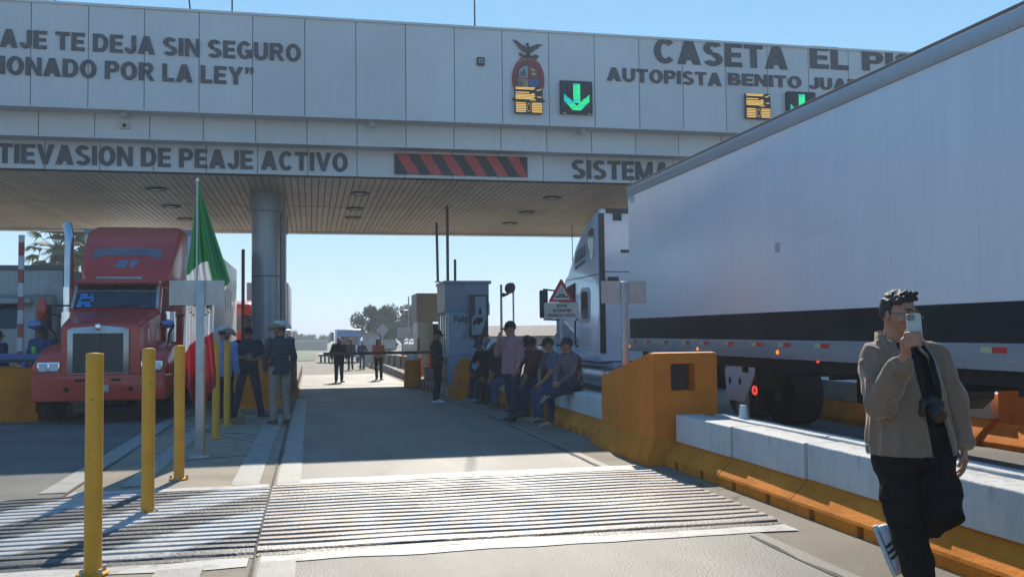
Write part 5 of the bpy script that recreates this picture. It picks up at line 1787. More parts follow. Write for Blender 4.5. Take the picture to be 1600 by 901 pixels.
# ------------------------------------------------------------------ trees
leaf_mats = {}
def leaf_mat(nm, rgb):
    m = M(nm, rgb, .6, var=.3, scale=.7, island=.35)
    n, l = nodes(m)
    src, b = base_chain(m)
    t_ = n.new('ShaderNodeBsdfTranslucent')
    l.new(src, t_.inputs['Color'])
    mi_ = n.new('ShaderNodeMixShader')
    mi_.inputs[0].default_value = .3
    l.new(b.outputs[0], mi_.inputs[1])
    l.new(t_.outputs[0], mi_.inputs[2])
    l.new(mi_.outputs[0], n['Material Output'].inputs['Surface'])
    return m
LEAF = leaf_mat('leaf_green', (.085, .125, .05))
PALM = leaf_mat('palm_green', (.20, .23, .09))
BARK = M('bark', (.12, .09, .065), .9, bump=.5, bscale=12)


def tree(label, x, y, h, rad, n_leaf, seed, size=.16, trunk=.4, group=None):
    rnd = random.Random(seed)
    z0 = zg(y)
    t = T('tree', label, 'tree', (x, y, z0), 0, group)
    tb_ = MB().tube([(x, y, z0 - .2), (x + .1, y, z0 + h * trunk * .6), (x, y, z0 + h * trunk)], [.16, .12, .1], 8)
    cl = []
    for k in range(16):
        a = rnd.uniform(0, 2 * pi)
        rr = rad * sqrt(rnd.random()) * .85
        zz = z0 + h * (trunk + (1 - trunk) * rnd.uniform(.1, .85))
        c = Vector((x + rr * cos(a), y + rr * sin(a), zz))
        cl.append((c, rad * rnd.uniform(.22, .42)))
        tb_.tube([(x, y, z0 + h * trunk * .8), c], [.06, .02], 5)
    P('trunk', tb_, BARK, t)
    lf = MB()
    for k in range(n_leaf):
        c, r_ = rnd.choice(cl)
        d = Vector((rnd.gauss(0, 1), rnd.gauss(0, 1), rnd.gauss(0, .8))).normalized() * r_ * (rnd.random() ** .45)
        p = c + d
        a = Vector((rnd.uniform(-1, 1), rnd.uniform(-1, 1), rnd.uniform(-1, 1))).normalized()
        b = a.orthogonal().normalized()
        s_ = size * rnd.uniform(.6, 1.3)
        lf.add([p - a * s_, p + b * s_ * .45, p + a * s_, p - b * s_ * .45], [(0, 1, 2, 3)])
    link('crown', lf.mesh('crown', LEAF, recalc=False), t)
    return t
tree('bushy green roadside tree left of the dome camera mast, its left half', 6.0, 94, 5.3, 2.3, 5200, 1, .2, .3)
tree('bushy green roadside tree right behind the dome camera mast', 9.2, 96, 6.1, 2.4, 6200, 2, .2, .3)
tree('small dark tree low behind the trapezoid sign', 7.6, 92, 3.6, 1.8, 3000, 3, .2, .2)
for i, (x, y, h_) in enumerate(((-4.5, 190, 3.6), (-9, 195, 3.0), (-1.5, 188, 2.8), (2.0, 192, 3.0))):
    tree(['low round tree on the horizon left of the walking men, second from left', 'low round tree on the horizon, leftmost of the row', 'low round tree on the horizon just left of the bearded walker', 'low round tree on the horizon behind the bearded walker'][i], x, y, h_, 2.6, 900, 20 + i, .35, .15)


def palm(label, x, y, hz, seed, n_fr=30, L=2.1):
    rnd = random.Random(seed)
    t = T('palm_tree', label, 'palm tree', (x, y, zg(y)))
    P('trunk', MB().tube([(x, y, zg(y) - .2), (x + .1, y, hz * .5), (x, y, hz)], [.24, .19, .17], 10), BARK, t, smooth=True)
    f = MB()
    for k in range(n_fr):
        a = rnd.uniform(0, 2 * pi)
        el = rnd.uniform(-.8, 1.3)
        d = Vector((cos(a) * cos(el), sin(a) * cos(el), sin(el)))
        st = Vector((x, y, hz))
        en = st + d * L * .55
        f.tube([st, en], [.035, .02], 4)
        side = d.cross(Vector((0, 0, 1))).normalized()
        upv = side.cross(d)
        for j in range(22):
            t_ = -1.25 + 2.5 * j / 21
            dd = (d * cos(t_) + side * sin(t_)).normalized()
            ln = L * .55 * rnd.uniform(.75, 1.05)
            tip = en + dd * ln + Vector((0, 0, -.28 * ln * rnd.uniform(.5, 1.4)))
            mid = en + dd * ln * .55 + upv * .05
            wv = dd.cross(upv).normalized() * .085
            f.add([en, mid - wv, tip, mid + wv], [(0, 1, 2, 3)])
    P('fronds', f, PALM, t)
    sk = MB()
    for k in range(40):
        a = rnd.uniform(0, 2 * pi)
        sk.tube([(x + .2 * cos(a), y + .2 * sin(a), hz - .1), (x + .5 * cos(a), y + .5 * sin(a), hz - rnd.uniform(.6, 1.5))], [.05, .02], 4)
    P('dead_skirt', sk, M('dead_frond', (.16, .12, .07), .9), t)
    return t
palm('fan palm rising behind the white truck, left of the chrome exhaust stack', -14.8, 60, 6.7, 4)
palm('fan palm rising between the chrome exhaust stack and the red roof', -13.7, 61.5, 7.2, 5)

# ------------------------------------------------------------------ haze volume, added to lift the shade like lens flare and pale the distance
hz = bpy.data.materials.new('haze_air')
hz.use_nodes = True
n_, l_ = hz.node_tree.nodes, hz.node_tree.links
n_.remove(n_['Principled BSDF'])
pv = n_.new('ShaderNodeVolumePrincipled')
pv.inputs['Color'].default_value = (.85, .92, 1, 1)
pv.inputs['Density'].default_value = .0017
pv.inputs['Anisotropy'].default_value = .3
l_.new(pv.outputs[0], n_['Material Output'].inputs['Volume'])
S('haze', MB().box(-910, 910, -70, 1510, -9, 13.5), hz, 'stuff')
# ------------------------------------------------------------------ people
def remesh(mb, name, mat, voxel=.013, smooth_it=3, disp=0., dfreq=9., seed=0., sx=(1, 1, .6)):
    me = mb.mesh('tmp', mat)
    ob = bpy.data.objects.new('tmp', me)
    COL.objects.link(ob)
    md = ob.modifiers.new('r', 'REMESH')
    md.mode = 'VOXEL'
    md.voxel_size = voxel
    md.use_smooth_shade = True
    if smooth_it:
        sm = ob.modifiers.new('s', 'SMOOTH')
        sm.iterations = smooth_it
        sm.factor = .5
    dg = bpy.context.evaluated_depsgraph_get()
    m2 = bpy.data.meshes.new_from_object(ob.evaluated_get(dg))
    bpy.data.objects.remove(ob)
    bpy.data.meshes.remove(me)
    m2.name = name
    m2.materials.clear()
    m2.materials.append(mat)
    if disp:
        ns = [v.normal.copy() for v in m2.vertices]
        for v, n_ in zip(m2.vertices, ns):
            p = Vector((v.co.x * sx[0], v.co.y * sx[1], v.co.z * sx[2])) * dfreq + Vector((seed, seed * 2, 0))
            q = noise.noise(p)
            v.co += n_ * disp * (1 - 2.2 * abs(q) + .35 * noise.noise(p * 2.7))
    for p in m2.polygons:
        p.use_smooth = True
    return m2


SKIN = M('skin', (.43, .20, .12), .5, var=.12, scale=14, bump=.05, bscale=120)
SKIN_D = M('skin_dark', (.27, .125, .07), .5, var=.12, scale=14)
HAIR = M('hair_black', (.014, .010, .008), .45, var=.4, scale=40, bump=.5, bscale=90)
HAIR_F = M('hair_dark_brown', (.024, .015, .009), .55, var=.5, scale=45, bump=.7, bscale=70, stretch=(1, 1, .35))
EYE = M('eye_dark', (.015, .01, .008), .2)
LIP = M('lip', (.22, .08, .06), .5)
def fabric(nm, rgb, rough=.85, var=.14, sc=9, b=.25):
    return M(nm, rgb, rough, var=var, scale=sc, bump=b, bscale=110, spec=.25)
F_ = {
    'dark': fabric('cloth_charcoal', (.022, .024, .03)), 'black': fabric('cloth_black', (.012, .012, .014)), 'navy': fabric('cloth_navy', (.02, .028, .05)),
    'jeans': fabric('denim', (.045, .075, .15)), 'jeans_d': fabric('dark_denim', (.022, .034, .065)), 'jeans_l': fabric('light_denim', (.08, .13, .24)),
    'khaki': fabric('cloth_khaki', (.28, .245, .2)), 'blue': fabric('cloth_light_blue', (.17, .24, .48)), 'pink': fabric('cloth_dusty_pink', (.34, .18, .20)),
    'maroon': fabric('cloth_maroon', (.11, .022, .025)), 'grey': fabric('cloth_grey', (.12, .135, .165)), 'salmon': fabric('cloth_salmon', (.45, .17, .15)),
    'work': fabric('cloth_work_blue', (.04, .075, .17)), 'shoe_b': M('shoe_black', (.012, .012, .012), .5), 'shoe_w': M('shoe_white', (.6, .6, .6), .5),
    'shoe_t': M('shoe_tan', (.32, .24, .15), .7), 'shoe_br': M('shoe_brown', (.06, .03, .02), .5), 'straw': M('straw', (.55, .53, .48), .75, var=.1, scale=30, bump=.4, bscale=80),
    'cap_b': fabric('cap_black', (.012, .013, .016)), 'cap_n': fabric('cap_navy', (.02, .03, .065)), 'cap_g': fabric('cap_grey', (.11, .12, .14)), 'cap_w': fabric('cap_white', (.5, .5, .5)),
    'green': M('hi_vis_green', (.12, .55, .06), .6),
}
def plaid(nm, base, line, period=.09, duty=.3):
    m = fabric(nm, base)
    over(m, band_mask(1, .3, 0, period, duty, .06), line)
    over(m, mul_mask(band_mask(0, 0, 1, period, duty, .06), noise_mask(3, -1, 0)), line)
    return m
F_['plaid_d'] = plaid('plaid_dark', (.026, .031, .048), (.052, .062, .09), .075, .4)
F_['check'] = plaid('check_red_white', (.30, .21, .23), (.09, .04, .06), .032, .42)


def rotz(a): return Matrix.Rotation(a, 3, 'Z')


def hand(mb, wr, d, palm_n, side, curl=.5, s=1., thumb_out=.6):
    """palm and five fingers. d: pointing direction, palm_n: palm normal (towards the gripping side), side: thumb direction"""
    d = Vector(d).normalized()
    n_ = (Vector(palm_n) - Vector(palm_n).dot(d) * d).normalized()
    sd_ = d.cross(n_).normalized()
    if sd_.dot(Vector(side)) < 0: sd_ = -sd_
    wr = Vector(wr)
    for k in range(4):
        b0 = wr + d * .012 * s + sd_ * (.022 - .015 * k) * s * .8
        b1 = wr + d * (.088 - .004 * abs(k - 1)) * s + sd_ * (.033 - .021 * k) * s
        mb.cap(b0, b1, .017 * s, .0125 * s, 8)
        L = (.044, .049, .045, .035)[k] * s
        p = b1
        ang = 0
        for j, (l_, r_) in enumerate(((L, .0098), (L * .62, .0088), (L * .5, .0078))):
            ang += curl * (.75, 1.0, .7)[j]
            q = p + (d * cos(ang) + n_ * sin(ang)) * l_
            mb.cap(p, q, r_ * s * 1.02, r_ * s * .95, 8)
            p = q
    p = wr + d * .022 * s + sd_ * .024 * s
    q = p + (d * .62 + sd_ * thumb_out + n_ * .25).normalized() * .045 * s
    r_ = q + (d * .85 + sd_ * thumb_out * .3 + n_ * (.3 + curl * .4)).normalized() * .034 * s
    t_ = r_ + (d * .9 + n_ * (.2 + curl * .6)).normalized() * .026 * s
    mb.cap(p, q, .016 * s, .0125 * s, 8)
    mb.cap(q, r_, .0118 * s, .0105 * s, 8)
    mb.cap(r_, t_, .0105 * s, .009 * s, 8)


def head_shape(mb, H, Rm, s=1., ears=True):
    """H centre of the head, Rm rotation (face towards local -Y)"""
    def fn(p):
        x, y, z = p
        if z < -.1:
            k = min(1, (-z - .1) / .9)
            x *= 1 - .34 * k
            y = y * (1 - .22 * k) - .13 * k
        if y < 0 and z > -.75: y *= .95
        if z > .2: x *= 1 - .05 * z
        return (x, y, z)
    mb.ell(H, .076 * s, .097 * s, .120 * s, 22, 16, fn, Rm)
    def at(p): return H + Rm @ (Vector(p) * s)
    mb.cap(at((0, -.090, .012)), at((0, -.112, -.026)), .008 * s, .0135 * s, 8)
    mb.cap(at((-.012, -.098, -.028)), at((.012, -.098, -.028)), .009 * s, .009 * s, 8)
    mb.cap(at((-.040, -.083, .026)), at((.040, -.083, .026)), .010 * s, .010 * s, 8)
    mb.cap(at((-.018, -.093, -.060)), at((.018, -.093, -.060)), .009 * s, .009 * s, 8)
    mb.ell(at((0, -.085, -.098)), .022 * s, .018 * s, .016 * s, 8, 6, None, Rm)
    for k in (-1, 1):
        mb.ell(at((k * .052, -.058, -.02)), .022 * s, .028 * s, .024 * s, 8, 6, None, Rm)
        if ears:
            mb.ell(at((k * .080, .010, -.005)), .010 * s, .020 * s, .031 * s, 8, 6, None, Rm @ rotz(k * .35))
    return at


def hair_mesh(H, Rm, s, style, mat):
    h = MB()
    def fn(p):
        x, y, z = p
        if y < -.30 and z < .50:
            k = min(1, (.50 - z) / .25) * min(1, (-.30 - y) / .2)
            y += k * .55
            x *= 1 - .14 * k
        if z < -.25 and style != 'long':
            k = min(1, (-.25 - z) / .4)
            x *= 1 - .3 * k
            y *= 1 - .25 * k
            z = -.25 + (z + .25) * .45
        return (x, y, z)
    h.ell(H + Rm @ Vector((0, .010, .018) ) * s, .083 * s, .103 * s, .119 * s, 26, 18, fn, Rm)
    if style == 'long':
        for k in (-1, 1):
            h.cap(H + Rm @ Vector((k * .07, .01, .02)) * s, H + Rm @ Vector((k * .085, -.02, -.24)) * s, .032 * s, .022 * s)
        h.cap(H + Rm @ Vector((0, .07, 0)) * s, H + Rm @ Vector((0, .09, -.24)) * s, .07 * s, .05 * s)
    if style == 'full':
        rnd = random.Random(5)
        for k in range(60):
            a = rnd.uniform(-1, 1)
            y0 = rnd.uniform(-.06, .06)
            p = Vector((a * .066, y0, .118 - .05 * a * a - .28 * (y0 + .02) ** 2 * 10 * .3))
            q = p + Vector((rnd.uniform(-.004, .016), -.018, .010 - .016 * rnd.random()))
            h.cap(H + Rm @ p * s, H + Rm @ q * s, .015 * s, .010 * s, 6)
    return h


def cap_hat(H, Rm, s, par, mat, tilt=0.):
    def at(p): return H + Rm @ (Vector(p) * s)
    d = MB()
    rings = []
    for k in range(8):
        t = pi / 2 * k / 7
        rr, zz = cos(t), sin(t)
        rings.append([at((.088 * max(rr, .02) * cos(a), .008 + .106 * max(rr, .02) * sin(a), .030 + .105 * zz)) for a in [2 * pi * i / 22 for i in range(22)]])
    d.loft(rings)
    c = P('cap', d, mat, par, smooth=True)
    b = MB()
    tp, bt = [], []
    n = 12
    for i in range(n + 1):
        a = pi + pi * i / n
        tp.append(i)
    ins = [(.084 * cos(pi + pi * i / n), .0 + .098 * sin(pi + pi * i / n)) for i in range(n + 1)]
    out = [(.090 * cos(pi + pi * i / n), -.0 + .098 * sin(pi + pi * i / n) - .085 * (sin(pi * i / n) ** .6)) for i in range(n + 1)]
    def zz(x, y): return .034 - 6.0 * x * x * (1 if y < -.1 else .3) - max(0, -y - .1) * .18
    vs_ = [at((x, y, zz(x, y))) for x, y in ins] + [at((x, y, zz(x, y))) for x, y in out] + [at((x, y, zz(x, y) - .006)) for x, y in ins] + [at((x, y, zz(x, y) - .006)) for x, y in out]
    m_ = n + 1
    fs_ = []
    for i in range(n):
        fs_ += [(i, i + 1, m_ + i + 1, m_ + i), (2 * m_ + i, 3 * m_ + i, 3 * m_ + i + 1, 2 * m_ + i + 1), (m_ + i, m_ + i + 1, 3 * m_ + i + 1, 3 * m_ + i)]
    b.add(vs_, fs_)
    P('brim', b, mat, c, smooth=True)


def cowboy(H, Rm, s, par, mat, droop=.04):
    def at(p): return H + Rm @ (Vector(p) * s)
    d = MB()
    rings = []
    n = 26
    for r_, z in ((.098, .035), (.096, .07), (.090, .12), (.078, .148), (.05, .150), (.01, .138)):
        rings.append([at((r_ * .88 * cos(a), .005 + r_ * 1.1 * sin(a), z - .022 * (1 if r_ < .08 else 0) * (1 - abs(cos(a))) )) for a in [2 * pi * i / n for i in range(n)]])
    d.loft(rings)
    c = P('hat', d, mat, par, smooth=True)
    b = MB()
    rr = (.085, .12, .16, .19)
    g_ = []
    for lay in (0, -.007):
        for r_ in rr:
            g_.append([at((r_ * .92 * cos(a), r_ * 1.12 * sin(a), .036 + lay + .9 * (r_ - .085) * (abs(cos(a)) ** 2) * .75 - droop * max(0, (r_ - .085) / .1) * (abs(sin(a)) ** 2))) for a in [2 * pi * i / n for i in range(n)]])
    seq = g_[:4] + g_[4:][::-1]
    b.loft(seq, cap=False)
    P('brim', b, mat, c, smooth=True)
    P('hat_band', MB().loft([[at((.0875 * cos(a), .005 + .109 * sin(a), z)) for a in [2 * pi * i / n for i in range(n)]] for z in (.04, .062)]), F_['dark'], c, smooth=True)


DEF = dict(pel=(0, 0, .95), chest=(0, .01, 1.27), neck=(0, .012, 1.46), head=(0, -.015, 1.60),
           shR=(-.185, .015, 1.405), elR=(-.235, .04, 1.13), wrR=(-.235, -.04, .89), shL=(.185, .015, 1.405), elL=(.235, .04, 1.13), wrL=(.235, -.04, .89),
           hipR=(-.09, 0, .92), knR=(-.10, -.02, .50), anR=(-.105, .03, .09), hipL=(.09, 0, .92), knL=(.10, -.02, .50), anL=(.105, .03, .09),
           toeR=(-.25, -1, 0), toeL=(.25, -1, 0))


def person(label, loc, face, pose=None, top='dark', legs='jeans_d', shoes='shoe_b', hat=None, hair='short', skin=None, sleeves='long', s=1., bulk=1.,
           hy=0., hp=0., roll=0., group=None, voxel=.013, hem=-.05, turn=0., curl=.45, handR=None, handL=None, look=True, seat=False):
    """face: heading in degrees, 0 looks at -Y (towards the camera), 90 looks at +X"""
    J = {k: Vector(v) for k, v in {**DEF, **(pose or {})}.items()}
    skin = skin or SKIN
    root = T('person', label, 'person', loc, R(face), group)
    M3 = Matrix.Translation(loc) @ Matrix.Rotation(R(face), 4, 'Z')
    for k in J:
        if not k.startswith('toe'): J[k] = J[k] * s
    def part(nm, me, par=None):
        o = bpy.data.objects.new(nm, me)
        COL.objects.link(o)
        o.parent = par or root
        return o
    class LP:   # local part helper used by hats
        pass
    ax = (J['shL'] - J['shR']).normalized()
    hx = (J['hipL'] - J['hipR']).normalized()
    spine = (J['neck'] - J['pel']).normalized()
    up_c = spine
    def ring(c, wv, dv, w_, d_, n=20):
        return [c + wv * w_ * (abs(cos(a)) ** .85) * (1 if cos(a) > 0 else -1) + dv * d_ * (abs(sin(a)) ** .9) * (1 if sin(a) > 0 else -1) for a in [2 * pi * i / n for i in range(n)]]
    def torso(mb, g_, lo=-.04, tight=1.):
        """elliptical sections from below the hips to the neck"""
        dz = up_c
        dep_h = hx.cross(Vector((0, 0, 1))).normalized() * -1
        dep_c = ax.cross(dz).normalized() * -1
        pts = []
        hipc = J['pel']
        sh = (J['shL'] + J['shR']) / 2
        def mix(a, b, t): return a.lerp(b, t)
        pts.append((hipc + (-dz) * (-lo) * s if not seat else hipc - Vector((0, 0, 1)) * .03 * s, hx, dep_h, .165, .118))
        pts.append((hipc + dz * .05 * s, hx, dep_h, .163, .118))
        pts.append((mix(hipc, sh, .33), (hx + ax).normalized(), (dep_h + dep_c).normalized(), .152, .115))
        pts.append((mix(hipc, sh, .60), ax, dep_c, .168, .122))
        pts.append((mix(hipc, sh, .82), ax, dep_c, .178, .122))
        pts.append((sh + dz * .0, ax, dep_c, .165, .095))
        pts.append((sh + dz * .035 * s, ax, dep_c, .115, .075))
        pts.append((mix(sh, J['neck'], .75) + dz * .02 * s, ax, dep_c, .062, .060))
        mb.loft([ring(c, a, b, w_ * s * bulk * tight + g_, d_ * s * bulk * tight * (1.0 if bulk < 1.1 else 1.1) + g_) for c, a, b, w_, d_ in pts])
        for k in 'LR':
            mb.ell(J['sh' + k] - Vector((0, 0, .01)) * s, (.066 * s + g_) * (.9 + .1 * bulk), (.068 * s + g_), (.066 * s + g_), 12, 8)
    # ---- head frame
    fwd = Vector((sin(R(hy)), -cos(R(hy)), 0))
    Rm = Matrix.Rotation(R(hy), 3, 'Z') @ Matrix.Rotation(R(hp), 3, 'X') @ Matrix.Rotation(R(roll), 3, 'Y')
    H = J['head']
    # ---- body (one continuous skin)
    b = MB()
    torso(b, -.012 * s, 0, .95)
    b.cap(J['neck'] - up_c * .03 * s, H + Rm @ Vector((0, .02, -.05)) * s, .060 * s * (.85 + .15 * bulk), .056 * s, 12)
    at = head_shape(b, H, Rm, s * 1.0)
    for k in 'LR':
        b.cap(J['sh' + k], J['el' + k], .048 * s * bulk, .038 * s * bulk, 10)
        b.cap(J['el' + k], J['wr' + k], .039 * s * bulk, .027 * s, 10)
        b.cap(J['hip' + k], J['kn' + k], .072 * s * bulk, .05 * s, 10)
        b.cap(J['kn' + k], J['an' + k], .05 * s, .036 * s, 10)
        hh = (handL if k == 'L' else handR) or {}
        d = Vector(hh.get('d', J['wr' + k] - J['el' + k]))
        sgn = 1 if k == 'L' else -1
        hand(b, J['wr' + k] + d.normalized() * .008 * s, d, hh.get('n', (-sgn, 0, 0.02)), hh.get('side', (0, -1, 0.1)), hh.get('curl', curl), s * 1.0, hh.get('thumb', .6))
    part('body', remesh(b, 'body', skin, min(voxel, .010), 2))
    # ---- shirt
    t = MB()
    torso(t, .010 * s, hem)
    for k in 'LR':
        a, e, w_ = J['sh' + k], J['el' + k], J['wr' + k]
        if sleeves == 'long':
            t.cap(a, e, .064 * s * bulk, .054 * s * bulk, 12)
            t.cap(e, e.lerp(w_, .95), .055 * s * bulk, .042 * s, 12)
        elif sleeves == 'rolled':
            t.cap(a, e, .064 * s * bulk, .056 * s * bulk, 12)
            t.cap(e, e.lerp(w_, .25), .056 * s * bulk, .052 * s, 12)
        else:
            t.cap(a, a.lerp(e, .72), .066 * s * bulk, .060 * s * bulk, 12)
    sh_o = part('shirt', remesh(t, 'shirt', F_[top], voxel, 3, .008 * s, 7, hash(label) % 50))
    col_ = MB()
    dep_c = ax.cross(up_c).normalized() * -1
    nb = (J['shL'] + J['shR']) / 2 * .25 + J['neck'] * .75 + up_c * .015 * s
    col_.loft([ring(nb, ax, dep_c, .075 * s, .072 * s), ring(nb + up_c * .03 * s, ax, dep_c, .070 * s, .066 * s), ring(nb + up_c * .03 * s, ax, dep_c, .064 * s, .06 * s), ring(nb, ax, dep_c, .066 * s, .062 * s)])
    part('collar', col_.mesh('collar', F_[top], 0, 2, True), sh_o)
    # ---- trousers
    q = MB()
    dep_h = hx.cross(Vector((0, 0, 1))).normalized() * -1
    q.loft([ring(J['pel'] + Vector((0, 0, .06)) * s, hx, dep_h, .160 * s * bulk, .116 * s * bulk), ring(J['pel'] - Vector((0, 0, .03)) * s, hx, dep_h, .168 * s * bulk, .120 * s * bulk),
            ring(J['pel'] - Vector((0, 0, .10)) * s, hx, dep_h, .135 * s * bulk, .10 * s * bulk)])
    for k in 'LR':
        q.cap(J['hip' + k], J['kn' + k], .092 * s * bulk, .068 * s * (.6 + .4 * bulk), 12)
        q.cap(J['kn' + k], J['an' + k].lerp(J['kn' + k], .04), .068 * s * (.6 + .4 * bulk), .058 * s, 12)
    part('trousers', remesh(q, 'trousers', F_[legs], voxel, 3, .009 * s, 7, hash(label) % 40 + 3, (1, 1, 1.1)))
    # ---- shoes
    for k in 'LR':
        shoe_part(root, J['an' + k], J['toe' + k], F_[shoes], s)
    # ---- face and hair
    if look:
        e = MB()
        for k in (-1, 1):
            e.ell(at((k * .032, -.0865, .006)), .012 * s, .008 * s, .0075 * s, 10, 7, None, Rm)
        part('eyes', e.mesh('eyes', EYE, 0, 2, True))
        part('mouth', MB().ell(at((0, -.0985, -.0595)), .021 * s, .006 * s, .0055 * s, 10, 6, None, Rm).mesh('mouth', LIP, 0, 2, True))
    holder = root
    I = bpy.data.objects
    if hair:
        part('hair', hair_mesh(H, Rm, s, hair, HAIR).mesh('hair', HAIR, 0, 2, 3.0))
    if hat:
        kind, m = hat
        before = set(o.name for o in bpy.data.objects)
        (cap_hat if kind == 'cap' else cowboy)(H, Rm, s, root, F_[m])
        for o in bpy.data.objects:      # hats were built in local coordinates
            if o.name not in before and o.type == 'MESH':
                o.matrix_parent_inverse = Matrix()
    return root, at, J


def shoe_part(root, an, toe, mat, s=1., sole=None, tilt=None):
    an = Vector(an)
    d = Vector(toe).normalized()
    upv = Vector((0, 0, 1)) if abs(d.z) < .4 else (Vector((0, 0, 1)) - d * d.z).normalized()
    if tilt is not None: upv = (Vector(tilt) - Vector(tilt).dot(d) * d).normalized()
    sd_ = d.cross(upv).normalized()
    base = an - upv * .085 * s
    def rg(t, w_, z0, z1, n=12):
        c = base + d * t * s
        return [c + sd_ * w_ * s * cos(a) + upv * s * (z0 + (z1 - z0) * (.5 + .5 * sin(a))) for a in [2 * pi * i / n for i in range(n)]]
    m = MB().loft([rg(-.075, .020, .015, .06), rg(-.065, .036, .004, .085), rg(-.02, .042, .004, .105), rg(.05, .044, .004, .095), rg(.11, .049, .004, .068), rg(.165, .046, .006, .052), rg(.20, .028, .012, .036)])
    o = bpy.data.objects.new('shoe', m.mesh('shoe', mat, 0, 2, 1.2))
    COL.objects.link(o)
    o.parent = root
    def rs(z, w_):
        pts = [(-.08, .022), (-.05, .040), (.03, .044), (.11, .051), (.17, .044), (.205, .02)]
        pp = [(t, x) for t, x in pts] + [(t, -x) for t, x in pts[::-1]]
        return [base + d * t * s + sd_ * x * s * w_ + upv * z * s for t, x in pp]
    so = bpy.data.objects.new('sole', MB().loft([rs(-.004, 1.), rs(.018, 1.02)]).mesh('sole', sole or M_SOLE, 0, 2, False))
    COL.objects.link(so)
    so.parent = o
    return o, base, d, upv, sd_


M_SOLE = M('sole_rubber', (.25, .24, .22), .7)

GS = 'men sitting and standing along the shaded barrier'
# ---- group at the column
person('man in a white cowboy hat and dark checked shirt, seen from behind beside the column', (-.52, 16.45, 0), 205,
       dict(elR=(-.25, .02, 1.12), wrR=(-.2, -.06, .90), anR=(-.11, .05, .09), anL=(.10, .0, .09), elL=(.24, .0, 1.12), wrL=(.22, -.08, .92), pel=(0, 0, .96)),
       'plaid_d', 'khaki', 'shoe_br', ('cowboy', 'straw'), 'short', SKIN_D, s=1.02, hy=35, hp=4, group='men talking beside the column', look=True, hem=-.12, bulk=.95)
person('man in a dark polo and cap with folded arms and legs apart, before the column', (-1.13, 17.8, 0), 8,
       dict(elR=(-.30, .0, 1.16), wrR=(-.08, -.20, 1.14), elL=(.31, .0, 1.15), wrL=(.08, -.22, 1.10), knR=(-.17, -.03, .49), anR=(-.24, .04, .09), knL=(.17, .0, .50), anL=(.25, .03, .09), toeL=(.8, -.6, 0), toeR=(-.4, -1, 0), pel=(0, 0, .93)),
       'navy', 'jeans_d', 'shoe_b', ('cap', 'cap_b'), 'short', SKIN_D, 'short', s=.985, group='men talking beside the column', hp=3,
       handR=dict(d=(1, .05, .25), n=(0, 1, 0), side=(0, 0, 1)), handL=dict(d=(-1, .05, .2), n=(0, 1, 0), side=(0, 0, 1)), bulk=1.08)
person('man in a light blue shirt and white straw hat, turned away behind the bollard', (-1.48, 16.95, 0), 160,
       dict(elL=(.24, -.02, 1.12), wrL=(.2, -.16, .98), anL=(.11, -.06, .09)), 'blue', 'dark', 'shoe_w', ('cowboy', 'straw'), 'short', SKIN_D, s=.975, hy=-40, hp=8, group='men talking beside the column', hem=-.1)
# ---- workers at the left edge
pw, _, _ = person('toll worker in a blue shirt with a green vest panel behind the blue rail', (-5.2, 19.95, 0), -10, dict(elR=(-.24, -.02, 1.14), wrR=(-.12, -.2, 1.06), elL=(.24, -.02, 1.14), wrL=(.12, -.2, 1.04)),
                  'work', 'dark', 'shoe_b', ('cap', 'cap_b'), 'short', SKIN_D, s=1.02, hy=35, hp=10)
o = bpy.data.objects.new('vest_panel', MB().box(-.13, -.05, -.155, -.13, 1.10, 1.36).box(.12, .17, -.145, -.11, 1.12, 1.3).mesh('vest_panel', F_['green'], .01))
COL.objects.link(o)
o.parent = pw
person('worker cut off by the left edge of the picture, behind the blue rail', (-6.2, 20.6, 0), 60, None, 'work', 'dark', 'shoe_b', ('cap', 'cap_b'), 'short', SKIN_D, s=.98)
# ---- man in black by the booth
person('man in black with a cap and pale sneakers, standing in profile before the booths', (2.84, 21.3, -.08), 78,
       dict(elR=(-.22, .06, 1.12), wrR=(-.12, -.12, 1.02), elL=(.22, .05, 1.12), wrL=(.12, -.14, 1.02), knR=(-.085, -.02, .5), knL=(.085, -.02, .5), anR=(-.09, .05, .09), anL=(.09, .02, .09), toeR=(0, -1, 0), toeL=(.1, -1, 0)),
       'dark', 'black', 'shoe_w', ('cap', 'cap_b'), 'short', SKIN_D, s=.985, hp=10, bulk=1.05, hem=-.1)
# ---- walkers
WG = 'people walking up the sunlit road'
person('heavy bearded man in dark clothes walking in the sun behind the barrier arm', (1.05, 36, zg(36)), 10, dict(anR=(-.12, -.06, .09), anL=(.12, .06, .09), elR=(-.29, .03, 1.14), wrR=(-.28, -.02, .9), elL=(.29, .03, 1.14), wrL=(.28, -.02, .9)),
       'navy', 'jeans_d', 'shoe_b', ('cap', 'cap_w'), 'short', SKIN_D, s=1.0, bulk=1.22, group=WG, hem=-.1)
person('woman in a pink blouse with long dark hair holding a phone, walking in the sun', (2.64, 37.4, zg(37)), 0, dict(elR=(-.22, -.02, 1.14), wrR=(-.06, -.2, 1.22), elL=(.22, -.02, 1.14), wrL=(.07, -.2, 1.2), anL=(.10, -.14, .09), knL=(.10, -.12, .5), anR=(-.06, .1, .1)),
       'salmon', 'black', 'shoe_br', None, 'long', SKIN, s=.955, bulk=.86, group=WG)
person('man in a dark jacket and cap, far behind the bearded man', (2.12, 51.5, zg(51)), -8, dict(anR=(-.08, -.12, .09), anL=(.1, .12, .11)), 'dark', 'jeans_d', 'shoe_br', ('cap', 'cap_b'), 'short', SKIN_D, s=.97, group=WG)
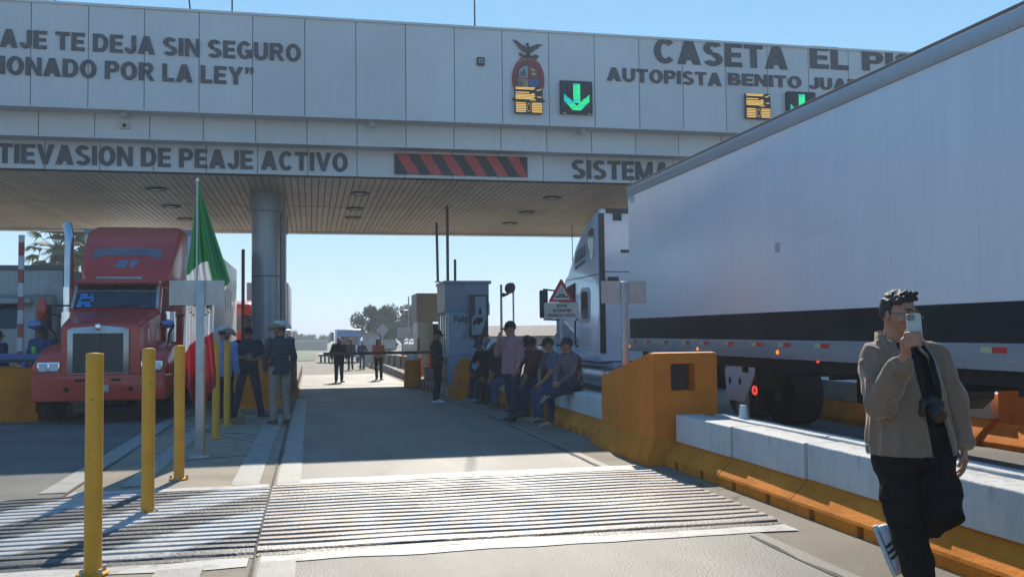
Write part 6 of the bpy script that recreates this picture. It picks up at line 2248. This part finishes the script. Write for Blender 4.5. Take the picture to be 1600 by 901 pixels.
person('far man in a dark jacket, blue jeans and white cap, beside the woman in pink', (2.8, 52.5, zg(52)), 150, dict(elR=(-.3, -.02, 1.14), wrR=(-.2, -.1, .98), elL=(.3, -.02, 1.14), wrL=(.2, -.1, .98)), 'dark', 'jeans_l', 'shoe_b', ('cap', 'cap_w'), 'short', SKIN_D, s=.92, hy=20, group=WG)

# ---- the bench of barriers: sitting poses (facing -Y locally, seat height .58)
def sit(lean=.12, kz=.50, ky=-.44, ay=-.42, spread=.1, arms='lap', **kw):
    L = lean
    p = dict(pel=(0, 0, .68), chest=(0, -L * .55, .98), neck=(0, -L, 1.17), head=(0, -L - .05, 1.315),
             shR=(-.185, -L * .9, 1.115), shL=(.185, -L * .9, 1.115), hipR=(-.09, -.02, .665), hipL=(.09, -.02, .665),
             knR=(-spread - .04, ky, kz), knL=(spread + .04, ky, kz), anR=(-spread, ay, .09), anL=(spread, ay, .09),
             elR=(-.24, -L - .10, .86), elL=(.24, -L - .10, .86), wrR=(-.10, ky * .75, .66), wrL=(.10, ky * .75, .64))
    p.update({k: v for k, v in kw.items()})
    return p
BX = 4.24
person('man in a checked shirt and dark cap sitting nearest, ankle on his other knee', (BX, 14.75, 0), -72,
       sit(.10, knL=(.30, -.36, .60), anL=(-.06, -.50, .55), knR=(-.06, -.44, .50), anR=(-.02, -.46, .09), toeL=(-.75, -.25, -.55), toeR=(-.1, -1, 0), wrL=(.12, -.34, .72), wrR=(-.02, -.36, .70)),
       'check', 'jeans_d', 'shoe_t', ('cap', 'cap_n'), 'short', SKIN, s=1.0, hy=-12, hp=4, group=GS, seat=True, bulk=1.05)
person('man in a grey T-shirt and dark cap sitting beside the man in the checked shirt', (BX - .03, 15.6, 0), -80, sit(.16, wrR=(-.04, -.36, .66), wrL=(.05, -.38, .64)), 'grey', 'jeans', 'shoe_t', ('cap', 'cap_b'), 'short', SKIN, 'short', s=1.0, group=GS, seat=True, hp=8, bulk=1.05)
person('heavy man in a maroon shirt sitting bent forward between the pink and grey shirts', (BX - .02, 16.4, 0), -95, sit(.26, wrR=(-.05, -.45, .60), wrL=(.05, -.45, .60)), 'maroon', 'jeans_d', 'shoe_br', ('cap', 'cap_b'), 'short', SKIN_D, 'rolled', s=1.0, group=GS, seat=True, bulk=1.18, hp=16)
person('man in a dark cap and dark shirt half hidden behind the man in maroon', (BX - .02, 17.3, 0), -80, sit(.14), 'dark', 'jeans_d', 'shoe_b', ('cap', 'cap_b'), 'short', SKIN_D, s=1.02, group=GS, seat=True, hy=10)
person('man in a dusty pink shirt and black cap standing, hand at his face', (3.38, 15.7, 0), -58,
       dict(elR=(-.24, -.10, 1.16), wrR=(-.10, -.20, 1.40), elL=(.23, .03, 1.13), wrL=(.2, -.05, .92), anL=(.12, -.10, .09), anR=(-.10, .12, .09), knR=(-.10, .04, .5), pel=(0, .0, .95)),
       'pink', 'jeans_d', 'shoe_b', ('cap', 'cap_b'), 'short', SKIN, 'rolled', s=1.0, hy=-22, hp=8, group=GS, bulk=1.03, hem=-.13, handR=dict(d=(.25, -.1, .9), n=(.3, .8, 0), side=(.8, 0, .4)))
person('man in a straw hat sitting bent over behind the man in pink, in blue jeans', (BX - .06, 19.2, -.03), -85, sit(.34, wrR=(-.05, -.5, .62), wrL=(.05, -.5, .60)), 'dark', 'jeans', 'shoe_br', ('cowboy', 'straw'), 'short', SKIN_D, 'rolled', s=.98, group=GS, seat=True, hp=22)
person('man in a black jacket and grey cap sitting left of the straw hat, head bowed', (BX - .05, 20.35, -.05), -75, sit(.30, wrR=(-.05, -.48, .62), wrL=(.05, -.48, .60)), 'black', 'dark', 'shoe_b', ('cap', 'cap_g'), 'short', SKIN_D, s=1.0, group=GS, seat=True, hp=18, bulk=1.1)
pa, _, Ja = person('man in striped sneakers sitting farthest, leaning forward with a paper in his hand', (BX - .06, 21.6, -.08), -68, sit(.30, wrR=(-.08, -.50, .66), wrL=(.06, -.50, .66), anR=(-.14, -.52, .09), anL=(.1, -.5, .09)), 'dark', 'jeans_d', 'shoe_w', ('cap', 'cap_n'), 'short', SKIN_D, s=1.0, group=GS, seat=True, hp=15)
pp = T('paper', 'folded pale blue paper held by the farthest sitting man', 'paper', (3.72, 21.6, .62))
P('sheet', MB().add([(3.66, 21.500, .50), (3.80, 21.560, .52), (3.84, 21.600, .80), (3.70, 21.540, .82), (3.665, 21.505, .50), (3.805, 21.565, .52), (3.845, 21.605, .80), (3.705, 21.545, .82)], [(0, 1, 2, 3), (7, 6, 5, 4), (0, 3, 7, 4), (1, 5, 6, 2), (0, 4, 5, 1), (3, 2, 6, 7)]), M('paper_blue', (.38, .48, .70), .6), pp)
for c in children(pa):
    if c.name.startswith('shoe'):
        over(c.data.materials[0] if c.data.materials[0].name.startswith('striped') else (c.data.materials.__setitem__(0, M('striped_sneaker', (.55, .57, .6), .6)) or c.data.materials[0]), band_mask(.6, .6, .5, .05, .5, .05), (.02, .025, .04))

# ------------------------------------------------------------------ man in the foreground, built towards the picture plane
FA = -36 + 0.0
fx, fy = 3.395, 4.785
fl = (fx, fy, 0)
# local frame: x to the right of the picture, y away from the viewer
FJ = dict(
    pel=(-.01, .02, .90), chest=(-.045, .03, 1.22), neck=(-.085, .02, 1.485), head=(-.05, -.005, 1.622),
    shR=(-.185, -.07, 1.375), elR=(-.155, -.20, 1.115), wrR=(-.015, -.315, 1.40),
    shL=(.125, .115, 1.37), elL=(.225, .14, 1.11), wrL=(.265, .09, .885),
    hipR=(-.10, -.03, .87), knR=(-.055, -.03, .48), anR=(.02, .03, .095), hipL=(.095, .06, .87), knL=(.155, -.02, .50), anL=(-.085, .22, .31))
J = {k: Vector(v) for k, v in FJ.items()}
root = T('person', 'man in a beige jacket and black trousers walking past while filming with his phone', 'person', fl, R(FA))
def fpart(nm, me, par=None):
    o = bpy.data.objects.new(nm, me)
    COL.objects.link(o)
    o.parent = par or root
    return o
TURN = 34
ax = (J['shL'] - J['shR']); ax.z = 0; ax.normalize()
hx = (J['hipL'] - J['hipR']).normalized()
Zv = Vector((0, 0, 1))
def ring2(c, wv, dv, w_, d_, n=36):
    return [c + wv * w_ * (abs(cos(a)) ** .85) * (1 if cos(a) > 0 else -1) + dv * d_ * (abs(sin(a)) ** .9) * (1 if sin(a) > 0 else -1) for a in [2 * pi * i / n for i in range(n)]]
DEPF = Zv.cross(ax).normalized()          # towards the back
if DEPF.y < 0: DEPF = -DEPF
sh = (J['shL'] + J['shR']) / 2
def f_torso(mb, g_, zlo, caps=True, flare=0.):
    def c_at(z):
        if z < J['chest'].z:
            t = (z - J['pel'].z) / (J['chest'].z - J['pel'].z)
            p = J['pel'].lerp(J['chest'], t)
        else:
            t = (z - J['chest'].z) / (J['neck'].z - J['chest'].z)
            p = J['chest'].lerp(J['neck'], t)
        return Vector((p.x, p.y, z))
    secs = [(zlo, .205 + flare, .150 + flare), (.95, .203 + flare * .7, .150), (1.08, .192, .150), (1.2, .190, .148), (1.32, .190, .138), (1.39, .165, .112), (1.43, .125, .088), (1.46, .078, .070)]
    secs = [q for q in secs if q[0] >= zlo]
    mb.loft([ring2(c_at(z), ax, DEPF, w_ + g_, d_ + g_) for z, w_, d_ in secs])
HY = 52
Rm = Matrix.Rotation(R(HY), 3, 'Z') @ Matrix.Rotation(R(4), 3, 'X')
H = J['head']
b = MB()
f_torso(b, -.03, .80)
b.cap(Vector((-.085, .025, 1.43)), H + Rm @ Vector((0, .02, -.06)), .066, .062, 14)
at = head_shape(b, H, Rm, 1.07)
for k in 'LR':
    b.cap(J['sh' + k], J['el' + k], .052, .045, 12)
    b.cap(J['el' + k], J['wr' + k], .046, .030, 12)
    b.cap(J['hip' + k], J['kn' + k], .085, .06, 12)
    b.cap(J['kn' + k], J['an' + k], .06, .042, 12)
PH = Vector((.032, -.345, 1.545))           # phone centre
# right hand wraps the phone from the picture's left and below
hand_d = Vector((.32, -.06, .75)).normalized()
wr = J['wrR']
pn = Vector((.55, .55, -.1))
for k in range(4):
    base0 = wr + Vector((-.004 + .004 * k, -.012, .012))
    kn_ = Vector((-.010 + .004 * k, -.372, 1.512 - .0215 * k))
    b.cap(base0, kn_, .019, .0125, 8)
    m1 = kn_ + Vector((.030, -.012, .006))
    m2 = m1 + Vector((.027 if k < 3 else .020, .002, .001))
    m3 = m2 + Vector((.014, .014, -.002))
    b.cap(kn_, m1, .0112, .0104, 8)
    b.cap(m1, m2, .0102, .0094, 8)
    b.cap(m2, m3, .0092, .0080, 8)
tb0 = wr + Vector((-.012, .012, .03))
tb1 = Vector((-.020, -.325, 1.485))
tb2 = Vector((-.008, -.318, 1.525))
tb3 = Vector((.012, -.322, 1.548))
b.cap(tb0, tb1, .019, .014, 8)
b.cap(tb1, tb2, .0125, .0115, 8)
b.cap(tb2, tb3, .0112, .0095, 8)
b.cap(wr, wr + Vector((-.004, -.03, .07)), .030, .026, 10)
hand(b, J['wrL'] + Vector((.004, -.006, -.02)), (.06, -.12, -1), (-.9, -.1, .0), (-.35, -.9, 0), .42, 1.06)
body_o = fpart('body', remesh(b, 'body', SKIN, .0052, 2))
# eyes, brows, glasses
e = MB()
for k in (-1, 1):
    e.ell(at((k * .033, -.0875, .006)), .0135, .009, .0068, 12, 8, None, Rm)
fpart('eyes', e.mesh('eyes', EYE, 0, 2, True))
br = MB()
for k in (-1, 1):
    br.tube([at((k * .014, -.0985, .028)), at((k * .034, -.0965, .035)), at((k * .054, -.083, .029))], [.0042, .0048, .003], 6)
fpart('eyebrows', br.mesh('eyebrows', HAIR, 0, 2, True))
fpart('mouth', MB().ell(at((0, -.0985, -.0595)), .023, .007, .006, 10, 6, None, Rm).mesh('mouth', LIP, 0, 2, True))
gl = MB()
for k in (-1, 1):
    cx_, cz_ = k * .036, .004
    pts = [at((cx_ + .030 * cos(a) * (1.0), -.108 + .010 * abs(cx_ + .030 * cos(a)) * 6, cz_ + .023 * sin(a))) for a in [2 * pi * i / 18 for i in range(19)]]
    gl.tube(pts, .0017, 5)
    gl.tube([at((k * .066, -.082, .010)), at((k * .082, -.03, .012)), at((k * .086, .012, .006))], .0018, 5)
gl.tube([at((-.007, -.108, .008)), at((0, -.110, .011)), at((.007, -.108, .008))], .0018, 5)
fpart('glasses', gl.mesh('glasses', M('frame_metal', (.12, .11, .10), .3, .8), 0, 2, True))
hm = hair_mesh(H, Rm, 1.075, 'full', HAIR_F)
fpart('hair', remesh(hm, 'hair', HAIR_F, .005, 4, .0045, 48, 3, (1, .3, .6)))
# black T-shirt
t = MB()
f_torso(t, -.008, .80)
fpart('shirt', remesh(t, 'shirt', F_['black'], .009, 3, .006, 8, 2))
# jacket: body shell with an open front, sleeves, collar
jm = M('jacket_taupe', (.25, .155, .10), .7, var=.08, scale=10, bump=.35, bscale=140, spec=.35)
jb_ = jm.node_tree.nodes['Principled BSDF']
jb_.inputs['Sheen Weight'].default_value = .8
jb_.inputs['Sheen Roughness'].default_value = .35
jb_.inputs['Sheen Tint'].default_value = (1, .9, .75, 1)
t = MB()
f_torso(t, .024, .78, flare=.010)
for k, (r0_, r1_, r2_, fr_) in (('R', (.078, .076, .056, .80)), ('L', (.078, .070, .053, .97))):
    a_, e_, w_ = J['sh' + k], J['el' + k], J['wr' + k]
    t.ell(a_ - Vector((0, 0, .012)), .076, .078, .074, 14, 9)
    t.cap(a_ + Vector((0, 0, .008)), Vector((-.075, .022, 1.455)), .062, .05, 12)
    t.cap(a_, e_, r0_, r1_, 16)
    t.cap(e_, e_.lerp(w_, fr_), r1_ * .98, r2_, 16)
    for q in range(5):                       # gathered folds at the elbow and cuff
        f0 = e_.lerp(a_, .12 + .13 * q)
        dd = (a_ - e_).normalized()
        w1 = dd.orthogonal().normalized()
        w1 = (Matrix.Rotation(q * 1.9, 3, dd) @ w1)
        t.cap(f0 + w1 * r1_ * .9, f0 + dd.cross(w1) * r1_ * 1.0 + dd * .06, .018, .012, 6)
jk = remesh(t, 'jacket', jm, .0075, 2, .020, 6.5, 11, (1.5, 1.5, .55))
bmj = bmesh.new(); bmj.from_mesh(jk)
dele = []
front = -DEPF
for f in bmj.faces:
    c = f.calc_center_median()
    if .60 < c.z < 1.50:
        t_ = (c.z - .9) / .58
        cc = J['pel'].lerp(J['neck'], t_)
        rel = Vector((c.x - cc.x, c.y - cc.y, 0))
        lat, dep = rel.dot(ax), rel.dot(front)
        l0 = .012 - .012 * t_
        l1 = .150 - .05 * max(0, t_)
        if c.z > 1.40:
            l0, l1 = -.045, .085
        if dep > .03 and l0 < lat < l1 and rel.length < .24:
            dele.append(f)
bmesh.ops.delete(bmj, geom=list(set(dele)), context='FACES')
for lv_, nr_ in ((.822, (0, 0, 1)),):
    bmesh.ops.bisect_plane(bmj, geom=bmj.verts[:] + bmj.edges[:] + bmj.faces[:], plane_co=(0, 0, lv_), plane_no=nr_, clear_inner=True)
for it in range(14):                       # smooth the cut edges of the opening
    new = {}
    for v in bmj.verts:
        be = [e for e in v.link_edges if e.is_boundary]
        if len(be) == 2 and v.co.z > .83:
            a_, b_ = be[0].other_vert(v).co, be[1].other_vert(v).co
            new[v] = v.co * .4 + (a_ + b_) * .3
    for v, c in new.items():
        v.co = c
bmj.to_mesh(jk); bmj.free()
jo = fpart('jacket', jk)
md = jo.modifiers.new('s', 'SOLIDIFY'); md.thickness = .010; md.offset = -1
cl_ = MB()
nc = Vector((-.085, .022, 1.44))
rings = []
for dz, rr in ((-.01, .104), (.035, .100), (.075, .098)):
    rings.append([nc + Zv * (dz + .012 * sin(a)) + ax * rr * cos(a) + DEPF * rr * .92 * sin(a) - front * 0 for a in [R(-38) + R(262) * i / 24 for i in range(25)]])
vs_ = [p for r_ in rings for p in r_]
cl_.add(vs_, [(j * 25 + i, j * 25 + i + 1, (j + 1) * 25 + i + 1, (j + 1) * 25 + i) for j in range(2) for i in range(24)])
co_ = fpart('collar', cl_.mesh('collar', jm, 0, 2, True), jo)
md = co_.modifiers.new('s', 'SOLIDIFY'); md.thickness = .012; md.offset = 0
# zip edges and hem band and the ring buckle
cuff = MB()
for k, fr_, rr in (('L', .95, .060), ('R', .79, .063)):
    a_, b_ = J['el' + k], J['wr' + k]
    d_ = (b_ - a_).normalized()
    c_ = a_.lerp(b_, fr_)
    cuff.tube([c_ - d_ * .03, c_ + d_ * .012], [rr * .97, rr * .95], 16)
fpart('cuff', cuff.mesh('cuff', jm, 0, 2, True), jo)
rgm = MB()
bc = Vector((-.238, -.05, .845))
rgm.tube([bc + Vector((.012 * cos(a), -.012 * cos(a), .028 * sin(a))) for a in [2 * pi * i / 16 for i in range(17)]], .0045, 6)
fpart('buckle', rgm.mesh('buckle', chrome, 0, 2, True), jo)
# trousers
blk = M('trousers_black', (.012, .0105, .010), .9, var=.25, scale=12, bump=.35, bscale=120, spec=.12)
q = MB()
dep_h = Zv.cross(hx).normalized()
q.loft([ring2(J['pel'] + Zv * .08, hx, dep_h, .200, .150), ring2(J['pel'] - Zv * .04, hx, dep_h, .215, .158), ring2(J['pel'] - Zv * .14, hx, dep_h, .185, .13)])
q.cap(J['hipR'], J['knR'], .122, .098, 18)
q.cap(J['knR'], J['anR'] + Zv * .03, .098, .078, 18)
q.cap(J['hipL'], J['knL'], .125, .098, 18)
q.cap(J['knL'], J['anL'] + Vector((.03, -.02, .02)), .098, .074, 18)
q.ell(J['hipL'].lerp(J['knL'], .66) + ax * .075, .055, .06, .095, 12, 8)      # cargo pocket
q.ell(J['hipR'].lerp(J['knR'], .62) - ax * .075, .05, .06, .095, 12, 8)
fpart('trousers', remesh(q, 'trousers', blk, .0085, 3, .018, 6, 5, (1, 1, 1.4)))
# sneakers
snk = M('sneaker_grey_white', (.50, .51, .53), .6, var=.08, scale=12)
drk = F_['dark']
for an_, toe_, tilt_ in ((J['anL'] + Vector((-.03, .0, -.01)), (.36, -.05, -.93), (.93, -.1, .36)), (J['anR'], (.9, -.55, 0), None)):
    o, base, d, upv, sd_ = shoe_part(root, an_, toe_, snk, 1.08, M('sole_white', (.62, .62, .60), .6), tilt_)
    st_ = MB()
    vis = sd_ if sd_.y < 0 else -sd_
    for k in range(3):
        p0 = base + d * (.015 + .035 * k) + upv * .095 + vis * .040
        p1 = base + d * (.045 + .035 * k) + upv * .028 + vis * .0525
        st_.tube([p0, p0.lerp(p1, .5) + vis * .004, p1], [.0085, .009, .0085], 6)
    so = bpy.data.objects.new('stripes', st_.mesh('stripes', drk, 0, 2, True))
    COL.objects.link(so)
    so.parent = o

FM = Matrix.Translation(fl) @ Matrix.Rotation(R(FA), 4, 'Z')
def W(mb): return mb.xf(FM)
# phone in his hand
ph = T('phone', 'pale phone with three black camera lenses held up before his mouth', 'phone', tuple(FM @ PH))
body_c = M('phone_case', (.52, .49, .44), .4)
pm = MB()
pm.prism([(PH.x + a, PH.z + b_) for a, b_ in rrect(-.0385, .0385, -.079, .079, .012)], 'y', PH.y - .004, PH.y + .005)
tl_m = Matrix.Translation(PH) @ Matrix.Rotation(R(-3), 4, 'Y') @ Matrix.Rotation(R(8), 4, 'Z') @ Matrix.Translation(-PH)
def PW_(mb): return MB.xf(mb.xf(tl_m), FM)
case = P('case', PW_(pm), body_c, ph, .002)
cmx = MB().prism([(PH.x - .0345 + a, PH.z + .040 + b_) for a, b_ in rrect(0, .040, 0, .036, .009)], 'y', PH.y - .007, PH.y - .0045)
cm_o = P('camera_module', PW_(cmx), M('module_grey', (.24, .22, .20), .3), case, .0015)
ln = MB()
for a, b_ in ((.011, .027), (.011, .010), (.028, .0185)):
    c_ = Vector((PH.x - .0345 + a, PH.y, PH.z + .040 + b_))
    ln.cyl(c_ + Vector((0, -.010, 0)), c_ + Vector((0, -.0065, 0)), .0072, n=14)
P('lens', PW_(ln), glass, cm_o)
P('screen', PW_(MB().box(PH.x - .036, PH.x + .036, PH.y + .0052, PH.y + .006, PH.z - .075, PH.z + .075)), black_plastic, case)
# camera on its strap
CC = Vector((.100, -.11, 1.105))
ck = T('camera', 'black photo camera hanging on a neck strap over his black shirt', 'camera', tuple(FM @ CC))
rotc = Matrix.Translation(CC) @ Matrix.Rotation(R(28), 4, 'Z') @ Matrix.Rotation(R(24), 4, 'X') @ Matrix.Translation(-CC)
def CW(mb): return mb.xf(rotc).xf(FM)
cbm = M('camera_body', (.016, .017, .02), .45, bump=.2, bscale=200)
cbod = P('body', CW(MB().prism([(CC.x + a, CC.z + b_) for a, b_ in [(-.068, -.045), (.068, -.045), (.068, .03), (.055, .042), (.03, .044), (.02, .066), (-.02, .066), (-.03, .044), (-.058, .042), (-.068, .03)]], 'y', CC.y - .03, CC.y + .03)), cbm, ck, .008)
P('grip', CW(MB().cap(CC + Vector((-.058, -.03, -.03)), CC + Vector((-.058, -.03, .025)), .02, .02)), cbm, cbod, smooth=True)
lnz = P('lens', CW(MB().tube([CC + Vector((0, -.03, -.004)), CC + Vector((0, -.06, -.004)), CC + Vector((0, -.062, -.004)), CC + Vector((0, -.115, -.004)), CC + Vector((0, -.12, -.004))], [.036, .036, .040, .040, .036], 22)), cbm, cbod, smooth=True)
P('glass', CW(MB().cyl(CC + Vector((0, -.1205, -.004)), CC + Vector((0, -.122, -.004)), .032, n=20)), M('lens_coating', (.02, .028, .02), .08, spec=.9), lnz)
stp = MB()
def strap(pts, wd=.014):
    for a, b_ in zip(pts, pts[1:]):
        a, b_ = Vector(a), Vector(b_)
        dd = (b_ - a).normalized()
        s_ = dd.cross(Vector((.3, -1, 0))).normalized() * wd
        nn = dd.cross(s_).normalized() * .002
        stp.add([a - s_ - nn, a + s_ - nn, b_ + s_ - nn, b_ - s_ - nn, a - s_ + nn, a + s_ + nn, b_ + s_ + nn, b_ - s_ + nn], [(0, 1, 2, 3), (7, 6, 5, 4), (0, 4, 5, 1), (1, 5, 6, 2), (2, 6, 7, 3), (3, 7, 4, 0)])
strap([(-.015, -.045, 1.475), (.02, -.105, 1.40), (.055, -.130, 1.28), (.065, -.125, 1.15)])
strap([(.0, .06, 1.49), (.07, .02, 1.44), (.115, -.05, 1.36), (.14, -.095, 1.24), (.15, -.085, 1.14)])
P('strap', W(stp), F_['black'], ck)
